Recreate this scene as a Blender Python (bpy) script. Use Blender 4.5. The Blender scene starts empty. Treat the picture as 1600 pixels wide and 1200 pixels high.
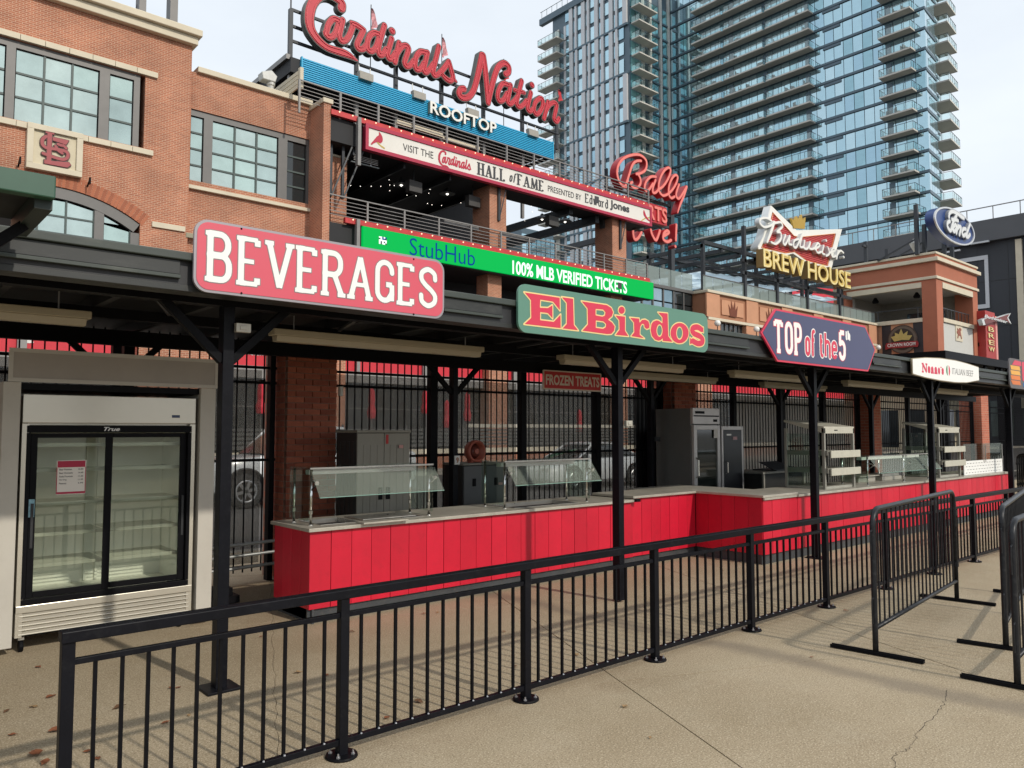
import bpy, math, random
import numpy as np
from mathutils import Vector, Matrix
random.seed(11)
SC = bpy.context.scene
COL = SC.collection

# ---------------------------------------------------------------- camera
F = 1210.0
PIT = math.atan(72 / 1210.0)
AZ = math.atan(1392 / math.hypot(1210, 72))
EYE = np.array([0.0, 0.0, 1.68])
cam_d = bpy.data.cameras.new('camera')
cam = bpy.data.objects.new('camera', cam_d)
COL.objects.link(cam)
cam.location = EYE
cam.rotation_euler = (math.pi / 2 + PIT, 0, AZ - math.pi / 2)
cam_d.sensor_width = 36
cam_d.lens = 36 * F / 1600
cam_d.clip_end = 3000
SC.camera = cam

# ---------------------------------------------------------------- sky, sun, exposure
SUN_EL, SUN_AZ = math.radians(34.5), math.radians(172.5)
w = bpy.data.worlds.new('World')
SC.world = w
w.use_nodes = True
nt = w.node_tree
nt.nodes.clear()
wo = nt.nodes.new('ShaderNodeOutputWorld')
bg = nt.nodes.new('ShaderNodeBackground')
sky = nt.nodes.new('ShaderNodeTexSky')
sky.sky_type = 'NISHITA'
sky.sun_disc = False
sky.sun_elevation = SUN_EL
sky.sun_rotation = SUN_AZ
sky.air_density = 1.2
sky.dust_density = 2.0
tc = nt.nodes.new('ShaderNodeTexCoord')
mp = nt.nodes.new('ShaderNodeMapping')
mp.inputs['Scale'].default_value = (1.0, 1.0, 3.2)
nz = nt.nodes.new('ShaderNodeTexNoise')
nz.inputs['Scale'].default_value = 2.1
nz.inputs['Detail'].default_value = 6
nz.inputs['Roughness'].default_value = .55
rp = nt.nodes.new('ShaderNodeMapRange')
rp.inputs['From Min'].default_value = .3
rp.inputs['From Max'].default_value = .62
rp.inputs['To Min'].default_value = .86
rp.inputs['To Max'].default_value = 1.0
mx = nt.nodes.new('ShaderNodeMix')
mx.data_type = 'RGBA'
mx.inputs['B'].default_value = (7.9, 8.5, 9.15, 1)
nt.links.new(tc.outputs['Generated'], mp.inputs['Vector'])
nt.links.new(mp.outputs[0], nz.inputs['Vector'])
nt.links.new(nz.outputs['Fac'], rp.inputs['Value'])
nt.links.new(rp.outputs[0], mx.inputs['Factor'])
nt.links.new(sky.outputs[0], mx.inputs['A'])
nt.links.new(mx.outputs['Result'], bg.inputs['Color'])
bg.inputs['Strength'].default_value = 0.1
nt.links.new(bg.outputs[0], wo.inputs[0])
sd = bpy.data.lights.new('sun', 'SUN')
sd.energy = 2.15
sd.angle = math.radians(1.4)
sd.color = (1.0, .93, .82)
sun = bpy.data.objects.new('sun', sd)
COL.objects.link(sun)
sv = Vector((math.sin(SUN_AZ) * math.cos(SUN_EL), math.cos(SUN_AZ) * math.cos(SUN_EL), math.sin(SUN_EL)))
sun.rotation_euler = sv.to_track_quat('Z', 'Y').to_euler()
sun.location = (0, -20, 40)
SC.view_settings.view_transform = 'Standard'
SC.view_settings.look = 'None'
SC.view_settings.exposure = 0.2
SC.view_settings.gamma = 1
SC.view_settings.use_curve_mapping = False
SC.cycles.max_bounces = 8
SC.cycles.transparent_max_bounces = 16
SC.cycles.caustics_reflective = False
SC.cycles.caustics_refractive = False
SC.cycles.sample_clamp_indirect = 6

# ---------------------------------------------------------------- measuring: a sight line met with a real plane
_fh = np.array([math.cos(AZ), math.sin(AZ), 0])
_rt = np.array([math.sin(AZ), -math.cos(AZ), 0])
_z = np.array([0, 0, 1.0])
_fw = _fh * math.cos(PIT) + _z * math.sin(PIT)
_up = -_fh * math.sin(PIT) + _z * math.cos(PIT)


def hit(px, py, ax, v):
    d = _fw + _rt * ((px - 800) / F) + _up * ((600 - py) / F)
    return EYE + d * ((v - EYE[ax]) / d[ax])


def hx(px, py, v): return hit(px, py, 0, v)
def hy(px, py, v): return hit(px, py, 1, v)
def hg(px, py, v=0.0): return hit(px, py, 2, v)
def zy(px, py, y): return hit(px, py, 1, y)[2]
PYREF = [660]      # image height at which plain column readings were taken


def xy(px, y, py=None): return hit(px, PYREF[0] if py is None else py, 1, y)[0]


# ---------------------------------------------------------------- things, parts
def thing(name, label, cat, loc=(0, 0, 0), group=None, rz=0.0):
    o = bpy.data.objects.new(name, None)
    COL.objects.link(o)
    o.location = loc
    o.rotation_euler = (0, 0, rz)
    o.empty_display_size = .2
    tag(o, label, cat, group)
    return o


def tag(o, label, cat, group=None):
    o['label'] = label
    o['category'] = cat
    if group:
        o['group'] = group
    return o


def rootloc(o):
    while o.parent:
        o = o.parent
    return np.array(o.location)


class M:
    """collects solids; build() links them as one mesh object"""

    def __init__(s):
        s.v, s.f = [], []

    def add(s, vs, fs):
        n = len(s.v)
        s.v += [tuple(map(float, p)) for p in vs]
        s.f += [tuple(i + n for i in f) for f in fs]
        return s

    def hexa(s, p):
        return s.add(p, [(0, 3, 2, 1), (4, 5, 6, 7), (0, 1, 5, 4), (1, 2, 6, 5), (2, 3, 7, 6), (3, 0, 4, 7)])

    def box(s, x0, x1, y0, y1, z0, z1):
        return s.hexa([(x0, y0, z0), (x1, y0, z0), (x1, y1, z0), (x0, y1, z0), (x0, y0, z1), (x1, y0, z1), (x1, y1, z1), (x0, y1, z1)])

    def bar(s, p, q, w_, h_, up=(0, 0, 1)):
        p, q, up = np.array(p, float), np.array(q, float), np.array(up, float)
        d = q - p
        d /= np.linalg.norm(d)
        if abs(d @ up) > .98:
            up = np.array([0, 1.0, 0])
        sx = np.cross(d, up)
        sx /= np.linalg.norm(sx)
        sz = np.cross(sx, d)
        a, b = sx * w_ / 2, sz * h_ / 2
        return s.hexa([p - a - b, p + a - b, q + a - b, q - a - b, p - a + b, p + a + b, q + a + b, q - a + b])

    def tube(s, pts, r, n=8, closed=False):
        pts = [np.array(p, float) for p in pts]
        m = len(pts)
        rs = r if hasattr(r, '__len__') else [r] * m
        T = []
        for i in range(m):
            a = pts[(i - 1) % m] if (closed or i > 0) else pts[i]
            b = pts[(i + 1) % m] if (closed or i < m - 1) else pts[i]
            t = b - a
            T.append(t / max(np.linalg.norm(t), 1e-9))
        u = np.cross(T[0], (0, 0, 1))
        if np.linalg.norm(u) < .1:
            u = np.cross(T[0], (1, 0, 0))
        u /= np.linalg.norm(u)
        vs, fs = [], []
        for i in range(m):
            u = u - T[i] * (u @ T[i])
            u /= np.linalg.norm(u)
            w2 = np.cross(T[i], u)
            for k in range(n):
                a = 2 * math.pi * k / n
                vs.append(pts[i] + (u * math.cos(a) + w2 * math.sin(a)) * rs[i])
        for i in range(m if closed else m - 1):
            j = (i + 1) % m
            for k in range(n):
                l = (k + 1) % n
                fs.append((i * n + k, i * n + l, j * n + l, j * n + k))
        if not closed:
            fs.append(tuple(range(n - 1, -1, -1)))
            fs.append(tuple((m - 1) * n + k for k in range(n)))
        return s.add(vs, fs)

    def prism(s, poly, vec):
        n = len(poly)
        vec = np.array(vec, float)
        vs = [np.array(p, float) for p in poly] + [np.array(p, float) + vec for p in poly]
        fs = [tuple(range(n))[::-1], tuple(range(n, 2 * n))]
        fs += [(i, (i + 1) % n, n + (i + 1) % n, n + i) for i in range(n)]
        return s.add(vs, fs)

    def lathe(s, prof, c=(0, 0, 0), n=16, ax='z'):
        vs, fs = [], []
        for r, z in prof:
            for k in range(n):
                a = 2 * math.pi * k / n
                p = (r * math.cos(a), r * math.sin(a), z)
                if ax == 'y':
                    p = (p[0], -p[2], p[1])
                if ax == 'x':
                    p = (-p[2], p[0], p[1])
                vs.append((c[0] + p[0], c[1] + p[1], c[2] + p[2]))
        m = len(prof)
        for i in range(m - 1):
            for k in range(n):
                l = (k + 1) % n
                fs.append((i * n + k, i * n + l, i * n + n + l, i * n + n + k))
        fs.append(tuple(range(n - 1, -1, -1)))
        fs.append(tuple((m - 1) * n + k for k in range(n)))
        return s.add(vs, fs)

    def quad(s, a, b, c, d):
        return s.add([a, b, c, d], [(0, 1, 2, 3)])

    def mesh(s, name, mt, smooth=False, org=(0, 0, 0)):
        me = bpy.data.meshes.new(name)
        o = np.array(org, float)
        me.from_pydata([tuple(np.array(p) - o) for p in s.v], [], s.f)
        if smooth:
            me.polygons.foreach_set('use_smooth', [True] * len(me.polygons))
        me.materials.append(mt)
        me.update()
        return me

    def build(s, name, mt, parent=None, bev=0, smooth=False, local=False, kind=None, label=None):
        org = (0, 0, 0) if (local or parent is None) else rootloc(parent)
        return put(name, s.mesh(name, mt, smooth, org), parent, bev=bev, kind=kind, label=label, smooth=smooth)


def put(name, me, parent=None, loc=None, bev=0, kind=None, label=None, smooth=False):
    o = bpy.data.objects.new(name, me)
    COL.objects.link(o)
    if parent is not None:
        o.parent = parent
        if loc is not None:
            o.location = np.array(loc, float) - rootloc(parent)
    elif loc is not None:
        o.location = loc
    if bev:
        b = o.modifiers.new('bevel', 'BEVEL')
        b.width = bev
        b.segments = 2
        b.limit_method = 'ANGLE'
        b.angle_limit = .6
        b.harden_normals = False
    if smooth:
        for p in me.polygons:
            p.use_smooth = True
    if kind:
        o['kind'] = kind
    if label:
        o['label'] = label
    return o


def single(m, name, mt, label, cat, group=None, bev=0, smooth=False):
    """a thing that is one mesh; origin at its base centre"""
    a = np.array(m.v)
    c = (a.min(0) + a.max(0)) / 2
    c[2] = a[:, 2].min()
    o = put(name, m.mesh(name, mt, smooth, c), None, c, bev=bev, smooth=smooth)
    return tag(o, label, cat, group)


def dup(o, loc=None, rz=None, label=None):
    c = o.copy()
    COL.objects.link(c)
    if loc is not None:
        c.location = loc
    if rz is not None:
        c.rotation_euler = (0, 0, rz)
    if label:
        c['label'] = label

    def kids(a, b):
        for ch in list(a.children):
            d = ch.copy()
            COL.objects.link(d)
            d.parent = b
            kids(ch, d)
    kids(o, c)
    return c


# ---------------------------------------------------------------- materials
def mat(name, col, rough=.5, metal=0.0, var=.12, scale=4.0, bump=0.0, bscale=80.0, spec=.5, emit=0, ecol=None,
        trans=0.0, alpha=1.0, coat=0, dirt=0.0, dirtcol=(.1, .08, .05), co='Object', stretch=None, rvar=.0):
    m = bpy.data.materials.new(name)
    m.use_nodes = True
    t = m.node_tree
    b = t.nodes['Principled BSDF']
    b.inputs['Base Color'].default_value = (*col, 1)
    b.inputs['Roughness'].default_value = rough
    b.inputs['Metallic'].default_value = metal
    b.inputs['Specular IOR Level'].default_value = spec
    if coat:
        b.inputs['Coat Weight'].default_value = coat
        b.inputs['Coat Roughness'].default_value = .08
    if trans:
        b.inputs['Transmission Weight'].default_value = trans
    if alpha < 1:
        b.inputs['Alpha'].default_value = alpha
    if emit:
        b.inputs['Emission Color'].default_value = (*(ecol or col), 1)
        b.inputs['Emission Strength'].default_value = emit
    tcn = t.nodes.new('ShaderNodeTexCoord')
    src = tcn.outputs[co]
    if stretch:
        mpn = t.nodes.new('ShaderNodeMapping')
        mpn.inputs['Scale'].default_value = stretch
        t.links.new(src, mpn.inputs[0])
        src = mpn.outputs[0]
    out = None
    if var:
        n = t.nodes.new('ShaderNodeTexNoise')
        n.inputs['Scale'].default_value = scale
        n.inputs['Detail'].default_value = 7
        n.inputs['Roughness'].default_value = .62
        t.links.new(src, n.inputs['Vector'])
        mr = t.nodes.new('ShaderNodeMapRange')
        mr.inputs['From Min'].default_value = .28
        mr.inputs['From Max'].default_value = .72
        mr.inputs['To Min'].default_value = 1 - var
        mr.inputs['To Max'].default_value = 1 + var
        t.links.new(n.outputs['Fac'], mr.inputs['Value'])
        vm = t.nodes.new('ShaderNodeVectorMath')
        vm.operation = 'SCALE'
        vm.inputs[0].default_value = col
        t.links.new(mr.outputs[0], vm.inputs['Scale'])
        out = vm.outputs[0]
        if rvar:
            m2 = t.nodes.new('ShaderNodeMapRange')
            m2.inputs['From Min'].default_value = .3
            m2.inputs['From Max'].default_value = .7
            m2.inputs['To Min'].default_value = max(rough - rvar, .02)
            m2.inputs['To Max'].default_value = rough + rvar
            t.links.new(n.outputs['Fac'], m2.inputs['Value'])
            t.links.new(m2.outputs[0], b.inputs['Roughness'])
    if dirt:
        n2 = t.nodes.new('ShaderNodeTexNoise')
        n2.inputs['Scale'].default_value = scale * 3.7
        n2.inputs['Detail'].default_value = 9
        n2.inputs['Roughness'].default_value = .75
        t.links.new(src, n2.inputs['Vector'])
        m3 = t.nodes.new('ShaderNodeMapRange')
        m3.inputs['From Min'].default_value = .52
        m3.inputs['From Max'].default_value = .72
        m3.inputs['To Min'].default_value = 0
        m3.inputs['To Max'].default_value = dirt
        t.links.new(n2.outputs['Fac'], m3.inputs['Value'])
        mxn = t.nodes.new('ShaderNodeMix')
        mxn.data_type = 'RGBA'
        mxn.inputs['A'].default_value = (*col, 1)
        mxn.inputs['B'].default_value = (*dirtcol, 1)
        t.links.new(m3.outputs[0], mxn.inputs['Factor'])
        if out is not None:
            t.links.new(out, mxn.inputs['A'])
        out = mxn.outputs['Result']
    if out is not None:
        t.links.new(out, b.inputs['Base Color'])
        if emit and not ecol:
            t.links.new(out, b.inputs['Emission Color'])
    if bump:
        n3 = t.nodes.new('ShaderNodeTexNoise')
        n3.inputs['Scale'].default_value = bscale
        n3.inputs['Detail'].default_value = 4
        t.links.new(src, n3.inputs['Vector'])
        bn = t.nodes.new('ShaderNodeBump')
        bn.inputs['Strength'].default_value = bump
        bn.inputs['Distance'].default_value = .01
        t.links.new(n3.outputs['Fac'], bn.inputs['Height'])
        t.links.new(bn.outputs[0], b.inputs['Normal'])
    return m


def clear_glass(name, tint=(.8, .92, .88), face=.06, rough=.02):
    """thin pane: mostly see-through, with a clean mirror reflection growing at grazing angles"""
    m = bpy.data.materials.new(name)
    m.use_nodes = True
    t = m.node_tree
    t.nodes.clear()
    o = t.nodes.new('ShaderNodeOutputMaterial')
    tr = t.nodes.new('ShaderNodeBsdfTransparent')
    tr.inputs[0].default_value = (*tint, 1)
    gl = t.nodes.new('ShaderNodeBsdfGlossy')
    gl.inputs['Roughness'].default_value = rough
    gl.inputs['Color'].default_value = (.95, 1, .98, 1)
    lw = t.nodes.new('ShaderNodeLayerWeight')
    lw.inputs['Blend'].default_value = .5
    pw = t.nodes.new('ShaderNodeMath')
    pw.operation = 'POWER'
    pw.inputs[1].default_value = 4.0
    ad = t.nodes.new('ShaderNodeMath')
    ad.operation = 'MULTIPLY_ADD'
    ad.inputs[1].default_value = .8
    ad.inputs[2].default_value = face
    mxs = t.nodes.new('ShaderNodeMixShader')
    t.links.new(lw.outputs['Facing'], pw.inputs[0])
    t.links.new(pw.outputs[0], ad.inputs[0])
    t.links.new(ad.outputs[0], mxs.inputs[0])
    t.links.new(tr.outputs[0], mxs.inputs[1])
    t.links.new(gl.outputs[0], mxs.inputs[2])
    t.links.new(mxs.outputs[0], o.inputs[0])
    return m


def film(name, col, opacity):
    """woven or tinted sheet that lets part of the view through"""
    m = bpy.data.materials.new(name)
    m.use_nodes = True
    t = m.node_tree
    t.nodes.clear()
    o = t.nodes.new('ShaderNodeOutputMaterial')
    tr = t.nodes.new('ShaderNodeBsdfTransparent')
    df = t.nodes.new('ShaderNodeBsdfPrincipled')
    df.inputs['Base Color'].default_value = (*col, 1)
    df.inputs['Roughness'].default_value = .4
    mxs = t.nodes.new('ShaderNodeMixShader')
    mxs.inputs[0].default_value = opacity
    t.links.new(tr.outputs[0], mxs.inputs[1])
    t.links.new(df.outputs[0], mxs.inputs[2])
    t.links.new(mxs.outputs[0], o.inputs[0])
    return m


def brick_mat(name, c1, c2, mortar, bw=.203, bh=.068, ax='xz', msize=.055, var=.15):
    """far brickwork: courses too small to pick apart, as colour and fine relief"""
    m = bpy.data.materials.new(name)
    m.use_nodes = True
    t = m.node_tree
    b = t.nodes['Principled BSDF']
    b.inputs['Roughness'].default_value = .85
    g = t.nodes.new('ShaderNodeNewGeometry')
    sp = t.nodes.new('ShaderNodeSeparateXYZ')
    t.links.new(g.outputs['Position'], sp.inputs[0])
    cb = t.nodes.new('ShaderNodeCombineXYZ')
    ad = t.nodes.new('ShaderNodeMath')
    ad.operation = 'ADD'
    t.links.new(sp.outputs['X'], ad.inputs[0])
    t.links.new(sp.outputs['Y'], ad.inputs[1])
    t.links.new(ad.outputs[0], cb.inputs['X'])
    t.links.new(sp.outputs['Z'], cb.inputs['Y'])
    br = t.nodes.new('ShaderNodeTexBrick')
    br.inputs['Scale'].default_value = 1.0
    br.inputs['Brick Width'].default_value = bw
    br.inputs['Row Height'].default_value = bh
    br.inputs['Mortar Size'].default_value = bh * msize
    br.inputs['Mortar Smooth'].default_value = .3
    br.inputs['Bias'].default_value = 0
    br.inputs['Color1'].default_value = (*c1, 1)
    br.inputs['Color2'].default_value = (*c2, 1)
    br.inputs['Mortar'].default_value = (*mortar, 1)
    t.links.new(cb.outputs[0], br.inputs['Vector'])
    n = t.nodes.new('ShaderNodeTexNoise')
    n.inputs['Scale'].default_value = .8
    n.inputs['Detail'].default_value = 6
    t.links.new(g.outputs['Position'], n.inputs['Vector'])
    mr = t.nodes.new('ShaderNodeMapRange')
    mr.inputs['From Min'].default_value = .3
    mr.inputs['From Max'].default_value = .7
    mr.inputs['To Min'].default_value = 1 - var
    mr.inputs['To Max'].default_value = 1 + var
    t.links.new(n.outputs['Fac'], mr.inputs['Value'])
    vm = t.nodes.new('ShaderNodeVectorMath')
    vm.operation = 'SCALE'
    t.links.new(br.outputs['Color'], vm.inputs[0])
    t.links.new(mr.outputs[0], vm.inputs['Scale'])
    t.links.new(vm.outputs[0], b.inputs['Base Color'])
    bn = t.nodes.new('ShaderNodeBump')
    bn.inputs['Strength'].default_value = .4
    bn.inputs['Distance'].default_value = .01
    bn.invert = True
    t.links.new(br.outputs['Fac'], bn.inputs['Height'])
    t.links.new(bn.outputs[0], b.inputs['Normal'])
    return m


BLACK = mat('black_paint', (.005, .005, .0065), .5, spec=.1, var=.25, scale=9, dirt=.08, dirtcol=(.04, .036, .03), bump=.05, bscale=60)
BLACKW = mat('worn_black_paint', (.0055, .0058, .0085), .42, spec=.14, var=.3, scale=6, dirt=.14, dirtcol=(.06, .06, .06), bump=.06, bscale=40)
DARK = mat('dark_steel', (.02, .021, .024), .5, var=.2)
CHAR = mat('charcoal_steel', (.045, .047, .052), .45, var=.12)
STEEL = mat('brushed_stainless', (.52, .5, .46), .32, .85, var=.08, scale=3, rvar=.1)
STEELD = mat('dull_stainless', (.50, .47, .40), .42, .35, var=.14, scale=4, dirt=.3, dirtcol=(.15, .14, .11), rvar=.1)
CHROME = mat('chrome', (.75, .75, .74), .15, 1.0, var=0)
GALV = mat('galvanised_bolt', (.5, .5, .52), .35, .8, var=0)
BAR_STEEL = mat('barrier_steel', (.016, .017, .02), .38, .3, spec=.3, var=.2, scale=7, dirt=.3, dirtcol=(.12, .12, .125))
REDP = mat('red_counter_paint', (.6, .009, .033), .42, var=.09, scale=2.2, dirt=.3, dirtcol=(.33, .012, .02), bump=.05, bscale=30)
REDP2 = mat('red_counter_paint_b', (.56, .008, .03), .45, var=.09, scale=1.7, dirt=.35, dirtcol=(.3, .012, .02), bump=.05, bscale=30)
REDP3 = mat('red_counter_paint_c', (.64, .012, .038), .4, var=.09, scale=2.7, dirt=.25, dirtcol=(.36, .02, .03), bump=.05, bscale=30)
CREAM = mat('cream_stone', (.62, .55, .42), .8, var=.08, scale=1.2, bump=.1, bscale=30)
WHITEP = mat('white_paint', (.78, .77, .73), .5, var=.05)
LIGHTP = mat('pale_grey_panel', (.52, .49, .43), .5, var=.06, scale=1.5, dirt=.08)
# ---------------------------------------------------------------- lettering: outlines of stroke skeletons, filled and given depth
def smooth_pts(pts, k=6, closed=False):
    """Catmull-Rom through points; extra columns (radius) are carried along"""
    P = [np.array(p, float) for p in pts]
    n = len(P)
    if n < 3:
        return P
    out = []
    for i in range(n if closed else n - 1):
        a, b, c, d = (P[(i - 1) % n], P[i], P[(i + 1) % n], P[(i + 2) % n]) if closed else \
            (P[max(i - 1, 0)], P[i], P[i + 1], P[min(i + 2, n - 1)])
        for j in range(k):
            t = j / k
            out.append(.5 * (2 * b + (c - a) * t + (2 * a - 5 * b + 4 * c - d) * t * t + (3 * b - a - 3 * c + d) * t ** 3))
    if not closed:
        out.append(P[-1])
    return out


def sd_cap(X, Yv, pts, r):
    """distance to a stroke; each point may carry its own radius factor"""
    D = np.full(X.shape, 1e9)
    for p, q in zip(pts[:-1], pts[1:]):
        dx, dy = q[0] - p[0], q[1] - p[1]
        L = dx * dx + dy * dy + 1e-12
        t = np.clip(((X - p[0]) * dx + (Yv - p[1]) * dy) / L, 0, 1)
        rp_ = p[2] if len(p) > 2 else 1
        rq = q[2] if len(q) > 2 else 1
        D = np.minimum(D, np.hypot(X - p[0] - t * dx, Yv - p[1] - t * dy) - r * (rp_ + (rq - rp_) * t))
    return D


def sd_box(X, Yv, p, q, r):
    dx, dy = q[0] - p[0], q[1] - p[1]
    L = math.hypot(dx, dy)
    ux, uy = dx / L, dy / L
    a = (X - (p[0] + q[0]) / 2) * ux + (Yv - (p[1] + q[1]) / 2) * uy
    b = -(X - (p[0] + q[0]) / 2) * uy + (Yv - (p[1] + q[1]) / 2) * ux
    a, b = np.abs(a) - L / 2, np.abs(b) - r
    return np.hypot(np.maximum(a, 0), np.maximum(b, 0)) + np.minimum(np.maximum(a, b), 0)


def sd_poly(X, Yv, pts):
    D = np.full(X.shape, 1e9)
    ins = np.zeros(X.shape, bool)
    n = len(pts)
    for i in range(n):
        p, q = pts[i], pts[(i + 1) % n]
        dx, dy = q[0] - p[0], q[1] - p[1]
        L = dx * dx + dy * dy + 1e-12
        t = np.clip(((X - p[0]) * dx + (Yv - p[1]) * dy) / L, 0, 1)
        D = np.minimum(D, np.hypot(X - p[0] - t * dx, Yv - p[1] - t * dy))
        if abs(dy) > 1e-12:
            c = (p[1] > Yv) != (q[1] > Yv)
            ins ^= c & (X < (q[0] - p[0]) * (Yv - p[1]) / dy + p[0])
    return np.where(ins, -D, D)


def smin(a, b, k):
    if k <= 0:
        return np.minimum(a, b)
    h = np.clip(.5 + .5 * (b - a) / k, 0, 1)
    return b + (a - b) * h - k * h * (1 - h)


def loops(D, x0, y0, hs, level=0.0):
    """closed iso-lines of a sampled field (marching squares), lightly thinned"""
    D = D - level
    ny, nx = D.shape
    S = D < 0
    seg = {}

    def pt(key):
        k, i, j = key
        if k == 'h':
            a, b = D[i, j], D[i, j + 1]
            return (x0 + (j + a / (a - b)) * hs, y0 + i * hs)
        a, b = D[i, j], D[i + 1, j]
        return (x0 + j * hs, y0 + (i + a / (a - b)) * hs)
    code = S[:-1, :-1] * 1 + S[:-1, 1:] * 2 + S[1:, 1:] * 4 + S[1:, :-1] * 8
    T = {1: [(3, 0)], 2: [(0, 1)], 3: [(3, 1)], 4: [(1, 2)], 5: [(3, 2), (1, 0)], 6: [(0, 2)], 7: [(3, 2)], 8: [(2, 3)],
         9: [(2, 0)], 10: [(0, 3), (2, 1)], 11: [(2, 1)], 12: [(1, 3)], 13: [(1, 0)], 14: [(0, 3)]}
    for i, j in zip(*np.nonzero((code > 0) & (code < 15))):
        e = [('h', i, j), ('v', i, j + 1), ('h', i + 1, j), ('v', i, j)]
        for a, b in T[int(code[i, j])]:
            seg[e[a]] = e[b]
    out = []
    while seg:
        k0, k = next(iter(seg.items()))
        del seg[k0]
        ring = [k0]
        while k in seg:
            ring.append(k)
            k = seg.pop(k)
        P = [pt(q) for q in ring]
        # thin out nearly straight runs
        Q = [P[0]]
        i = 0
        n = len(P)
        while i < n - 1:
            j = i + 1
            while j + 1 < n and j - i < 14:
                a, b = np.array(P[i]), np.array(P[j + 1])
                d = b - a
                L = np.hypot(*d) + 1e-12
                if max(abs((P[m][0] - a[0]) * d[1] - (P[m][1] - a[1]) * d[0]) / L for m in range(i + 1, j + 1)) > hs * .16:
                    break
                j += 1
            Q.append(P[j])
            i = j
        if len(Q) > 3:
            out.append(Q[:-1] if Q[0] == Q[-1] else Q)
    return out


class Shape:
    """a flat figure made of strokes, boxes and outlines; field sampled once, cut at any offset"""

    def __init__(s, bb, hs, k=0.0):
        s.x0, s.y0, s.hs, s.k = bb[0], bb[2], hs, k
        xs = np.arange(bb[0], bb[1] + hs, hs)
        ys = np.arange(bb[2], bb[3] + hs, hs)
        s.X, s.Y = np.meshgrid(xs, ys)
        s.D = np.full(s.X.shape, 1e3)

    def _in(s, d): s.D = smin(s.D, d, s.k)
    def cap(s, pts, r): s._in(sd_cap(s.X, s.Y, pts, r)); return s
    def bx(s, p, q, r): s._in(sd_box(s.X, s.Y, p, q, r)); return s
    def poly(s, pts): s._in(sd_poly(s.X, s.Y, pts)); return s
    def cut(s, pts): s.D = np.maximum(s.D, -sd_poly(s.X, s.Y, pts)); return s
    def loops(s, level=0.0): return loops(s.D, s.x0, s.y0, s.hs, level)


def arc(cx, cy, rx, ry, a0, a1, n=10):
    return [(cx + rx * math.cos(math.radians(a0 + (a1 - a0) * i / n)), cy + ry * math.sin(math.radians(a0 + (a1 - a0) * i / n))) for i in range(n + 1)]


# skeleton letters: width, straight strokes, curved strokes, serif spots (x, y)
def bowl(x0, x1, y0, y1, rr=.22):
    rx = min(rr, (x1 - x0))
    ry = min(rr * 1.0, (y1 - y0) / 2)
    return [(x0, y1)] + arc(x1 - rx, y1 - ry, rx, ry, 90, 0, 6) + arc(x1 - rx, y0 + ry, rx, ry, 0, -90, 6) + [(x0, y0)]


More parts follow.
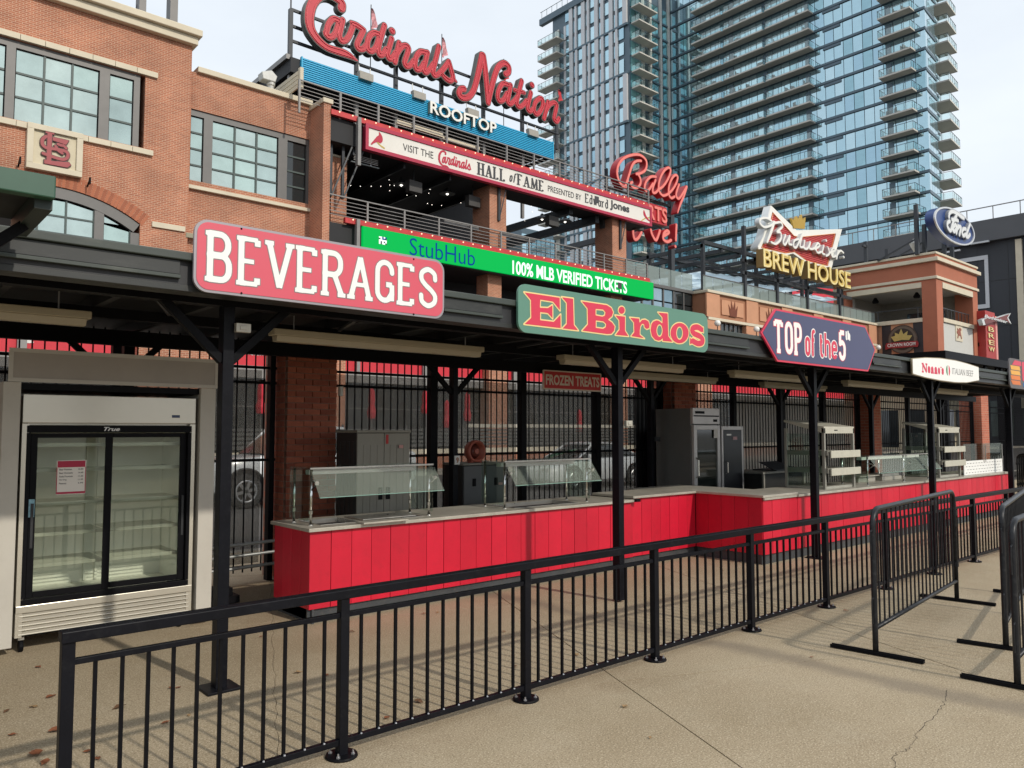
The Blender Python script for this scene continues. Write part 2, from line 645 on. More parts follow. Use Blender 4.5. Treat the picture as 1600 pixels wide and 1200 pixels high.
GL = {
    'A': (.66, [((0, 0), (.33, 1)), ((.66, 0), (.33, 1)), ((.13, .32), (.53, .32))], [], [(0, 0), (.66, 0)]),
    'B': (.5, [((0, 0), (0, 1))], [bowl(0, .47, .53, 1), bowl(0, .5, 0, .53)], [(0, 0), (0, 1)]),
    'C': (.6, [], [arc(.32, .5, .32, .5, 48, 312, 18)], []),
    'D': (.6, [((0, 0), (0, 1))], [bowl(0, .6, 0, 1, .34)], [(0, 0), (0, 1)]),
    'E': (.46, [((0, 0), (0, 1)), ((0, 1), (.46, 1)), ((0, .5), (.36, .5)), ((0, 0), (.46, 0)), ((.46, 1), (.46, .86)), ((.46, 0), (.46, .14))], [], [(0, 0), (0, 1)]),
    'F': (.46, [((0, 0), (0, 1)), ((0, 1), (.46, 1)), ((0, .5), (.36, .5)), ((.46, 1), (.46, .86))], [], [(0, 0), (0, 1)]),
    'G': (.5, [((.5, .42), (.5, 0)), ((.3, .42), (.5, .42))], [[(.5, .74)] + arc(.25, .76, .25, .24, 0, 180, 10) + arc(.25, .24, .25, .24, 180, 300, 8) + [(.5, .2)]], []),
    'H': (.6, [((0, 0), (0, 1)), ((.6, 0), (.6, 1)), ((0, .5), (.6, .5))], [], [(0, 0), (0, 1), (.6, 0), (.6, 1)]),
    'I': (.0, [((0, 0), (0, 1))], [], [(0, 0), (0, 1)]),
    'L': (.46, [((0, 0), (0, 1)), ((0, 0), (.46, 0)), ((.46, 0), (.46, .16))], [], [(0, 0), (0, 1)]),
    'M': (.8, [((0, 0), (.05, 1)), ((.05, 1), (.4, .05)), ((.4, .05), (.75, 1)), ((.75, 1), (.8, 0))], [], [(0, 0), (.8, 0)]),
    'N': (.6, [((0, 0), (0, 1)), ((0, 1), (.6, 0)), ((.6, 0), (.6, 1))], [], [(0, 0), (.6, 1), (0, 1)]),
    'O': (.5, [], [arc(.25, .75, .25, .25, 0, 180, 10) + arc(.25, .25, .25, .25, 180, 360, 10) + [(.5, .75)]], []),
    '0': (.7, [], [arc(.35, .5, .35, .5, 0, 360, 26)], []),
    'P': (.46, [((0, 0), (0, 1))], [bowl(0, .46, .46, 1)], [(0, 0), (0, 1)]),
    'R': (.5, [((0, 0), (0, 1)), ((.28, .48), (.5, 0))], [bowl(0, .46, .48, 1)], [(0, 0), (0, 1), (.5, 0)]),
    'S': (.46, [], [smooth_pts([(.45, .74), (.42, .9), (.23, 1.0), (.04, .9), (.02, .72), (.14, .57), (.33, .43), (.45, .28), (.42, .1), (.23, 0), (.04, .1), (.01, .27)], 4)], []),
    'T': (.56, [((.28, 0), (.28, 1)), ((0, 1), (.56, 1)), ((0, 1), (0, .84)), ((.56, 1), (.56, .84))], [], [(.28, 0)]),
    'U': (.54, [((0, .26), (0, 1)), ((.54, .26), (.54, 1))], [arc(.27, .27, .27, .27, 180, 360, 12)], [(0, 1), (.54, 1)]),
    'V': (.6, [((0, 1), (.3, 0)), ((.6, 1), (.3, 0))], [], [(0, 1), (.6, 1)]),
    'W': (.9, [((0, 1), (.22, 0)), ((.22, 0), (.45, 1)), ((.45, 1), (.68, 0)), ((.68, 0), (.9, 1))], [], [(0, 1), (.45, 1), (.9, 1)]),
    '5': (.46, [((.06, 1), (.44, 1)), ((.06, 1), (.04, .56))], [[(.04, .56)] + arc(.23, .38, .23, .24, 120, -20, 9) + arc(.23, .24, .22, .24, 0, -160, 9)], []),
    'o': (.4, [], [arc(.2, .5, .2, .14, 0, 180, 10) + arc(.2, .15, .2, .15, 180, 360, 10) + [(.4, .5)]], []),
    'f': (.34, [((.0, .62), (.3, .62))], [[(.13, 0), (.13, .8)] + arc(.27, .82, .14, .16, 170, 70, 6)], []),
    't': (.32, [((0, .62), (.3, .62)), ((.12, .9), (.12, .62))], [[(.12, .8), (.12, .16)] + arc(.25, .16, .13, .15, 180, 280, 6)], []),
    'h': (.4, [((0, 0), (0, 1))], [[(0, .48)] + arc(.2, .46, .2, .18, 165, 0, 8) + [(.4, 0)]], []),
    'e': (.4, [((.02, .34), (.4, .34))], [[(.4, .34)] + arc(.2, .46, .2, .18, 0, 180, 8) + arc(.2, .16, .2, .16, 180, 320, 8)], []),
    'a': (.4, [((.4, .64), (.4, 0))], [arc(.2, .32, .2, .32, 20, 340, 16)], []),
    'd': (.42, [((.42, 1), (.42, 0))], [arc(.21, .32, .21, .32, 20, 340, 16)], [(.34, 1)]),
    'r': (.3, [((0, .64), (0, 0))], [[(0, .4), (.08, .58), (.28, .64)]], [(0, 0), (-.04, .64)]),
    'n': (.4, [((0, .64), (0, 0)), ((.4, .46), (.4, 0))], [[(0, .42)] + arc(.2, .44, .2, .2, 160, 0, 8)], [(0, 0), (.4, 0)]),
    's': (.3, [], [smooth_pts([(.29, .52), (.16, .64), (.02, .52), (.15, .34), (.29, .16), (.15, 0), (.01, .12)], 4)], []),
    'w': (.6, [((0, .64), (.15, 0)), ((.15, 0), (.3, .64)), ((.3, .64), (.45, 0)), ((.45, 0), (.6, .64))], [], [(0, .64), (.6, .64)]),
    "'": (.04, [((0, 1), (0, .84))], [], []),
}


def word(text, u0, u1, v0, v1, r, serif=0.0, sh=None, gap=.0, k=0.0, thin=None, hs=None, slant=0.0):
    """outline Shapes of a word fitted into the box u0..u1, v0..v1 (metres); r stroke half width"""
    Hh = v1 - v0 - 2 * (sh if (sh and serif) else r)
    widths = [GL[c][0] if c != ' ' else .35 for c in text]
    # letter pitch: width*scale + strokes + gap
    fixed = sum((2 * r + (2 * serif if (serif and c != ' ') else 0) * .6 + gap) if c != ' ' else 0 for c in text) - gap
    sx = (u1 - u0 - fixed) / max(sum(widths), 1e-6)
    hs = hs or r / 3.2
    out = []
    x = u0
    yb = v0 + (sh if (sh and serif) else r)
    for c, wd in zip(text, widths):
        if c == ' ':
            x += wd * sx
            continue
        x0 = x + r + .6 * serif * .5 * 2 * .5 * (1 if serif else 0)
        mp_ = lambda p: (x0 + p[0] * sx + slant * p[1] * Hh, yb + p[1] * Hh) + tuple(p[2:])
        S = Shape((x - serif * 2 - 3 * r, x0 + wd * sx + serif * 2 + 4 * r + slant * Hh, v0 - 3 * r, v1 + 3 * r), hs, k)
        g = GL[c]
        for i, (p, q) in enumerate(g[1]):
            P, Q = mp_(p), mp_(q)
            rr = r
            horiz = abs(P[1] - Q[1]) < 1e-6
            if thin and (horiz or (c in 'AVWMN' and i % 2 == 0)):
                rr = thin
            if horiz and sh:
                rr = sh
            S.bx(P, Q, rr)
            if not horiz and c in 'EFLTG':
                continue
        for cv in g[2]:
            S.cap([mp_(p) for p in cv], r if not thin else r * .8)
        if serif:
            for sx_, sy_ in g[3]:
                P = mp_((sx_, sy_))
                S.bx((P[0] - r - serif, P[1]), (P[0] + r + serif, P[1]), sh or r * .5)
        out.append(S)
        x = x0 + wd * sx + r + gap + .6 * serif
    return out


def curve_mesh(name, rings, depth, mt):
    cu = bpy.data.curves.new(name, 'CURVE')
    cu.dimensions = '2D'
    cu.fill_mode = 'BOTH'
    cu.extrude = depth / 2
    for r in rings:
        sp = cu.splines.new('POLY')
        sp.points.add(len(r) - 1)
        sp.points.foreach_set('co', [c for p in r for c in (p[0], p[1], 0, 1)])
        sp.use_cyclic_u = True
    ob = bpy.data.objects.new(name, cu)
    me = bpy.data.meshes.new_from_object(ob)
    bpy.data.objects.remove(ob)
    bpy.data.curves.remove(cu)
    me.name = name
    me.materials.clear()
    me.materials.append(mt)
    return me


def text_mesh(name, body, box, depth, mt, bold=0.0, shear=0.0):
    cu = bpy.data.curves.new(name, 'FONT')
    cu.body = body
    cu.size = 1
    cu.extrude = .05
    cu.offset = bold
    cu.shear = shear
    cu.resolution_u = 3
    ob = bpy.data.objects.new(name, cu)
    me = bpy.data.meshes.new_from_object(ob)
    bpy.data.objects.remove(ob)
    bpy.data.curves.remove(cu)
    n = len(me.vertices)
    a = np.empty(n * 3)
    me.vertices.foreach_get('co', a)
    a = a.reshape(-1, 3)
    lo, hi = a.min(0), a.max(0)
    a[:, 0] = box[0] + (a[:, 0] - lo[0]) / (hi[0] - lo[0]) * (box[1] - box[0])
    a[:, 1] = box[2] + (a[:, 1] - lo[1]) / (hi[1] - lo[1]) * (box[3] - box[2])
    a[:, 2] = (a[:, 2] - lo[2]) / (hi[2] - lo[2]) * depth - depth / 2
    me.vertices.foreach_set('co', a.ravel())
    me.name = name
    me.materials.clear()
    me.materials.append(mt)
    me.update()
    return me


class Plane:
    """a sign face: u, v run over it in metres, n points out of it"""

    def __init__(s, o, u, v):
        s.o, s.u, s.v = (np.array(q, float) for q in (o, u, v))
        s.n = np.cross(s.u, s.v)

    def at(s, u, v, d=0): return s.o + s.u * u + s.v * v + s.n * d

    def px(s, x, y, zoom=1.0, ox=0.0, oy=0.0):
        x, y = ox + x / zoom, oy + y / zoom
        d = _fw + _rt * ((x - 800) / F) + _up * ((600 - y) / F)
        t = ((s.o - EYE) @ s.n) / (d @ s.n)
        p = EYE + d * t - s.o
        return (p @ s.u, p @ s.v)

    def lay(s, me, name, parent, d, kind=None, label=None):
        """me lies in x,y with depth about z=0: set it on the face, its middle d in front"""
        n = len(me.vertices)
        a = np.empty(n * 3)
        me.vertices.foreach_get('co', a)
        a = a.reshape(-1, 3)
        b = s.o + a[:, :1] * s.u + a[:, 1:2] * s.v + (a[:, 2:] + d) * s.n
        b -= rootloc(parent)
        me.vertices.foreach_set('co', b.ravel())
        me.update()
        return put(name, me, parent, kind=kind, label=label)

    def shape(s, name, rings, parent, mt, d0, depth, label=None):
        """a filled outline standing from d0 to d0+depth in front of the face"""
        return s.lay(curve_mesh(name, rings, depth, mt), name, parent, d0 + depth / 2, label=label)

    def letters(s, name, body, box, parent, mt, d0, depth, bold=0.0):
        """raised capitals, each one a piece of its own"""
        me = text_mesh(name, body, box, depth, mt, bold)
        par = list(range(len(me.vertices)))

        def find(i):
            while par[i] != i:
                par[i] = par[par[i]]
                i = par[i]
            return i
        for f in me.polygons:
            a = find(f.vertices[0])
            for q in f.vertices[1:]:
                par[find(q)] = a
        # front, back and sides of one letter do not share corners: join islands whose outlines overlap
        co = [v.co for v in me.vertices]
        isl = {}
        for i in range(len(par)):
            isl.setdefault(find(i), []).append(i)
        gr_ = []
        for k, vs in isl.items():
            lo, hi = min(co[i].x for i in vs), max(co[i].x for i in vs)
            for g in gr_:
                if lo < g[1] - 1e-4 and hi > g[0] + 1e-4:
                    g[0], g[1] = min(lo, g[0]), max(hi, g[1])
                    g[2].add(k)
                    break
            else:
                gr_.append([lo, hi, {k}])
        for g in gr_:
            m = M()
            idx = {}
            for f in me.polygons:
                if find(f.vertices[0]) in g[2]:
                    for q in f.vertices:
                        if q not in idx:
                            idx[q] = len(m.v)
                            m.v.append(tuple(s.at(co[q].x, co[q].y, co[q].z + d0 + depth / 2)))
                    m.f.append(tuple(idx[q] for q in f.vertices))
            m.build(name, mt, parent)
        bpy.data.meshes.remove(me)

    def text(s, name, body, box, parent, mt, d0, depth, bold=0.0, shear=0.0):
        return s.lay(text_mesh(name, body, box, depth, mt, bold, shear), name, parent, d0 + depth / 2)


def yplane(y): return Plane((0, y, 0), (1, 0, 0), (0, 0, 1))      # faces -Y, u = X, v = Z
def xplane(x): return Plane((x, 0, 0), (0, -1, 0), (0, 0, 1))     # faces -X, u = -Y, v = Z


def rrect(u0, u1, v0, v1, r, n=6):
    return arc(u1 - r, v1 - r, r, r, 0, 90, n) + arc(u0 + r, v1 - r, r, r, 90, 180, n) + arc(u0 + r, v0 + r, r, r, 180, 270, n) + arc(u1 - r, v0 + r, r, r, 270, 360, n)


def allrings(shapes, level=0.0):
    return [r for s in shapes for r in s.loops(level)]
# ================================================================ ground
def concrete_mat():
    m = bpy.data.materials.new('plaza_concrete')
    m.use_nodes = True
    t = m.node_tree
    L = t.links.new
    b = t.nodes['Principled BSDF']
    b.inputs['Roughness'].default_value = .85
    b.inputs['Specular IOR Level'].default_value = .3
    g = t.nodes.new('ShaderNodeNewGeometry')

    def noise(sc, det=6, rough=.6, off=(0, 0, 0)):
        mpn = t.nodes.new('ShaderNodeMapping')
        mpn.inputs['Location'].default_value = off
        L(g.outputs['Position'], mpn.inputs[0])
        n = t.nodes.new('ShaderNodeTexNoise')
        n.inputs['Scale'].default_value = sc
        n.inputs['Detail'].default_value = det
        n.inputs['Roughness'].default_value = rough
        L(mpn.outputs[0], n.inputs['Vector'])
        return n.outputs['Fac']

    def mix(a, bcol, fac):
        n = t.nodes.new('ShaderNodeMix')
        n.data_type = 'RGBA'
        if isinstance(a, tuple):
            n.inputs['A'].default_value = (*a, 1)
        else:
            L(a, n.inputs['A'])
        n.inputs['B'].default_value = (*bcol, 1)
        L(fac, n.inputs['Factor'])
        return n.outputs['Result']

    def ramp(f, a, b_, lo=0.0, hi=1.0):
        n = t.nodes.new('ShaderNodeMapRange')
        for k, v in zip(('From Min', 'From Max', 'To Min', 'To Max'), (a, b_, lo, hi)):
            n.inputs[k].default_value = v
        L(f, n.inputs['Value'])
        return n.outputs[0]
    c = mix((.39, .315, .21), (.31, .245, .155), ramp(noise(.55, 5), .4, .66))
    c = mix(c, (.40, .335, .235), ramp(noise(1.9, 6, .7, (5, 2, 0)), .5, .75, 0, .7))
    c = mix(c, (.24, .175, .105), ramp(noise(.9, 8, .75, (1, 9, 3)), .58, .74, 0, .55))
    c = mix(c, (.22, .18, .13), ramp(noise(14, 4, .7), .60, .78, 0, .45))
    c = mix(c, (.155, .115, .07), ramp(noise(95, 2, .5), .52, .64, 0, .62))
    c = mix(c, (.62, .52, .38), ramp(noise(110, 2, .5, (3, 3, 3)), .55, .66, 0, .75))
    c = mix(c, (.11, .09, .065), ramp(noise(34, 3, .8, (7, 1, 2)), .70, .76, 0, .7))
    # an old water run crosses the plaza at the lower right
    a, e = hg(1235, 1032), hg(1640, 1120)
    dv = (e - a)[:2] / np.linalg.norm((e - a)[:2])
    nr = np.array((-dv[1], dv[0]))
    dt = t.nodes.new('ShaderNodeVectorMath')
    dt.operation = 'DOT_PRODUCT'
    dt.inputs[1].default_value = (nr[0], nr[1], 0)
    L(g.outputs['Position'], dt.inputs[0])
    wb = t.nodes.new('ShaderNodeMath')
    wb.operation = 'MULTIPLY_ADD'
    wb.inputs[1].default_value = .5
    wb.inputs[2].default_value = -float(nr @ a[:2]) - .27
    L(noise(1.1, 5, .6, (2, 2, 8)), wb.inputs[0])
    sm = t.nodes.new('ShaderNodeMath')
    sm.operation = 'ADD'
    L(dt.outputs['Value'], sm.inputs[0])
    L(wb.outputs[0], sm.inputs[1])
    ab = t.nodes.new('ShaderNodeMath')
    ab.operation = 'ABSOLUTE'
    L(sm.outputs[0], ab.inputs[0])
    c = mix(c, (.19, .155, .115), ramp(ab.outputs[0], .04, .17, .62, 0))
    L(c, b.inputs['Base Color'])
    bn = t.nodes.new('ShaderNodeBump')
    bn.inputs['Strength'].default_value = .35
    bn.inputs['Distance'].default_value = .004
    L(noise(150, 3, .6), bn.inputs['Height'])
    L(bn.outputs[0], b.inputs['Normal'])
    return m


CONC = concrete_mat()
SOIL = mat('joint_dirt', (.035, .028, .02), .95, var=.3)
ASPH = mat('asphalt', (.075, .07, .064), .9, var=.2, scale=.8, bump=.2, bscale=60, dirt=.2, dirtcol=(.12, .11, .1))
WALK = mat('far_pavement', (.33, .3, .25), .9, var=.12, scale=.7)

g0 = M().box(-400, 900, -300, 900, -.6, -.16).build('ground', mat('city_ground', (.16, .15, .135), .95, var=.15, scale=.05))
g0['kind'] = 'structure'
bed = M().box(-16, 46, -14, 10.6, -.5, -.02).build('plaza_ground', SOIL)
bed['kind'] = 'structure'
st = M().box(-60, 120, 10.8, 25.6, -.5, -.12).build('street', ASPH)
st['kind'] = 'structure'
fp = M().box(-60, 160, 25.8, 45, -.5, .02).build('far_pavement', WALK)
fp['kind'] = 'structure'
kb = M()
for i in range(30):
    kb.box(-16 + i * 2.1, -16 + i * 2.1 + 2.09, 10.6, 10.8, -.5, .0)
kb.build('kerb', WALK)['kind'] = 'structure'
kb = M()
for i in range(60):
    kb.box(-20 + i * 2.1, -20 + i * 2.1 + 2.09, 25.6, 25.8, -.5, .03)
kb.build('kerb', WALK)['kind'] = 'structure'

# slabs of the plaza: saw-cut joints run askew to the stall
E1 = np.array([.918, -.397, 0])
E2 = np.array([.397, .918, 0])
j1 = [-13.3, -11.0, -8.8, -6.6, -4.4, -2.2, .09, 2.294, 4.67, 7.05, 9.4, 11.8, 14.2, 16.6, 19, 21.4, 24, 27, 30, 33]
j2 = [-9.4, -7.0, -4.65, -2.3, .08, 2.45, 4.82, 7.2, 9.57, 12, 14.4, 17, 20]


def clip_y(poly, ymax):
    out = []
    for i in range(len(poly)):
        a, b = poly[i], poly[(i + 1) % len(poly)]
        if a[1] <= ymax:
            out.append(a)
        if (a[1] <= ymax) != (b[1] <= ymax):
            t = (ymax - a[1]) / (b[1] - a[1])
            out.append(a + (b - a) * t)
    return out


for i in range(len(j1) - 1):
    for k in range(len(j2) - 1):
        q = .004
        P = [E1 * a + E2 * b for a, b in ((j1[i] + q, j2[k] + q), (j1[i + 1] - q, j2[k] + q), (j1[i + 1] - q, j2[k + 1] - q), (j1[i] + q, j2[k + 1] - q))]
        if abs(j1[i + 1] - .09) < 1e-6 or abs(j1[i] - .09) < 1e-6:
            # the joint at .09 has broken out raggedly
            rnd = random.Random(100 + k)
            edge = []
            n = 26
            for s in range(n + 1):
                a = .09 + (rnd.random() - .5) * .012 + (.008 * math.sin(s * .9))
                edge.append((a, j2[k] + q + (j2[k + 1] - j2[k] - 2 * q) * s / n))
            if abs(j1[i] - .09) < 1e-6:
                P = [P[1], P[2]] + [E1 * (a + .0015) + E2 * b for a, b in edge[::-1]]
            else:
                P = [P[3], P[0]] + [E1 * (a - .0015) + E2 * b for a, b in edge]
        P = clip_y(P, 10.58)
        c = sum(P) / max(len(P), 1) if P else None
        if len(P) < 3 or c[0] < -15 or c[0] > 44 or c[1] < -13:
            continue
        cc = np.array([c[0], c[1], 0])
        dz = .0008 * ((i * 7 + k * 3) % 3)
        put('pavement_slab', M().prism([p - cc + np.array([0, 0, -.018]) for p in P], (0, 0, .018 + dz)).mesh('pavement_slab', CONC), bed, cc)

# hairline crack near the barriers
rnd = random.Random(4)
cps = smooth_pts([(3.95, 1.70), (4.2, 1.80), (4.35, 1.79), (4.66, 1.86), (5.0, 1.89), (5.2, 1.93), (5.48, 2.02)], 9)
cm = M()
L_ = [np.array([p[0] + (rnd.random() - .5) * .02, p[1] + (rnd.random() - .5) * .025, .0028]) for p in cps]
for a, b in zip(L_[:-1], L_[1:]):
    wd = .0005 + rnd.random() * .0014
    n = np.array([-(b - a)[1], (b - a)[0], 0])
    n = n / np.linalg.norm(n) * wd
    cm.quad(a - n, b - n * .8, b + n * .8, a + n)
cm.build('crack', SOIL, bed)

# dead leaves
LEAF = [mat('leaf_tan', (.30, .19, .09), .8, var=.3, scale=30), mat('leaf_brown', (.13, .065, .03), .8, var=.3, scale=30),
        mat('leaf_rust', (.22, .075, .03), .8, var=.3, scale=30)]


def leaf_mesh(seed, mt):
    r = random.Random(seed)
    m = M()
    n = 5
    top, bot = [], []
    for i in range(n + 1):
        t = i / n
        wv = math.sin(math.pi * min(t * 1.05 + .02, 1)) * .3 * (1 + .35 * (r.random() - .5))
        z = .16 * math.sin(t * 3 + r.random()) + .08
        top.append((t - .5, wv, z + .14 * r.random()))
        bot.append((t - .5, -wv, z + .14 * r.random()))
    mid = [(t[0], 0, (t[2] + b[2]) / 2 - .07) for t, b in zip(top, bot)]
    vs = top + mid + bot
    fs = []
    for i in range(n):
        fs += [(i, i + 1, n + 1 + i + 1, n + 1 + i), (n + 1 + i, n + 1 + i + 1, 2 * n + 2 + i + 1, 2 * n + 2 + i)]
    m.add(vs, fs)
    return m.mesh('fallen_leaf', mt)


FYR = 3.67
LM = [leaf_mesh(s, LEAF[s % 3]) for s in range(6)]
spots = [(92, 1143, .105, 2), (55, 1180, .1, 0), (186, 1107, .085, 0), (60, 1044, .055, 2), (80, 1090, .07, 0), (52, 1106, .06, 2), (10, 1113, .05, 1),
         (147, 1125, .04, 1), (268, 1076, .05, 1), (278, 1076, .04, 2), (295, 1119, .035, 1), (138, 1176, .05, 1), (152, 1187, .05, 2), (258, 1131, .05, 0),
         (654, 1098, .075, 0), (605, 1123, .05, 2), (662, 960, .05, 0), (684, 958, .045, 2), (550, 988, .05, 1), (782, 943, .055, 0), (804, 1043, .05, 0),
         (901, 1024, .055, 0), (466, 1052, .06, 1), (510, 1056, .05, 1), (408, 996, .04, 2), (934, 958, .04, 1), (977, 1105, .055, 2), (787, 988, .04, 2),
         (1016, 1154, .03, 1), (1322, 955, .05, 1), (1130, 892, .05, 0), (1268, 1028, .03, 0), (70, 1194, .07, 1), (20, 1150, .05, 2)]
for i, (px, py, sz, k) in enumerate(spots):
    p = hg(px, py)
    o = put('fallen_leaf', LM[(i * 5 + k) % 6], None, (p[0], p[1], .004))
    o.scale = (sz, sz, sz * .55)
    o.rotation_euler = (0, 0, i * 1.7)
    col_ = ('tan', 'dark brown', 'rust-brown')[(i * 5 + k) % 6 % 3]
    zone = ('in front of the railing' if p[1] < FYR else 'left of the railing end post' if px < 112 else 'behind the first railing bay' if px < 533 else 'behind the second railing bay' if px < 817 else 'behind the third railing bay' if px < 1020 else 'behind the far railing bays')
    lab = ('largest curled rust-brown leaf on the concrete beside the left end post of the black railing' if i == 0 else
           'pale tan crumpled leaf on the concrete inside the railing, mid bay' if i == 14 else
           ('small ' if sz < .052 else '') + col_ + ' dry leaf on the concrete ' + zone)
    tag(o, lab, 'leaf', 'dry leaves scattered over the concrete')

# ================================================================ black railing
POST_X = [.757, 2.03, 3.31, 4.585, 5.865, 7.16, 8.45, 9.74, 11.03, 12.32, 13.61, 14.9, 16.2, 17.5]
FY = 3.67
rail = thing('railing', 'long black steel railing with flat top rail and round bolted feet before the counters', 'railing', (POST_X[0], FY, 0))
x0, x1 = POST_X[0] - .03, POST_X[-1] + .03
M().box(x0, x1, FY - .036, FY + .036, .805, .852).build('top_rail', BLACKW, rail, bev=.004)
for i in range(len(POST_X) - 1):
    a, b = POST_X[i] + .024, POST_X[i + 1] - .024
    M().box(a, b, FY - .014, FY + .014, .708, .733).build('middle_rail', BLACKW, rail, bev=.002)
    M().box(a, b, FY - .016, FY + .016, .062, .092).build('bottom_rail', BLACKW, rail, bev=.002)
pm = M().box(-.025, .025, -.025, .025, .012, .805).mesh('post', BLACKW)
fm = M().lathe([(.082, 0), (.084, .006), (.08, .014), (.03, .016)], n=20).mesh('foot_plate', BLACK)
bm_ = M()
for a in (45, 135, 225, 315):
    cx, cy = .06 * math.cos(math.radians(a)), .06 * math.sin(math.radians(a))
    bm_.lathe([(.011, .014), (.011, .022)], (cx, cy, 0), 6)
    bm_.lathe([(.005, .022), (.005, .036)], (cx, cy, 0), 6)
bm_ = bm_.mesh('anchor_bolt', GALV)
for i, x in enumerate(POST_X):
    p = put('post', pm, rail, (x, FY, 0), bev=.003)
    f = put('foot_plate', fm, p)
    f.location = (0, 0, 0)
    f2 = put('anchor_bolt', bm_, p, kind='stuff')
    f2.location = (0, 0, 0)
bal = M().box(-.0075, .0075, -.0075, .0075, .092, .708).mesh('baluster', BLACK)
for i in range(len(POST_X) - 1):
    n = 11
    for k in range(n):
        x = POST_X[i] + (POST_X[i + 1] - POST_X[i]) * (k + 1) / (n + 1)
        put('baluster', bal, rail, (x, FY, 0))
scr = M().lathe([(.009, 0), (.007, .006)], n=6)
sm_ = M()
for i in range(5):
    for k in range(11):
        x = POST_X[i] + (POST_X[i + 1] - POST_X[i]) * (k + 1) / 12
        sm_.lathe([(.0065, .092), (.0045, .099)], (x, FY - .013, 0), 6)
sm_.build('screw', GALV, rail, kind='stuff')


# ================================================================ crowd barriers
def barrier(label, p, q, hgt=1.08, nb=20, group='steel crowd barriers'):
    p, q = np.array([p[0], p[1], 0.0]), np.array([q[0], q[1], 0.0])
    d = q - p
    L = np.linalg.norm(d)
    rz = math.atan2(d[1], d[0])
    t = thing('crowd_barrier', label, 'barrier', p, group, rz)
    r = .021
    R = .13
    zb = .2
    path = [(0, 0, 0.01), (0, 0, zb), (0, 0, hgt - R)] + [(R - R * math.cos(a), 0, hgt - R + R * math.sin(a)) for a in np.linspace(.2, math.pi / 2, 6)]
    path += [(L - R + R * math.sin(a), 0, hgt - R + R * math.cos(a)) for a in np.linspace(0, math.pi / 2 - .2, 6)] + [(L, 0, hgt - R), (L, 0, .01)]
    M().tube(path, r, 12).build('frame', BAR_STEEL, t, smooth=True, local=True)
    M().tube([(.015, 0, zb), (L - .015, 0, zb)], r * .85, 10).build('bottom_tube', BAR_STEEL, t, smooth=True, local=True)
    bmesh_ = M().tube([(0, 0, zb + .01), (0, 0, hgt - .012)], .0075, 6).mesh('baluster', BAR_STEEL)
    for k in range(nb):
        o = put('baluster', bmesh_, t)
        o.location = (L * (k + 1) / (nb + 1), 0, 0)
    for x in (0, L):
        f = M()
        f.bar((x, -.33, .012), (x, .33, .012), .045, .012)
        f.bar((x - .019, -.33, .024), (x - .019, .33, .024), .006, .014)
        f.bar((x + .019, -.33, .024), (x + .019, .33, .024), .006, .014)
        f.build('foot_bar', BLACK, t, local=True, bev=.002)
    h = M()
    for z in (.36, .86):
        h.tube([(-.015, 0, z + .07), (-.05, 0, z + .06), (-.055, 0, z), (-.052, 0, z - .12)], .006, 6)
    h.build('hook', BAR_STEEL, t, local=True, kind='stuff')
    c = M()
    for z in (.34, .84):
        c.lathe([(.028, z), (.028, z + .05)], (L, 0, 0), 10)
    c.build('hook_collar', BAR_STEEL, t, local=True, kind='stuff')
    return t


barrier('black steel crowd barrier standing alone in front of the railing, seen whole', (5.92, 2.66), (8.36, 2.95))
barrier('nearest crowd barrier at the right edge, cut by the frame, with a bolted leg collar', (5.86, 1.72), (8.2, 1.95))
barrier('crowd barrier just behind the nearest one, its rounded corner rising above it', (6.82, 2.07), (9.2, 2.55), 1.08)
for k in range(7):
    barrier('black crowd barrier stacked on edge in the row beyond the end of the red counter', (21.6 + k * .16, 3.9), (21.7 + k * .16, 6.2), 1.1, 14, 'barriers stored beyond the counter')
# ================================================================ canopy over the stall
COLX = [1.94, 5.86, 9.76, 13.66, 17.56, 21.46]
CANX0, CANX1 = -6.0, 24.0
DECK = mat('dark_roof_deck', (.012, .013, .015), .6, var=.25, scale=2)
GUT = mat('gutter_paint', (.02, .022, .021), .45, var=.3, scale=3, dirt=.3, dirtcol=(.09, .09, .08), stretch=(.3, 1, 1))
GUTG = mat('gutter_cap', (.034, .044, .038), .5, var=.25, scale=3, dirt=.4, dirtcol=(.12, .12, .1), stretch=(.3, 1, 1))
can = thing('canopy', 'long flat black steel canopy on square posts with knee braces over the concession counters', 'canopy', (COLX[0], 5.13, 0))
M().box(CANX0, CANX1, 4.852, 8.7, 2.70, 2.728).build('roof_deck', DECK, can)
for k in range(46):
    x = CANX0 + .3 + k * .65
    M().box(x - .025, x + .025, 4.86, 8.6, 2.61, 2.698).build('joist', DARK, can)
M().box(CANX0, CANX1, 5.08, 5.18, 2.50, 2.608).build('beam', BLACK, can)
M().box(CANX0, CANX1, 7.80, 7.90, 2.47, 2.608).build('beam', BLACK, can)
M().box(CANX0, CANX1, 6.42, 6.50, 2.53, 2.608).build('beam', BLACK, can)
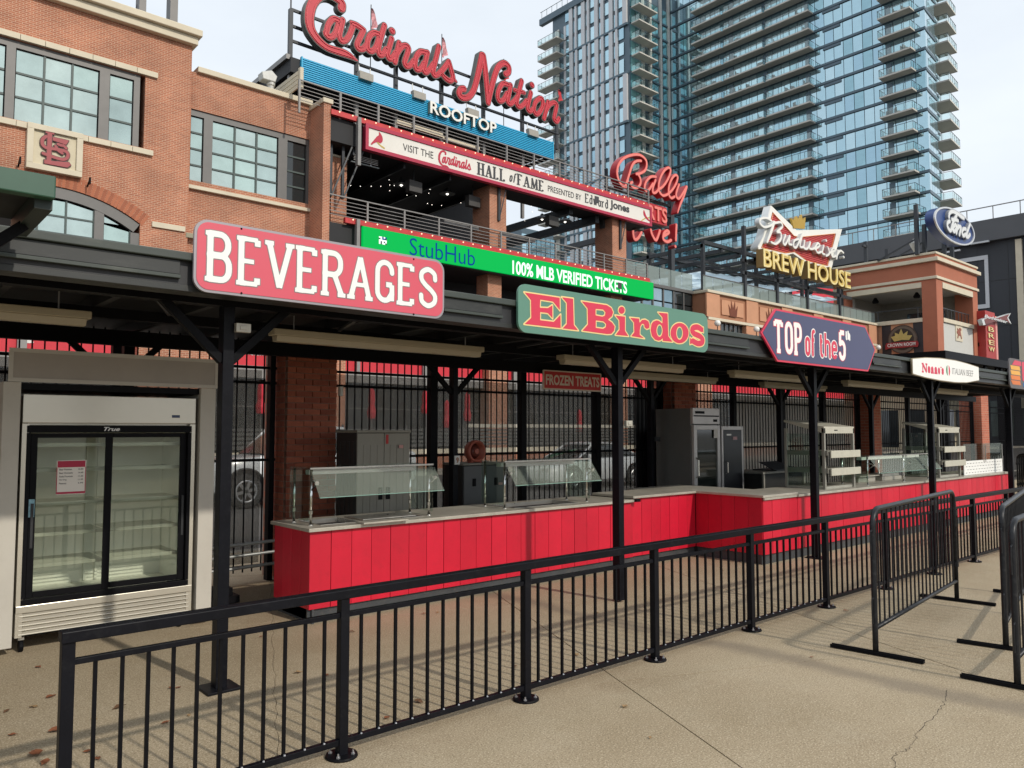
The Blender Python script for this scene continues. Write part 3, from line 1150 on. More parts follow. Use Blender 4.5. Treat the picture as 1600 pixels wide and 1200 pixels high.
# gutter: cap strip, face, ledge, lower lip
M().box(CANX0, CANX1, 4.69, 4.85, 2.686, 2.735).build('gutter_cap', GUTG, can, bev=.006)
M().box(CANX0, CANX1, 4.735, 4.84, 2.545, 2.685).build('gutter', DARK, can)
for a, b in ((CANX0 + .02, 1.50), (3.42, 4.0), (6.78, 7.58), (10.65, 11.55), (14.7, 16.5)):
    M().box(a, b, 4.715, 4.734, 2.60, 2.684).build('fascia_panel', GUT, can, bev=.003)
    M().box(a, b, 4.70, 4.733, 2.575, 2.597).build('ledge', GUTG, can, bev=.003)
M().box(CANX0, CANX1, 4.728, 4.88, 2.505, 2.544).build('gutter_lip', GUT, can, bev=.004)
cm_ = M().box(-.037, .037, -.045, .045, .016, 2.50)
for x in COLX:
    for y in (5.13, 7.85):
        c = put('column', cm_.mesh('column', BLACKW), can, (x, y, 0), bev=.003)
        bp = M().box(x - .11, x + .11, y - .11, y + .11, 0.001, .018)
        bp.build('base_plate', BLACKW, c, bev=.003)
        for s in (-1, 1):
            M().bar((x + s * .03, y, 2.14), (x + s * .42, y, 2.52), .05, .055).build('brace', BLACK, can, bev=.002)

# raking struts seen under the deck
for x in (1.5, 3.0, 5.2, 7.0, 9.0, 11.0):
    M().bar((x, 5.2, 2.55), (x + .5, 6.5, 2.60), .03, .02).build('strut', CHAR, can)

# green canopy corner at the upper left
GREEN = mat('green_fascia', (.02, .075, .045), .45, var=.12, scale=3)
gc = thing('green_canopy', 'corner of a dark green canopy roof cut off by the left edge of the frame', 'canopy', (-2, 4.3, 0))
M().box(-5, .69, 3.86, 3.92, 2.70, 2.80).build('fascia', GREEN, gc, bev=.006)
M().box(-5, .665, 3.921, 4.55, 2.74, 2.79).build('roof', DECK, gc)
M().box(.62, .69, 3.921, 4.55, 2.66, 2.735).build('end_beam', mat('green_black', (.012, .022, .018), .5), gc)
M().bar((.64, 4.3, 2.66), (.25, 4.3, 2.3), .05, .05).build('brace', BLACK, gc)
M().box(.18, .26, 4.26, 4.34, 0, 2.7).build('column', BLACK, gc) if False else None

for x, y, z, s, lab in ((2.02, 5.06, 2.33, .05, 'small pale outlet box beside the top of the left front post'), (5.95, 5.07, 1.72, .045, 'small grey outlet box on the centre front post'),
                        (9.84, 7.79, 1.5, .06, 'small grey switch box on a rear post beside the refrigerator')):
    single(M().box(x - s, x + s, y - .02, y + .02, z, z + s * 1.2).box(x - s * .5, x + s * .5, y - .026, y - .021, z + s * .3, z + s * .9), 'outlet_box', STEELD if y < 5.5 else CHAR, lab, 'outlet', bev=.003)
# fluorescent battens
FIXM = mat('batten_enamel', (.45, .40, .30), .45, var=.06)
BULB = mat('batten_lens', (.48, .43, .33), .3, var=.04)
proto = None
batt = [(2.72, 6.2, 'cream fluorescent batten under the canopy behind the BEVERAGES sign'), (-.9, 6.2, 'cream batten light at the left edge of the picture, cut by the frame'),
        (6.12, 6.2, 'cream batten light hanging just below the green restaurant sign'), (9.5, 6.2, 'cream batten light below the blue arrow-shaped sign'),
        (12.9, 6.2, 'cream batten light behind the white oval sign'), (8.55, 7.35, 'cream batten light above the tall glass-door refrigerator'),
        (12.2, 7.35, 'cream batten light above the left steel rack'), (16.2, 6.2, 'far cream batten light near the orange sign')]
for x, y, lab in batt:
    t = thing('batten_light', lab, 'ceiling light', (x, y, 2.44), 'fluorescent battens under the canopy')
    M().box(x, x + 2.25, y - .065, y + .065, 2.475, 2.53).build('housing', FIXM, t, bev=.006)
    M().prism([(x + .03, y - .055, 2.474), (x + .03, y + .055, 2.474), (x + .03, y + .04, 2.425), (x + .03, y - .04, 2.425)], (2.19, 0, 0)).build('lens', BULB, t, bev=.004)
    for q in (.2, 2.05):
        M().tube([(x + q, y, 2.53), (x + q, y, 2.74)], .006, 6).build('hanger', GALV, t)

# ================================================================ red counters
def counter_run(t, p, q, ztop, n, base_h=.125):
    """row of upright red boards from p to q with a black plinth; boards face the right-hand side of p->q"""
    p, q = np.array([*p, 0.0]), np.array([*q, 0.0])
    d = (q - p) / np.linalg.norm(q - p)
    nrm = np.array([d[1], -d[0], 0])
    L = np.linalg.norm(q - p)
    wv = L / n
    for k in range(n):
        a = p + d * (k * wv + .0022)
        b = p + d * ((k + 1) * wv - .0022)
        off = .0012 * ((k * 5) % 3)
        m = M().prism([a + nrm * off, b + nrm * off, b - nrm * .014, a - nrm * .014][::-1], (0, 0, ztop - base_h))
        m.v = [(v[0], v[1], v[2] + base_h) for v in m.v]
        m.build('board', (REDP, REDP2, REDP, REDP3)[(k * 7 + n) % 4], t, bev=.002)
    a, b = p - nrm * .03, q - nrm * .03
    m = M().prism([a, b, b - nrm * .02, a - nrm * .02][::-1], (0, 0, base_h - .002))
    m.build('plinth', PLINTH, t)


PLINTH = mat('plinth_vinyl', (.05, .055, .06), .5, var=.2, dirt=.3, dirtcol=(.15, .13, .1))
INNER = mat('counter_core', (.02, .012, .012), .8)
# A: the long left counter
ca = thing('counter', 'long red boarded counter with steel top nearest the camera, carrying two glass guards', 'counter', (3.14, 6.28, 0), 'red concession counters')
counter_run(ca, (3.14, 6.28), (7.44, 6.28), .795, 21)
counter_run(ca, (3.14, 7.0), (3.14, 6.28), .795, 4)
M().box(3.17, 7.42, 6.32, 6.99, .02, .79).build('core', INNER, ca)
top = M()
top.box(3.11, 7.46, 6.235, 6.40, .797, .828)
top.box(3.11, 7.46, 6.86, 7.03, .797, .828)
for a, b in ((3.11, 3.3), (3.72, 3.78), (4.42, 5.6), (6.62, 7.46)):
    top.box(a, b, 6.401, 6.859, .797, .828)
top.build('steel_top', STEELD, ca, bev=.003)
for a, b, dz in ((3.3, 3.72, 0), (3.78, 4.42, 0), (5.6, 6.62, 0)):
    w_ = M()
    w_.box(a + .004, b - .004, 6.405, 6.855, .70, .71)
    w_.box(a + .004, a + .012, 6.405, 6.855, .71, .832)
    w_.box(b - .012, b - .004, 6.405, 6.855, .71, .832)
    w_.box(a + .012, b - .012, 6.405, 6.413, .71, .832)
    w_.box(a + .012, b - .012, 6.847, 6.855, .71, .832)
    w_.build('pan_well', STEEL, ca)
sl = M().prism([(3.30, 6.20, .842), (3.86, 6.20, .842), (3.78, 6.42, .842), (3.36, 6.42, .842)], (0, 0, .018))
single(M().box(3.62, 4.1, 6.19, 6.34, .829, .845), 'lid', STEELD, 'folded steel well cover lying askew on the left end of the long counter', 'lid', bev=.002)
single(M().box(3.76, 4.36, 6.45, 6.80, .832, .842), 'pan_lid', STEEL, 'flat steel pan lid over the middle well of the left counter', 'lid', bev=.003)

# B + C: the inside corner
cb = thing('counter', 'L-shaped red counter turning the corner between the two long counters', 'counter', (8.76, 6.28, 0), 'red concession counters')
counter_run(cb, (7.45, 6.30), (8.76, 6.30), .835, 7)
counter_run(cb, (8.76, 6.295), (8.76, 5.30), .835, 5)
M().box(7.48, 8.9, 6.34, 6.9, .02, .83).build('core', INNER, cb)
M().box(8.80, 9.3, 5.34, 6.34, .02, .83).build('core', INNER, cb)
tp = M().prism([(7.43, 6.255, .837), (8.715, 6.255, .837), (8.715, 5.255, .837), (9.55, 5.255, .837), (9.55, 7.15, .837), (8.35, 7.15, .837), (8.35, 6.95, .837), (7.43, 6.95, .837)], (0, 0, .03))
tp.build('steel_top', STEELD, cb, bev=.003)
M().box(7.42, 7.5, 6.2, 6.26, .80, .835).build('joint_clip', BLACK, cb)

# D: the far counter
cdx0, cdx1 = 8.764, 18.0
cd = thing('counter', 'long red boarded counter on the right, with steel racks and a white screen', 'counter', (cdx0, 5.29, 0), 'red concession counters')
counter_run(cd, (cdx0, 5.29), (cdx1, 5.29), .805, 44)
counter_run(cd, (cdx1, 5.30), (cdx1, 6.1), .805, 4) if False else None
M().box(cdx1 - .02, cdx1, 5.31, 6.1, .02, .8).build('end_panel', REDP, cd)
M().box(9.32, cdx1 - .03, 5.33, 6.1, .02, .80).build('core', INNER, cd)
M().box(9.56, cdx1 + .03, 5.245, 6.12, .807, .838).build('steel_top', STEELD, cd, bev=.003)
M().box(cdx0 - .01, 9.55, 5.262, 5.284, .806, .835).build('trim', STEELD, cd)

# ---------------------------------------------------------------- sneeze guards
GLS = clear_glass('guard_glass', (.86, .93, .89), .09)
GLSF = film('pale_guard_glass', (.50, .58, .50), .13)  # sloping front panes: see-through sheet with an even pale grey-green film
GEDGE = mat('glass_edge', (.25, .42, .36), .15, var=0)


def sneeze_guard(label, xa, xb, yf=6.45, yb=6.79, z0=.829, z1=1.33, posts=None, ledge=True):
    t = thing('sneeze_guard', label, 'food guard', (xa, yf, z0), 'glass guards on the counters')
    xs = posts or (xa, xb)
    for x in xs:
        for y in ((yf, yb) if ledge else (yf,)):
            p = M().tube([(x, y, z0), (x, y, z1)], .0125, 10).build('post', CHROME, t, smooth=True)
            M().lathe([(.024, z0), (.024, z0 + .008)], (x, y, 0), 12).build('foot', CHROME, p)
            M().lathe([(.018, z0 + .1), (.018, z0 + .13)], (x, y, 0), 10).build('clamp', CHROME, p)
    M().box(xa - .03, xb + .03, yf - .03, yb + .03, z1, z1 + .012).build('top_glass', GLS, t)
    M().box(xa - .03, xb + .03, yf - .036, yf - .03, z1 - .002, z1 + .014).build('edge_trim', STEEL, t)
    # sloping front pane
    f = M().prism([(xa - .02, yf - .04, z1 - .02), (xa - .02, yf - .034, z1 - .02), (xa - .02, yf - .20, z1 - .24), (xa - .02, yf - .206, z1 - .24)], (xb - xa + .06, 0, 0))
    f.build('front_pane', GLSF, t)
    M().box(xa - .02, xb + .04, yf - .209, yf - .198, z1 - .246, z1 - .24).build('pane_edge', GEDGE, t)
    for x in xs:
        a = M()
        a.bar((x, yf, z1 - .10), (x, yf - .09, z1 - .12), .016, .016)
        a.lathe([(.02, -.012), (.02, .012)], (x, yf - .1, z1 - .12), 10, 'y')
        a.bar((x, yf - .005, z1 - .19), (x, yf - .10, z1 - .13), .012, .012)
        a.build('bracket', CHROME, t)
    if ledge:
        M().box(xa - .035, xa - .029, yf - .02, yb + .02, z0 + .04, z1 - .005).build('side_pane', GLS, t)
        M().box(xb + .029, xb + .035, yf - .02, yb + .02, z0 + .04, z1 - .005).build('side_pane', GLS, t)
        M().box(xa + .03, xb - .1, yf + .10, yf + .18, z1 - .055, z1 - .012).build('light_strip', WHITEP, t, bev=.003)
    return t


sneeze_guard('glass guard on four chrome posts at the left end of the long red counter', 3.23, 4.51)
sneeze_guard('glass guard in the middle of the long red counter, left of the centre post', 5.51, 6.80)
sneeze_guard('long glass guard on three white posts on the far counter between the two racks', 11.95, 14.25, 5.42, 5.82, .838, 1.27, (11.95, 13.25, 14.25))


# ---------------------------------------------------------------- tiered steel racks
RACKM = mat('rack_enamel', (.54, .52, .43), .4, .1, var=.1, dirt=.2, dirtcol=(.2, .2, .15))
RACKD = mat('rack_side', (.30, .29, .25), .45, .2, var=.12)
HEATER = mat('rack_shelf', (.42, .41, .35), .4, .3, var=.15)


def rack(label, xa, xb, ya=5.40, yb=6.02, z0=.838, z1=1.73):
    t = thing('display_rack', label, 'rack', (xa, ya, z0), 'tiered steel food racks')
    for x in (xa + .02, xb - .02):
        for y in (ya + .02, yb - .02):
            M().box(x - .02, x + .02, y - .02, y + .02, z0, z1 - .02).build('post', RACKD, t, bev=.003)
    M().prism([(xa, ya, z1 - .10), (xa, yb, z1 + .07), (xa, yb, z1 + .10), (xa, ya, z1 - .0)], (xb - xa, 0, 0)).build('canopy', RACKM, t, bev=.004)
    for z in (z0 + .52, z0 + .27):
        s = M().box(xa + .045, xb - .045, ya - .06, yb - .03, z, z + .02).build('shelf', HEATER, t, bev=.003)
        M().box(xa + .03, xb + .01, ya - .085, ya - .061, z - .075, z + .03).build('shelf_front', RACKM, t, bev=.006)
        M().box(xa + .008, xa + .03, ya - .04, yb - .03, z - .04, z + .03).build('shelf_side', RACKD, t)
    M().box(xa + .005, xb - .005, ya + .03, yb - .03, z0, z0 + .035).build('base_shelf', HEATER, t, bev=.003)
    M().box(xa + .3, xa + .4, ya - .002, ya - .0005, z1 - .06, z1 - .045).build('badge', BLACK, t)
    M().box(xa - .004, xa - .001, ya + .05, yb - .05, z0 + .04, z1 - .1).build('side_pane', GLS, t)
    return t


rack('left of two open steel display racks with white-fronted tilted shelves on the far counter', 10.58, 11.50)
rack('right of two steel display racks, partly behind the canopy post near the white oval sign', 14.72, 15.72)

# white screen with a repeating print and glass above
ws = thing('counter_screen', 'white low screen with rows of tiny dark marks, right end of the red counter', 'screen', (15.86, 5.4, .838))
M().box(15.86, 17.96, 5.395, 5.41, .84, 1.10).build('panel', mat('white_vinyl', (.86, .86, .83), .5, var=.02), ws)
dm = M()
for r_ in range(4):
    for k in range(14):
        u = 15.95 + k * .148 + (r_ % 2) * .07
        if u < 17.85:
            dm.box(u, u + .052, 5.3925, 5.3945, .872 + r_ * .058, .883 + r_ * .058)
            dm.box(u + .09, u + .1, 5.3925, 5.3945, .874 + r_ * .058, .881 + r_ * .058)
dm.build('printed_marks', mat('grey_print', (.12, .12, .13), .6, var=0), ws, kind='stuff')
for a, b in ((15.88, 16.9), (16.93, 17.95)):
    M().box(a, b, 5.40, 5.406, 1.10, 1.42).build('glass_pane', GLS, ws)
for x in (15.87, 16.9, 17.0, 17.95):
    M().box(x - .01, x + .01, 5.385, 5.395, 1.06, 1.40).build('glass_clamp', STEEL, ws)

# ================================================================ sliding-door drinks cooler in its pale surround
YC = 6.9
su = thing('cooler_surround', 'pale grey panel surround framing the sliding-door cooler, its lower half sunlit', 'surround', (1.7, YC, 0))
M().box(.93, 1.045, YC - .03, YC + .85, .06, 2.045).build('side_panel', LIGHTP, su, bev=.004)
M().box(2.385, 2.515, YC - .03, YC + .85, .06, 2.045).build('side_panel', LIGHTP, su, bev=.004)
M().box(.965, 2.515, YC - .05, YC + .01, 2.05, 2.30).build('header_board', mat('header_board', (.36, .32, .275), .5, var=.06), su)
for z in (2.045, 2.27):
    M().box(.955, 2.525, YC - .056, YC - .051, z, z + .03).build('trim', LIGHTP, su)
for x in (.955, 2.495):
    M().box(x, x + .03, YC - .056, YC - .051, 2.076, 2.269).build('trim', LIGHTP, su)
M().box(1.05, 2.38, YC + .2, YC + .25, .1, 2.04).build('back_panel', BLACK, su) if False else None
M().box(1.046, 2.384, YC + .01, YC + .8, 1.99, 2.04).build('soffit', BLACK, su)

co = thing('drinks_cooler', 'large empty two-door sliding glass cooler with steel louvres at the base, far left', 'cooler', (1.71, YC, 0))
ca0, ca1 = 1.066, 2.355
CAB = mat('cooler_steel', (.62, .58, .49), .27, .5, var=.06, scale=1.5)
CABI = mat('cooler_liner', (.86, .86, .79), .5, var=.05)
M().box(ca0, ca1, YC - .004, YC + .06, 1.735, 1.955).build('header_panel', CAB, co, bev=.004)
cb_ = M()
cb_.box(ca0, ca0 + .045, YC + .0, YC + .75, .12, 1.73)
cb_.box(ca1 - .045, ca1, YC + .0, YC + .75, .12, 1.73)
cb_.box(ca0 + .046, ca1 - .046, YC + .72, YC + .75, .12, 1.95)
cb_.box(ca0 + .046, ca1 - .046, YC + .061, YC + .719, 1.72, 1.95)
cb_.box(ca0 + .046, ca1 - .046, YC + .1, YC + .719, .12, .36)
cb_.build('cabinet', CAB, co)
li = M()
li.box(ca0 + .047, ca1 - .047, YC + .70, YC + .715, .365, 1.715)
li.box(ca0 + .046, ca0 + .056, YC + .1, YC + .699, .365, 1.715)
li.box(ca1 - .056, ca1 - .046, YC + .1, YC + .699, .365, 1.715)
li.box(ca0 + .06, ca1 - .06, YC + .1, YC + .699, .361, .37)
li.build('liner', CABI, co)
# door frame and two sliding leaves
fr = M()
fr.box(ca0 + .03, ca1 - .03, YC - .002, YC + .06, 1.66, 1.715)
fr.box(ca0 + .03, ca1 - .03, YC - .002, YC + .06, .355, .40)
fr.box(ca0 + .03, ca0 + .06, YC - .002, YC + .06, .401, 1.659)
fr.box(ca1 - .06, ca1 - .03, YC - .002, YC + .06, .401, 1.659)
fr.build('door_frame', BLACK, co, bev=.003)
CGL = clear_glass('cooler_glass', (.93, .95, .91), .045)
for a, b, yy in ((ca0 + .062, 1.70, YC + .006), (1.665, ca1 - .062, YC + .034)):
    d = M()
    d.box(a, a + .045, yy, yy + .022, .405, 1.655)
    d.box(b - .05, b, yy, yy + .022, .405, 1.655)
    d.box(a + .046, b - .051, yy, yy + .022, 1.62, 1.655)
    d.box(a + .046, b - .051, yy, yy + .022, .405, .45)
    dd = d.build('sliding_door', BLACK, co, bev=.002)
    M().box(a + .046, b - .051, yy + .008, yy + .013, .451, 1.619).build('glass', CGL, dd)
    hx_ = a + .012 if a < 1.5 else b - .032
    M().box(hx_, hx_ + .02, yy - .012, yy - .001, .78, 1.12).build('handle', DARK, dd, bev=.003)
for z in (.62, .86, 1.1, 1.36, 1.56):
    for a, b in ((ca0 + .06, 1.70), (1.72, ca1 - .06)):
        s = M()
        for k in range(12):
            s.box(a, b, YC + .16 + k * .042, YC + .166 + k * .042, z, z + .005)
        s.box(a, b, YC + .14, YC + .148, z - .012, z + .016)
        s.build('wire_shelf', mat('shelf_wire', (.45, .46, .4), .4, .3, var=0) if z == .62 and a < 1.5 else bpy.data.materials['shelf_wire'], co)
for x in (1.66, 1.75):
    M().box(x, x + .02, YC + .67, YC + .699, .38, 1.7).build('shelf_rail', CABI, co)
M().box(ca0, ca1, YC - .006, YC + .05, .30, .353).build('sill_strip', CAB, co, bev=.003)
M().box(ca0 + .01, ca1 - .01, YC + .02, YC + .09, .12, .3).build('grille_back', BLACK, co)
for k in range(5):
    z = .132 + k * .034
    M().prism([(ca0 + .02, YC + .019, z + .033), (ca0 + .02, YC - .004, z + .010), (ca0 + .02, YC - .004, z + .003), (ca0 + .02, YC + .019, z)], (ca1 - ca0 - .04, 0, 0)).build('louvre', CAB, co, bev=.003)
M().box(ca1 - .2, ca1 - .135, YC - .007, YC - .0045, 1.785, 1.808).build('display', mat('blue_display', (.01, .02, .08), .2, var=0), co)
yp = yplane(YC - .003)
yp.text('badge', 'True', (1.63, 1.75, 1.672, 1.705), co, STEEL, .0, .003, bold=.02, shear=.35)
for x in (ca0 + .05, ca1 - .08):
    for y in (YC + .06, YC + .68):
        c = M().lathe([(.042, -.014), (.045, -.008), (.045, .008), (.042, .014)], (x, y, .045), 14, 'x').build('caster', BLACK, co, smooth=False)
        M().box(x - .02, x + .02, y - .02, y + .02, .092, .119).build('caster_fork', STEEL, c)
# things on the glass
nt_ = thing('price_notice', 'red and white price list taped to the left cooler door', 'notice', (1.42, YC, 1.2))
nx0, nx1 = xy(91, YC), xy(137, YC)
nz0, nz1 = zy(114, 772, YC), zy(114, 719, YC)
PAPER = mat('paper', (.78, .74, .68), .7, var=.03)
REDPR = mat('red_print', (.42, .02, .06), .6, var=.03)
INK = mat('ink', (.05, .045, .045), .6, var=0)
M().box(nx0, nx1, YC + .002, YC + .0035, nz0, nz1).build('sheet', PAPER, nt_)
nd = yplane(YC + .0018)
M().box(nx0 + .006, nx1 - .006, YC + .0005, YC + .0017, nz1 - .055, nz1 - .005).build('heading_band', REDPR, nt_)
M().box(nx0 + .004, nx1 - .004, YC + .0005, YC + .0017, nz0 + .004, nz0 + .02).build('foot_band', REDPR, nt_)
b4 = M()
for x in (nx0 + .001, nx1 - .006):
    b4.box(x, x + .005, YC + .0006, YC + .0016, nz0 + .005, nz1 - .056)
b4.build('border', REDPR, nt_)
yq = yplane(YC)
for k, (a, b) in enumerate((('Beer Premium', '15.99'), ('Beer Domestic', '14.49'), ('Soda Fountain', '11.25'), ('Hot Dog', '11.99'), ('Peanuts', '5.99'))):
    z = nz1 - .078 - k * .027
    yq.text('printed_line', a, (nx0 + .02, nx0 + .02 + .0072 * len(a), z, z + .013), nt_, INK, -.0018, .001, bold=.01)
    yq.text('printed_price', b, (nx1 - .055, nx1 - .02, z, z + .012), nt_, INK, -.0018, .001, bold=.01)
sk = M().box(xy(48, YC), xy(59, YC), YC + .003, YC + .0045, zy(53, 808, YC), zy(53, 780, YC))
single(sk, 'sticker', mat('blue_sticker', (.22, .40, .48), .5, var=.55, scale=30), 'small blue and white sticker low on the left cooler door', 'sticker')

# ================================================================ equipment behind the counters
YB = 7.3
pc = thing('plastic_cabinet', 'tall taupe two-door plastic cabinet with a red latch tag behind the left glass guard', 'cabinet', (4.5, YB, 0))
PLG = mat('taupe_plastic', (.29, .27, .225), .55, var=.06)
PLD = mat('black_plastic', (.02, .02, .02), .5, var=.1)
cx0, cx1, cz = 4.18, 4.84, 1.68
M().box(cx0, cx1, YB + .02, YB + .46, .02, cz - .03).build('carcass', PLD, pc, bev=.006)
M().box(cx0 - .012, cx1 + .012, YB - .012, YB + .47, cz - .028, cz).build('lid', PLG, pc, bev=.006)
for a, b in ((cx0, (cx0 + cx1) / 2 - .003), ((cx0 + cx1) / 2 + .003, cx1)):
    d = M().box(a, b, YB, YB + .019, .05, cz - .034).build('door', PLG, pc, bev=.004)
    for k in range(3):
        u = a + .07 + k * .085
        M().box(u, u + .03, YB - .006, YB - .0005, .25, cz - .16).build('rib', PLG, d, bev=.003)
    M().box(b - .07 if a == cx0 else a + .02, b - .02 if a == cx0 else a + .07, YB - .014, YB - .007, .93, 1.06).build('handle', BLACK, d)
for k in range(4):
    y = YB + .06 + k * .1
    M().box(cx0 - .006, cx0 - .0005, y, y + .05, .15, cz - .12).build('side_rib', PLD, pc, bev=.003)
M().box(4.53, 4.56, YB - .006, YB - .001, cz - .15, cz - .05).build('latch_tag', mat('red_tag', (.5, .02, .02), .5), pc)
M().box(4.68, 4.75, YB - .006, YB - .001, cz - .20, cz - .165).build('maker_label', mat('label_white', (.6, .3, .27), .5, var=0), pc)

lc = thing('low_cabinet', 'low dark grey plastic cabinet with a red fan on top behind the long counter', 'cabinet', (6.5, 7.97, 0))
M().box(6.11, 6.86, 7.99, 8.40, .02, 1.22).build('carcass', PLD, lc, bev=.006)
PLC = mat('dark_grey_plastic', (.11, .112, .112), .5, var=.06)
M().box(6.10, 6.87, 7.965, 8.41, 1.222, 1.25).build('lid', PLG, lc, bev=.006)
for a, b in ((6.12, 6.48), (6.49, 6.85)):
    d = M().box(a, b, 7.97, 7.988, .05, 1.21).build('door', PLC, lc, bev=.004)
    M().box(a + .14, a + .19, 7.958, 7.969, .95, 1.05).build('handle', BLACK, d)
M().box(6.7, 6.77, 7.964, 7.9695, .95, .98).build('maker_label', bpy.data.materials['label_white'], lc)

TERRA = mat('terracotta_plastic', (.42, .10, .06), .5, var=.08)
fn = thing('fan', 'round brick-red drum fan standing on the low dark cabinet', 'fan', (6.42, 8.1, 1.25))
fc = (6.40, 8.1, 1.40)
M().lathe([(.135, -.06), (.15, 0), (.145, .05), (.115, .055), (.11, -.045)], fc, 24, 'y').build('drum', TERRA, fn, smooth=True)
M().lathe([(.105, -.03), (.05, .03), (.03, .035)], fc, 20, 'y').build('blade_disc', mat('fan_dark', (.13, .03, .02), .5), fn, smooth=True)
M().lathe([(.04, .03), (.036, .05)], fc, 14, 'y').build('hub', TERRA, fn)
for s in (-1, 1):
    M().box(fc[0] + s * .07 - .02, fc[0] + s * .07 + .02, 8.06, 8.14, 1.251, 1.29).build('foot', TERRA, fn)

fg = thing('refrigerator', 'tall grey refrigerator with one glass door behind the corner of the counter', 'refrigerator', (10.2, 7.2, 0))
FRS = mat('grey_steel_side', (.16, .16, .15), .45, .3, var=.05)
FRF = mat('fridge_front', (.60, .57, .55), .4, .4, var=.06)
fx0, fx1, fy, fz = 9.95, 10.66, 7.2, zy(1080, 637, 7.2)
M().box(fx0, fx1, fy + .03, fy + .70, .1, fz - .01).build('cabinet', FRS, fg, bev=.005)
M().box(fx0, fx1, fy - .02, fy + .028, fz - .25, fz).build('header_panel', FRF, fg, bev=.004)
M().box(fx0 + .02, fx1 - .02, fy - .024, fy - .021, fz - .135, fz - .115).build('grille_slot', BLACK, fg)
M().box(fx0 + .06, fx0 + .3, fy - .025, fy - .021, fz - .09, fz - .05).build('name_plate', BLACK, fg)
M().box(fx1 - .17, fx1 - .07, fy - .025, fy - .021, fz - .215, fz - .175).build('control', BLACK, fg)
d = M()
d.box(fx0 + .01, fx0 + .09, fy - .03, fy + .02, .2, fz - .27)
d.box(fx1 - .075, fx1 - .005, fy - .03, fy + .02, .2, fz - .27)
d.box(fx0 + .091, fx1 - .076, fy - .03, fy + .02, fz - .34, fz - .27)
d.box(fx0 + .091, fx1 - .076, fy - .03, fy + .02, .2, .27)
dr = d.build('door', FRF, fg, bev=.003)
M().box(fx0 + .092, fx1 - .077, fy - .012, fy - .006, .271, fz - .341).build('glass', mat('dark_glass', (.02, .025, .022), .06, var=0, spec=.9), dr)
M().tube([(fx0 + .05, fy - .03, .95), (fx0 + .05, fy - .08, .98), (fx0 + .05, fy - .08, 1.22), (fx0 + .05, fy - .03, 1.25)], .012, 8).build('handle', CHROME, dr)
M().box(fx1 - .18, fx1 - .07, fy - .0335, fy - .0305, fz - .47, fz - .33).build('paper_note', PAPER, dr)
for z in (.9, 1.15, 1.4):
    M().box(fx0 + .1, fx1 - .09, fy - .0055, fy - .002, z, z + .02).build('shelf_edge', RACKD, dr)

dk = thing('holding_cabinet', 'black steel holding cabinet with a small flag sticker right of the tall refrigerator', 'cabinet', (11.05, 7.2, 0))
dz = zy(1140, 666, 7.2)
M().box(10.74, 11.36, 7.23, 7.9, .1, dz).build('cabinet', FRS, dk, bev=.005)
fr = M()
fr.box(10.74, 10.79, 7.2, 7.229, .15, dz)
fr.box(11.31, 11.36, 7.2, 7.229, .15, dz)
fr.box(10.791, 11.309, 7.2, 7.229, dz - .06, dz)
fr.build('frame', FRF, dk, bev=.003)
dr = M().box(10.792, 11.308, 7.195, 7.228, .2, dz - .064).build('door', mat('navy_black', (.012, .013, .018), .35, var=.1), dk, bev=.003)
M().tube([(10.83, 7.19, .98), (10.83, 7.15, 1.0), (10.83, 7.15, 1.16), (10.83, 7.19, 1.18)], .01, 8).build('handle', CHROME, dr)
M().box(11.05, 11.17, 7.19, 7.194, dz - .22, dz - .17).build('sticker', mat('flag_sticker', (.6, .35, .36), .5, var=.3, scale=30), dr)
M().box(10.87, 11.0, 7.19, 7.194, dz - .15, dz - .125).build('name_plate', STEEL, dr)

wt = thing('work_table', 'dark undershelf work table with a steel top right of the black holding cabinet', 'table', (12.1, 7.2, 0))
M().box(11.45, 12.9, 6.9, 7.6, .96, .99).build('steel_top', RACKD, wt, bev=.003)
M().box(11.5, 12.85, 6.96, 7.55, .1, .955).build('cabinet', PLD, wt)
for s in (11.5, 12.8):
    M().box(s, s + .04, 6.92, 6.955, 0, .955).build('leg', RACKD, wt)
single(M().prism([(11.95, 6.95, .991), (12.75, 6.95, .991), (12.75, 7.4, .991), (11.95, 7.4, .991)], (0, 0, .02)).prism([(11.97, 7.0, 1.011), (12.7, 7.0, 1.011), (12.6, 7.3, 1.13), (12.05, 7.3, 1.13)], (0, .05, 0)), 'hot_plate', CHAR,
       'low dark sloping appliance on the work table', 'appliance')

# trays and tins on the far counter
single(M().box(12.35, 12.95, 5.75, 6.0, .839, .93).box(12.30, 13.0, 5.70, 6.05, .931, .945), 'steam_pan', STEELD, 'grey steam pan under the long glass guard on the far counter', 'pan', bev=.003)
single(M().box(13.15, 13.9, 5.72, 6.0, .839, .90), 'tray', STEELD, 'flat steel tray beside the steam pan under the long glass guard', 'tray', bev=.004)
single(M().box(13.2, 13.85, 5.74, 5.98, .901, .95), 'serving_tin', STEEL, 'bright serving tin stacked on the flat steel tray', 'tin', bev=.004)

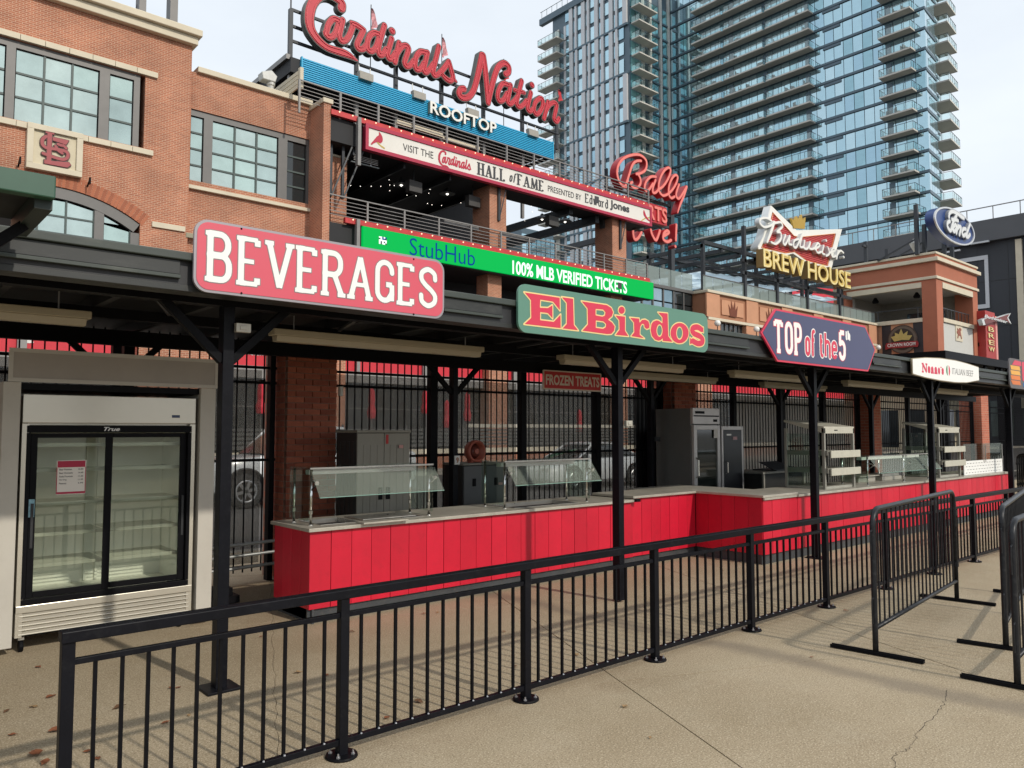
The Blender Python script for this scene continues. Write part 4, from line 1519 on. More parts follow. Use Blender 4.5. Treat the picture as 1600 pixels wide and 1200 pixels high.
# silver rails low behind the cooler
pr = thing('pipe_rail', 'three pale horizontal pipes low down between the cooler and the red counter', 'rail', (3.0, 7.6, 0))
for z in (.30, .42, .53):
    M().tube([(2.3, 7.7, z), (3.0, 7.7, z), (3.45, 7.68, z + .015), (3.56, 7.62, z + .01)], .016, 8).build('pipe', mat('pipe_silver', (.42, .43, .42), .4, .4) if z == .30 else bpy.data.materials['pipe_silver'], pr, smooth=True)
for x in (2.4, 3.5):
    M().box(x - .02, x + .02, 7.72, 7.75, 0, .6).build('upright', BLACK, pr)
single(M().box(2.55, 3.0, 7.45, 7.75, .02, .09).lathe([(.05, -.02), (.05, .02)], (2.62, 7.5, .05), 12, 'x').box(2.65, 2.95, 7.5, 7.7, .09, .16), 'dolly', BLACK, 'small black wheeled dolly on the ground behind the left canopy post', 'dolly')
single(M().box(5.83, 5.91, 7.78, 7.795, 1.25, 1.36), 'number_tag', WHITEP, 'small tag with a number fixed to the middle rear post', 'tag')
yplane(7.778).text('digit', '9', (5.85, 5.89, 1.27, 1.34), bpy.data.objects['number_tag'], mat('tag_orange', (.35, .12, .03), .5, var=0), 0, .002, bold=.03)
# ================================================================ brick piers and tall iron fence behind the stall
BR = [mat('brick_a', (.43, .125, .07), .85, var=.2, scale=20, bump=.3, bscale=90), mat('brick_b', (.50, .15, .085), .85, var=.2, scale=20, bump=.3, bscale=90),
      mat('brick_c', (.35, .10, .06), .85, var=.2, scale=20, bump=.3, bscale=90)]
MORT = mat('mortar', (.34, .20, .15), .95, var=.15, scale=30)
BRF = brick_mat('pier_brickwork', (.48, .14, .078), (.38, .105, .06), (.42, .25, .18), msize=.1)
FYI = 8.45
brick_full = [M().box(-.0965, .0965, -.011, .05, 0, .0575).mesh('brick', m) for m in BR]
brick_half = [M().box(-.0455, .0455, -.011, .05, 0, .0575).mesh('brick', m) for m in BR]
brick_side = [M().box(-.011, .05, -.0965, .0965, 0, .0575).mesh('brick', m) for m in BR]
brick_shalf = [M().box(-.011, .05, -.0455, .0455, 0, .0575).mesh('brick', m) for m in BR]
rb = random.Random(3)
for (px0, lab, fine) in ((3.80, 'dark red brick pier just left of the tall plastic cabinet', True), (10.84, 'brick pier behind the tall refrigerator', True),
                         (18.27, 'brick pier with a small white number, right of the left steel rack', False), (25.65, 'far brick pier behind the white tiled screen', False)):
    w_ = .606
    t = thing('brick_pier', lab, 'pier', (px0 + .3, 8.2, 0), 'brick piers of the tall fence')
    M().box(px0, px0 + w_, 8.205, 8.8, 0, 3.3).build('core', MORT if fine else BRF, t)
    if not fine:
        continue
    for c in range(39):
        z = .03 + c * .0677
        if c % 2:
            seq = [(.0965 + .203 * k, 0) for k in range(3)]
        else:
            seq = [(.0455, 1)] + [(.101 + .0965 + .203 * k, 0) for k in range(2)] + [(.606 - .0455, 1)]
        for u, h in seq:
            put('brick', rb.choice(brick_half if h else brick_full), t, (px0 + u, 8.197 + rb.random() * .003, z))
        if c % 2:
            seq = [(.11, 1)] + [(.16 + .0965 + .203 * k, 0) for k in range(2)]
        else:
            seq = [(.06 + .0965 + .203 * k, 0) for k in range(2)]
        for u, h in seq:
            put('brick', rb.choice(brick_shalf if h else brick_side), t, (px0 + .003 - rb.random() * .003, 8.2 + u, z))
M().box(18.4, 18.5, 8.19, 8.203, 2.05, 2.3).build('number_plate', WHITEP, t) if False else None

SCREEN = film('smoke_screen', (.40, .38, .33), .42)
TARP = film('dusty_screen', (.60, .57, .50), .66)
pick = M().box(-.0065, .0065, -.0065, .0065, .12, 2.95).mesh('picket', BLACK)
bays = [(-2.2, 3.78, [-.2, 2.2], 'tall black picket fence seen over and beside the drinks cooler'), (4.42, 10.82, [5.95, 7.55, 9.15], 'tall black picket fence with smoky screens behind the long left counter'),
        (11.46, 18.25, [13.0, 14.8, 16.5], 'tall black picket fence with screens behind the steel racks'), (18.89, 25.63, [21.0, 23.3], 'tall black picket fence open to the street, between the two far piers'),
        (26.3, 36.0, [28.5, 31, 33.5], 'farthest tall black picket fence at the right edge of the picture')]
for bi, (a, b, posts, lab) in enumerate(bays):
    t = thing('iron_fence', lab, 'fence', (a, FYI, 0), 'tall iron fence bays')
    for z in (.16, 1.33, 2.2, 2.37):
        M().box(a, b, FYI - .012, FYI + .012, z, z + .03).build('rail', BLACK, t)
    for x in posts + [a + .06, b - .06]:
        wd = .05 if x in posts else .03
        M().box(x - wd, x + wd, FYI - .05, FYI + .05, 0, 2.98).build('post', BLACK, t)
    n = int((b - a) / .103)
    for k in range(n):
        x = a + (k + .5) * (b - a) / n
        if min(abs(x - p) for p in posts) > .06:
            put('picket', pick, t, (x, FYI - .02, 0))
    if bi in (0, 1, 2):
        ps = [a + .09] + posts + [b - .09]
        for i in range(len(ps) - 1):
            M().box(ps[i] + .06, ps[i + 1] - .06, FYI + .055, FYI + .06, .2, 2.36).build('screen', TARP if (bi == 2 and i >= 1) else SCREEN, t)
        if bi == 1:
            M().box(10.15, 10.74, FYI + .02, FYI + .05, .1, 2.4).build('gate_panel', DARK, t)
single(M().box(4.43, 4.47, 8.15, 8.2, 2.08, 2.19), 'junction_box', WHITEP, 'small pale box fixed high on the right edge of the left brick pier', 'box')

# ================================================================ cars in the street
CARW = mat('white_car_paint', (.62, .64, .64), .25, var=.03, coat=.6)
TYRE = mat('tyre_rubber', (.018, .018, .018), .8, var=.15)
RIM = mat('alloy_rim', (.5, .5, .5), .3, .8, var=.05)
CGLASS = mat('car_glass', (.02, .026, .028), .05, var=0, spec=.8)
AMBER = mat('amber_lamp', (.55, .22, .04), .2, var=0)
LAMP = mat('clear_lamp', (.6, .6, .58), .1, var=0)


def section_body(t, secs, name, mt, bev=.03):
    """hull lofted through cross sections (x, half width, z low, z high, shoulder half width)"""
    m = M()
    n = None
    for (x, wl, zl, zh, wh) in secs:
        ring = [(-wl * .96, zl), (-wl, zl + (zh - zl) * .35), (-wl * .985, zl + (zh - zl) * .7), (-wh, zh - .02), (-wh * .8, zh), (wh * .8, zh), (wh, zh - .02), (wl * .985, zl + (zh - zl) * .7), (wl, zl + (zh - zl) * .35), (wl * .96, zl)]
        n = len(ring)
        m.v += [(x, y, z) for y, z in ring]
    for i in range(len(secs) - 1):
        for k in range(n):
            l = (k + 1) % n
            m.f.append((i * n + k, i * n + l, i * n + n + l, i * n + n + k))
    m.f.append(tuple(range(n - 1, -1, -1)))
    m.f.append(tuple((len(secs) - 1) * n + k for k in range(n)))
    return m.build(name, mt, t, local=True, bev=bev, smooth=True)


def wheel(t, x, y, r, w_=.24):
    s = -1 if y < 0 else 1
    c = M().lathe([(r * .62, -w_ / 2), (r * .94, -w_ / 2), (r, -w_ / 2 + .04), (r, w_ / 2 - .04), (r * .94, w_ / 2), (r * .62, w_ / 2)], (x, y, r), 28, 'y').build('wheel', TYRE, t, local=True, smooth=True)
    m = M().lathe([(r * .61, -.02), (r * .6, .05)], (x, y + s * (w_ / 2 - .05), r), 24, 'y')
    m.build('rim', mat('rim_dark', (.05, .05, .05), .5, .5, var=0) if 'rim_dark' not in bpy.data.materials else bpy.data.materials['rim_dark'], c, local=True)
    sp = M()
    for k in range(6):
        a = k * math.pi / 3 + .2
        ca_, sa = math.cos(a), math.sin(a)
        yy = y + s * (w_ / 2 + .0)
        sp.bar((x, yy, r), (x + ca_ * r * .6, yy, r + sa * r * .6), .07, .03, (0, 1, 0))
    sp.tube([(x + math.cos(a) * r * .6, y + s * w_ / 2, r + math.sin(a) * r * .6) for a in np.linspace(0, 2 * math.pi, 25)[:-1]], .022, 6, True)
    sp.build('spokes', RIM, c, local=True)


def arch_rim(t, x, y, r):
    M().tube([(x + math.cos(a) * r, y, r * .93 + math.sin(a) * r) for a in np.linspace(0, math.pi, 13)], .035, 6).build('wheel_arch', TYRE, t, local=True)


tr = thing('pickup_truck', 'white pickup truck parked in the street, its front wheel seen between cooler and pier', 'truck', (6.1, 18.4, -.12))
section_body(tr, [(.0, .85, .5, .95, .8), (.15, .93, .38, 1.12, .86), (1.1, .97, .4, 1.17, .9), (1.75, .98, .4, 1.22, .92), (5.6, .98, .45, 1.25, .93), (5.7, .95, .5, 1.2, .9)], 'body', CARW)
section_body(tr, [(1.55, .86, 1.2, 1.24, .86), (2.2, .84, 1.2, 1.84, .66), (3.6, .84, 1.22, 1.86, .66), (3.8, .84, 1.22, 1.26, .84)], 'cab', CGLASS)
section_body(tr, [(2.15, .72, 1.80, 1.885, .68), (3.65, .72, 1.80, 1.895, .68)], 'roof', CARW)
for x in (1.0, 4.6):
    for y in (-.9, .9):
        M().lathe([(.47, -.006), (.47, .006)], (x, y * 1.095, .44), 24, 'y').build('wheel_well', BLACK, tr, local=True)
        wheel(tr, x, y, .40)
    for y in (-.965, .965):
        arch_rim(tr, x, y, .47)
for y in (-.8, .8):
    M().box(-.02, .14, y - .14, y + .14, .82, 1.0).build('headlight', LAMP, tr, local=True, bev=.02)
    M().box(.03, .2, y + (.11 if y > 0 else -.15), y + (.15 if y > 0 else -.11), .74, .9).build('indicator', AMBER, tr, local=True)
M().box(-.04, .1, -.9, .9, .42, .62).build('bumper', CHROME, tr, local=True, bev=.03)
M().box(-.03, .02, -.6, .6, .68, 1.0).build('grille', BLACK, tr, local=True)
M().box(1.7, 1.9, -1.16, -.99, 1.22, 1.42).build('mirror', CARW, tr, local=True, bev=.02)
for s in (-.8, .8):
    M().bar((1.6, s, 1.22), (2.2, s * .82, 1.85), .05, .05).build('pillar', CARW, tr, local=True)

cr = thing('sedan', 'silver-white saloon car parked beyond the fence, seen behind the middle glass guard', 'car', (15.9, 17.4, -.12))
section_body(cr, [(.0, .75, .35, .62, .7), (.2, .86, .25, .72, .78), (1.2, .9, .25, .86, .8), (1.6, .9, .25, .92, .82), (3.9, .9, .25, .96, .82), (4.6, .87, .3, .95, .78), (4.8, .8, .4, .85, .7)], 'body', CARW)
section_body(cr, [(1.25, .78, .88, .92, .78), (2.15, .74, .88, 1.36, .55), (3.0, .74, .9, 1.39, .56), (4.2, .76, .93, .97, .76)], 'cabin', CGLASS)
section_body(cr, [(2.0, .58, 1.335, 1.395, .54), (2.6, .6, 1.36, 1.425, .56), (3.2, .58, 1.33, 1.39, .54)], 'roof', CARW)
for s in (-.72, .72):
    M().bar((1.3, s * 1.05, .91), (2.1, s * .80, 1.36), .05, .05).build('pillar', CARW, cr, local=True)
    M().bar((3.1, s * .8, 1.37), (4.15, s * 1.03, .96), .07, .05).build('pillar', CARW, cr, local=True)
for x in (.95, 3.75):
    for y in (-.83, .83):
        M().lathe([(.38, -.006), (.38, .006)], (x, y * 1.093, .36), 24, 'y').build('wheel_well', BLACK, cr, local=True)
        wheel(cr, x, y, .33, .21)
M().box(1.5, 1.68, -1.02, -.9, .93, 1.06).build('mirror', CARW, cr, local=True, bev=.02)
for y in (-.62, .62):
    M().box(-.0, .2, y - .16, y + .16, .55, .68).build('headlight', LAMP, cr, local=True, bev=.02)

# ================================================================ patio across the street
PY = 27.6
RAILG = mat('patio_rail_grey', (.09, .09, .085), .5, var=.1)
pw = thing('patio_wall', 'low brick patio wall with a pale stone cap and slatted railing across the street', 'wall', (20, PY, 0))
BRW = brick_mat('patio_brick', (.36, .13, .07), (.28, .095, .05), (.4, .3, .22))
M().box(6, 62, PY, PY + .35, -.1, .66).build('wall', BRW, pw)
M().box(5.95, 62.05, PY - .05, PY + .4, .662, .86).build('cap', CREAM, pw)
for k in range(19):
    M().box(6.2 + k * 3, 6.28 + k * 3, PY + .14, PY + .22, .861, 1.9).build('post', RAILG, pw)
for z in (1.0, 1.16, 1.32, 1.48, 1.64):
    M().box(6, 62, PY + .1, PY + .13, z, z + .09).build('slat', RAILG, pw)
M().box(21.5, 40, PY + .08, PY + .24, 1.80, 1.96).build('hand_rail', mat('pale_rail', (.5, .46, .38), .6), pw)

UMB = mat('red_umbrella_cloth', (.42, .014, .03), .8, var=.15, scale=9)
for k, (px, py0, py1, lab) in enumerate(((408, 598, 640, 'closed red umbrella seen just right of the left front post'), (581, 606, 648, 'closed red patio umbrella above the plastic cabinet with a folded skirt'),
                                         (664, 610, 640, 'closed red umbrella left of the thick fence post'), (698, 625, 662, 'slim closed red umbrella between fence post and rear post'),
                                         (730, 613, 652, 'closed red umbrella right of the middle rear post'), (905, 640, 668, 'small closed red umbrella under the frozen treats board'))):
    y = 28.6
    p = hy(px, py0, y)
    z1, z0 = p[2], zy(px, py1 + 6, y)
    t = thing('umbrella', lab, 'umbrella', (p[0], y, 0), 'closed red patio umbrellas')
    h = z1 - z0
    m = M()
    prof = [(.03, z1), (.12, z1 - .1 * h), (.15, z1 - .4 * h), (.12, z1 - .55 * h), (.2, z1 - .8 * h), (.15, z0), (.02, z0)]
    vs = []
    m.lathe([(r, z) for r, z in prof][::-1], (p[0], y, 0), 9)
    m.build('cloth', UMB, t)
    M().tube([(p[0], y, 0), (p[0], y, z0)], .03, 8).build('pole', RAILG, t)
PYREF[0] = 170
# ================================================================ brick stadium block across the street
BY = 30.0
BRICK = brick_mat('stadium_brick', (.43, .16, .085), (.33, .12, .066), (.56, .38, .27), msize=.12, var=.2)
SOLD = [mat('soldier_brick_a', (.42, .145, .075), .85, var=.15), mat('soldier_brick_b', (.33, .11, .058), .85, var=.15)]
FRAME = mat('window_frame_grey', (.13, .125, .12), .5, .3, var=.06)
MUNT = mat('muntin_green', (.05, .075, .07), .5, var=.05)
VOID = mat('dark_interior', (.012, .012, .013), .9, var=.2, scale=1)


def pane_mat(name, col, metal=.75, rough=.06, blot=.25, scale=.35):
    m = mat(name, col, rough, metal, var=blot, scale=scale, spec=.6)
    b = m.node_tree.nodes['Principled BSDF']
    n = m.node_tree.nodes.new('ShaderNodeTexNoise')
    n.inputs['Scale'].default_value = .6
    bn = m.node_tree.nodes.new('ShaderNodeBump')
    bn.inputs['Strength'].default_value = .05
    bn.inputs['Distance'].default_value = .2
    tcn = [q for q in m.node_tree.nodes if q.type == 'TEX_COORD'][0]
    m.node_tree.links.new(tcn.outputs['Object'], n.inputs['Vector'])
    m.node_tree.links.new(n.outputs['Fac'], bn.inputs['Height'])
    m.node_tree.links.new(bn.outputs[0], b.inputs['Normal'])
    return m


PANE = [pane_mat('pane_pale', (.52, .62, .58)), pane_mat('pane_grey', (.46, .57, .54)), pane_mat('pane_green', (.50, .63, .58))]


def wall_open(x0, x1, z0, z1, ya, yb, opens):
    """upright wall with rectangular openings, from boxes"""
    m = M()
    xs = sorted(set([x0, x1] + [v for o in opens for v in o[:2] if x0 < v < x1]))
    for a, b in zip(xs[:-1], xs[1:]):
        mid = (a + b) / 2
        cuts = sorted([(o[2], o[3]) for o in opens if o[0] < mid < o[1]])
        z = z0
        for c0, c1 in cuts:
            if c0 > z:
                m.box(a, b, ya, yb, z, c0)
            z = max(z, c1)
        if z < z1:
            m.box(a, b, ya, yb, z, z1)
    return m


def window(parent, cols, z0, z1, rows, y=BY, fr=.16, seed=0, dark=()):
    """cols: list of (x0, x1, panes across); thick posts stand between them"""
    r = random.Random(seed)
    xa, xb = cols[0][0], cols[-1][1]
    w_ = M().box(xa - fr * 1.3, xb + fr * 1.3, y + .06, y + .2, z1 - fr * 1.5, z1).build('window', FRAME, parent)
    M().box(xa - fr * 1.3, xa, y + .06, y + .2, z0, z1 - fr * 1.5 - .002).build('frame_post', FRAME, w_)
    M().box(xb, xb + fr * 1.3, y + .06, y + .2, z0, z1 - fr * 1.5 - .002).build('frame_post', FRAME, w_)
    for (a, b, n), (c, d, k) in zip(cols[:-1], cols[1:]):
        M().box(b, c, y + .05, y + .2, z0, z1 - fr * 1.5 - .002).build('frame_post', FRAME, w_)
    zt = z1 - fr * 1.5
    for ci, (a, b, n) in enumerate(cols):
        for i in range(n):
            for j in range(rows):
                u0, u1 = a + (b - a) * i / n, a + (b - a) * (i + 1) / n
                v0, v1 = z0 + (zt - z0) * j / rows, z0 + (zt - z0) * (j + 1) / rows
                tilt = (r.random() - .5) * .012
                q = M()
                q.prism([(u0 + .035, y + .15 + tilt, v0 + .035), (u1 - .035, y + .15 - tilt, v0 + .035), (u1 - .035, y + .15 - tilt, v1 - .035), (u0 + .035, y + .15 + tilt, v1 - .035)], (0, .02, 0))
                q.build('pane', CGLASS if (ci in dark) else r.choice(PANE), w_)
        mm = M()
        for i in range(1, n):
            u = a + (b - a) * i / n
            mm.box(u - .034, u + .034, y + .10, y + .19, z0, zt)
        for j in range(1, rows):
            v = z0 + (zt - z0) * j / rows
            us = [a] + [a + (b - a) * i / n for i in range(1, n)] + [b]
            for p, q_ in zip(us[:-1], us[1:]):
                mm.box(p + .035, q_ - .035, y + .105, y + .185, v - .034, v + .034)
        mm.build('muntin', MUNT, w_, kind='stuff')
    return w_


sb = thing('stadium_building', 'red brick stadium front with grey-framed windows and cream stone bands, upper left', 'building', (5, BY, 0))
X = lambda px: xy(px, BY)
zc = zy(298, 72, BY)                       # top of block one under the cornice
w1 = (zy(222, 231, BY), zy(227, 119, BY))
xr1 = X(298)
axc, axr = xy(86, BY, 230), xy(219, BY, 345)
arad = axr - axc
zsp = zy(216, 350, BY)                     # springing of the arch
ztop = zy(86, 291, BY)
sag = ztop - zsp
R_ = (arad ** 2 + sag ** 2) / (2 * sag)
ac = ztop - R_
xw0 = axc - (X(226) - axc)
# arch opening is cut as narrow strips under the curve
op = [(xw0, X(226), w1[0], w1[1])]
N = 28
for i in range(N):
    a, b = axc - arad + 2 * arad * i / N, axc - arad + 2 * arad * (i + 1) / N
    mx_ = min(abs(a - axc), abs(b - axc)) if (a - axc) * (b - axc) > 0 else 0
    mx_ = 0 if (a - axc) * (b - axc) < 0 else min(abs(a - axc), abs(b - axc))
    op.append((a, b, 8.2, ac + math.sqrt(max(R_ ** 2 - mx_ ** 2, 0))))
gl = [(X(-300), X(4), .9, 5.2), (X(40), X(150), .9, 5.2), (X(345), X(432), .9, 5.2)]
wall_open(-26, xr1, 5.6, zc, BY, BY + .8, op).build('wall', BRICK, sb)
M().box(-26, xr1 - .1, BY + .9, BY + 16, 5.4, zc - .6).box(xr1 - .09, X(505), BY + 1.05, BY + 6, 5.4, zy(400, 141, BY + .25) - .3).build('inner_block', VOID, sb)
# block two, set a hair back
zc2 = zy(400, 141, BY + .25)
w2 = (zy(400, 302, BY + .25), zy(400, 196, BY + .25))
X2 = lambda px: xy(px, BY + .25)
wall_open(xr1 + .002, X(505.8), 5.6, zc2, BY + .25, BY + .85, [(xr1 + .1, X2(487), w2[0], w2[1])]).build('wall', BRICK, sb)
# cornices, bands, sills
for z0_, z1_, d in ((zc, zc + .30, .25), (zc + .302, zc + .56, .42)):
    M().box(-26.2, xr1 + d * .6, BY - d, BY + .9, z0_, z1_).build('cornice', CREAM, sb, bev=.03)
M().box(xr1 + .28, X(489) + .05, BY + .1, BY + 1.0, zc2, zc2 + .22).build('coping', CREAM, sb, bev=.02)
zl = zy(246, 122, BY - .1)
for k in range(9):
    a = xw0 - .5 + (xy(246, BY - .1) - xw0 + .5) * k / 9
    b = xw0 - .5 + (xy(246, BY - .1) - xw0 + .5) * (k + 1) / 9
    M().box(a + .006, b - .006, BY - .1, BY + .1, zl, zl + .2).build('lintel_stone', CREAM, sb, bev=.01)
zs = zy(242, 244, BY - .12)
for k in range(9):
    a = xw0 - .5 + (xy(242, BY - .12) - xw0 + .5) * k / 9
    b = xw0 - .5 + (xy(242, BY - .12) - xw0 + .5) * (k + 1) / 9
    M().box(a + .006, b - .006, BY - .12, BY + .1, zs, zs + .19).build('sill_stone', CREAM, sb, bev=.01)
zs2 = zy(400, 314, BY + .1)
M().box(xr1 + .01, xy(502, BY + .1) - .02, BY + .1, BY + .4, zs2, zs2 + .14).build('sill_stone', CREAM, sb, bev=.01)
zb = zy(264, 354, BY - .08)
M().box(xy(238, BY - .08, 350), xy(290, BY - .08, 350), BY - .08, BY + .1, zb - .1, zb + .1).build('band_stone', CREAM, sb, bev=.01)
M().box(xy(291, BY - .03, 360), xr1 + 1.2, BY - .03, BY + .1, zb - .28, zb - .1).build('band_stone', mat('band_grey', (.3, .27, .19), .8), sb, bev=.01)
# windows
window(sb, [(xw0 + .2, X(7), 1), (X(22), X(155), 3), (X(171), X(209), 1)], w1[0], w1[1], 3, seed=1)
window(sb, [(xr1 + .12, X2(320), 1), (X2(334), X2(437), 3), (X2(451), X2(481), 1)], w2[0], w2[1], 4, y=BY + .25, seed=2, dark=(2,))
# arched window: grey band, posts, panes clipped under the curve
aw = M()
for i in range(N):
    t0, t1 = [math.asin(max(-1, min(1, (-arad + 2 * arad * q / N) / R_))) for q in (i, i + 1)]
    P = [(axc + math.sin(t) * r, BY + .04, ac + math.cos(t) * r) for t, r in ((t0, R_ - .38), (t1, R_ - .38), (t1, R_ - .01), (t0, R_ - .01))]
    aw.prism(P, (0, .16, 0))
awn = aw.build('arched_window', FRAME, sb)
XA_ = lambda px: xy(px, BY, 345)
cols = [(XA_(30), XA_(59), 1), (XA_(59), XA_(104), 1), (XA_(104), XA_(148), 1), (XA_(163), XA_(205), 1)]
for a, b in ((XA_(148), XA_(163)), (XA_(205), axr)):
    m_ = (a + b) / 2 - axc
    M().box(a, b, BY + .05, BY + .2, 8.2, ac + math.sqrt((R_ - .38) ** 2 - m_ ** 2) + .02).build('frame_post', FRAME, awn)
rr = random.Random(8)
zrow = [8.2, zy(120, 368, BY), zy(120, 341, BY)]
for a, b, _n in cols:
    zr = lambda x: ac + math.sqrt((R_ - .40) ** 2 - (x - axc) ** 2)
    for j in range(3):
        v0 = zrow[j] + .035
        tops = (min(zr(a), zrow[j + 1]) if j < 2 else zr(a + .04), min(zr(b), zrow[j + 1]) if j < 2 else zr(b - .04))
        if min(tops) - .035 < v0 + .05:
            if max(tops) - .035 < v0 + .05:
                continue
            xq = a + .03
            while zr(xq + .02) > v0 + .04 and xq < b - .05:
                xq += .02
            M().prism([(a + .03, BY + .15, v0), (xq, BY + .15, v0), (a + .03, BY + .15, tops[0] - .03)], (0, .02, 0)).build('pane', rr.choice(PANE), awn)
            continue
        M().prism([(a + .03, BY + .15, v0), (b - .03, BY + .15, v0), (b - .03, BY + .15, tops[1] - .035), (a + .03, BY + .15, tops[0] - .035)], (0, .02, 0)).build('pane', rr.choice(PANE), awn)
    M().box(b - .03, b + .03, BY + .1, BY + .19, 8.2, zr(b) + .03).build('muntin', MUNT, awn)
    for v in zrow[1:]:
        if zr(b) > v:
            M().box(a + .031, b - .031, BY + .11, BY + .185, v - .03, v + .03).build('muntin', MUNT, awn)
# soldier course over the arch: each brick a piece
sol = [M().box(-.05, .05, -.012, .16, -.01, .44).mesh('brick', m) for m in SOLD]
tmax = math.asin((arad + .12) / (R_ + .05))
k = 0
t_ = -tmax
while t_ < tmax:
    o = put('brick', sol[k % 2 if k % 5 else 0], sb, (axc + math.sin(t_) * (R_ + .02), BY - .0, ac + math.cos(t_) * (R_ + .02)))
    o.rotation_euler = (0, t_, 0)
    t_ += .112 / R_
    k += 1
# projecting pier at the right end
px0, px1 = X(489), xy(517, 29.0)
zp = zy(507, 160, 29.0)
M().box(px0, px1, 29.0, BY + .9, 5.6, zp).build('end_pier', BRICK, sb)
M().box(px0 - .06, px1 + .08, 28.93, BY + .95, zp, zp + .2).build('coping', CREAM, sb, bev=.02)
# hooks and vent pipe on top
for px, py in ((31, 252), (140, 284)):
    p = hy(px, py, BY - .3)
    M().bar((p[0], BY, p[2] - .1), (p[0], BY - .35, p[2] + .1), .05, .05).bar((p[0], BY - .35, p[2] - .1), (p[0], BY - .35, p[2] + .14), .05, .12).build('bracket', BLACK, sb, bev=.01)
for px0_, px1_ in ((213, 224), (262, 274)):
    M().box(xy(px0_, 31), xy(px1_, 31), 31.0, 31.5, zc, zc + 6).build('steel_mast', FRAME, sb)
M().prism([(xy(207, 31.3), 31.3, zc + .5), (xy(213, 31.3) - .01, 31.3, zc + .5), (xy(213, 31.3) - .01, 31.3, zc + 3)], (0, .1, 0)).build('pennant', mat('navy_cloth', (.01, .012, .03), .8), sb)
vt = thing('roof_vent', 'grey hooded vent pipe on the parapet left of the blue louvred band', 'vent', hy(422, 146, 30.6))
p = hy(423, 146, 30.6)
M().lathe([(.13, -.2), (.13, .3), (.17, .33), (.17, .55)], p, 14).build('pipe', mat('vent_metal', (.45, .45, .43), .5, .3), vt, smooth=False)
M().prism([p + np.array(q) for q in ((-.42, -.2, .45), (.12, -.2, .45), (.2, -.2, .72), (-.05, -.2, .92), (-.48, -.2, .74))], (0, .45, 0)).build('hood', bpy.data.materials['vent_metal'], vt, bev=.03)

# emblem plaque
CRE2 = mat('plaque_field', (.62, .55, .40), .8, var=.05)
pq = thing('emblem_plaque', 'square cream plaque with interlocked red letters between window and arch', 'plaque', hy(86, 278, BY - .2))
yq = BY - .22
a0, a1 = xy(42, yq, 230), xy(130, yq, 230)
b0, b1 = zy(86, 269, yq), zy(86, 199, yq)
fw_ = (a1 - a0) * .115
M().box(a0, a1, yq, yq + .3, b1 - fw_, b1).box(a0, a1, yq, yq + .3, b0, b0 + fw_).box(a0, a0 + fw_, yq, yq + .3, b0 + fw_, b1 - fw_).box(a1 - fw_, a1, yq, yq + .3, b0 + fw_, b1 - fw_).build('frame', CREAM, pq, bev=.012)
M().box(a0 + fw_ * .9, a1 - fw_ * .9, yq + .1, yq + .3, b0 + fw_ * .9, b1 - fw_ * .9).build('field', CRE2, pq)
ep = yplane(yq + .1)
S = lambda *pts: [ep.px(x, y, 11.43, 30, 180) for x, y in pts]
bbx = ep.px(350, 980, 11.43, 30, 180), ep.px(940, 260, 11.43, 30, 180)
sh_ = Shape((bbx[0][0] - .25, bbx[1][0] + .25, bbx[0][1] - .3, bbx[1][1] + .3), .018)
sc_ = (ep.px(100, 0, 11.43, 30, 180)[0] - ep.px(0, 0, 11.43, 30, 180)[0]) / 100
sh_.bx(*S((540, 300), (520, 880)), 41 * sc_)                                     # upright of the T / L
sh_.bx(*S((465, 300), (620, 330)), 33 * sc_)
sh_.poly(S((590, 400), (880, 465), (830, 540), (590, 460)))                      # bar of the T
sh_.poly(S((440, 800), (590, 830), (880, 850), (915, 905), (850, 945), (440, 870)))
sh_.cap(smooth_pts(S((470, 390), (410, 440), (405, 520), (440, 570), (500, 600), (600, 610), (720, 630), (830, 660), (865, 720), (840, 780), (760, 800), (640, 770), (500, 720), (420, 690)), 5), 31 * sc_)
sh_.cap(smooth_pts(S((690, 530), (740, 550), (790, 560), (830, 600)), 4), 29 * sc_)
sh_.cap(S((640, 560), (700, 650)), 25 * sc_)
sh_.cap(S((700, 650), (760, 690)), 27 * sc_)
ep.shape('emblem_outline', sh_.loops(.022), pq, mat('emblem_edge', (.10, .05, .05), .6), .0, .06)  # dark layer showing as an even outline around the red letters
ep.shape('emblem', sh_.loops(0), pq, mat('emblem_red', (.34, .07, .075), .6, var=.1), .06, .02)

PYREF[0] = 575
# ground storey behind the fence: dark shop windows, brick columns, red fascia boards
gs = thing('shop_front', 'ground floor front with dark glass, brick columns and red fascia boards, seen through the fence', 'building', (20, 30, 0))
SHOPG = mat('shop_glass', (.022, .024, .024), .12, var=.4, scale=.5, spec=.5)
FASC = mat('red_fascia', (.55, .02, .035), .5, var=.06)
GREYB = mat('grey_band', (.24, .23, .22), .6, var=.08)
xe = 66.0
M().box(-26, xe, 30.4, 30.5, 0, 3.75).build('glazing', SHOPG, gs)
M().box(-26, xe, 30.0, 30.5, 3.76, 4.25).build('band', GREYB, gs)
M().box(-26, xe, 30.1, 30.5, 4.26, 5.55).build('fascia', FASC, gs)
for k in range(12):
    M().box(-6 + k * 5.4, -5.9 + k * 5.4, 30.3, 30.39, 0, 3.75).build('mullion', FRAME, gs)
for z in (.9, 2.6):
    M().box(-26, xe, 30.33, 30.39, z, z + .06).build('transom', FRAME, gs)
for pa, pb in ((216, 332), (430, 442), (524, 540), (764, 793), (968, 980), (1090, 1112)):
    M().box(xy(pa, 29.6), xy(pb, 29.6), 29.6, 30.35, 0, 5.59).build('column', BRICK, gs)
for pa, pb, c in ((25, 40, 0), (556, 561, 0), (660, 668, 0), (800, 812, 0)):
    M().box(xy(pa, 30.05), xy(pb, 30.05), 29.95, 30.09, 3.76, 5.6).build('pilaster', GREYB, gs)
fb = yplane(30.1)
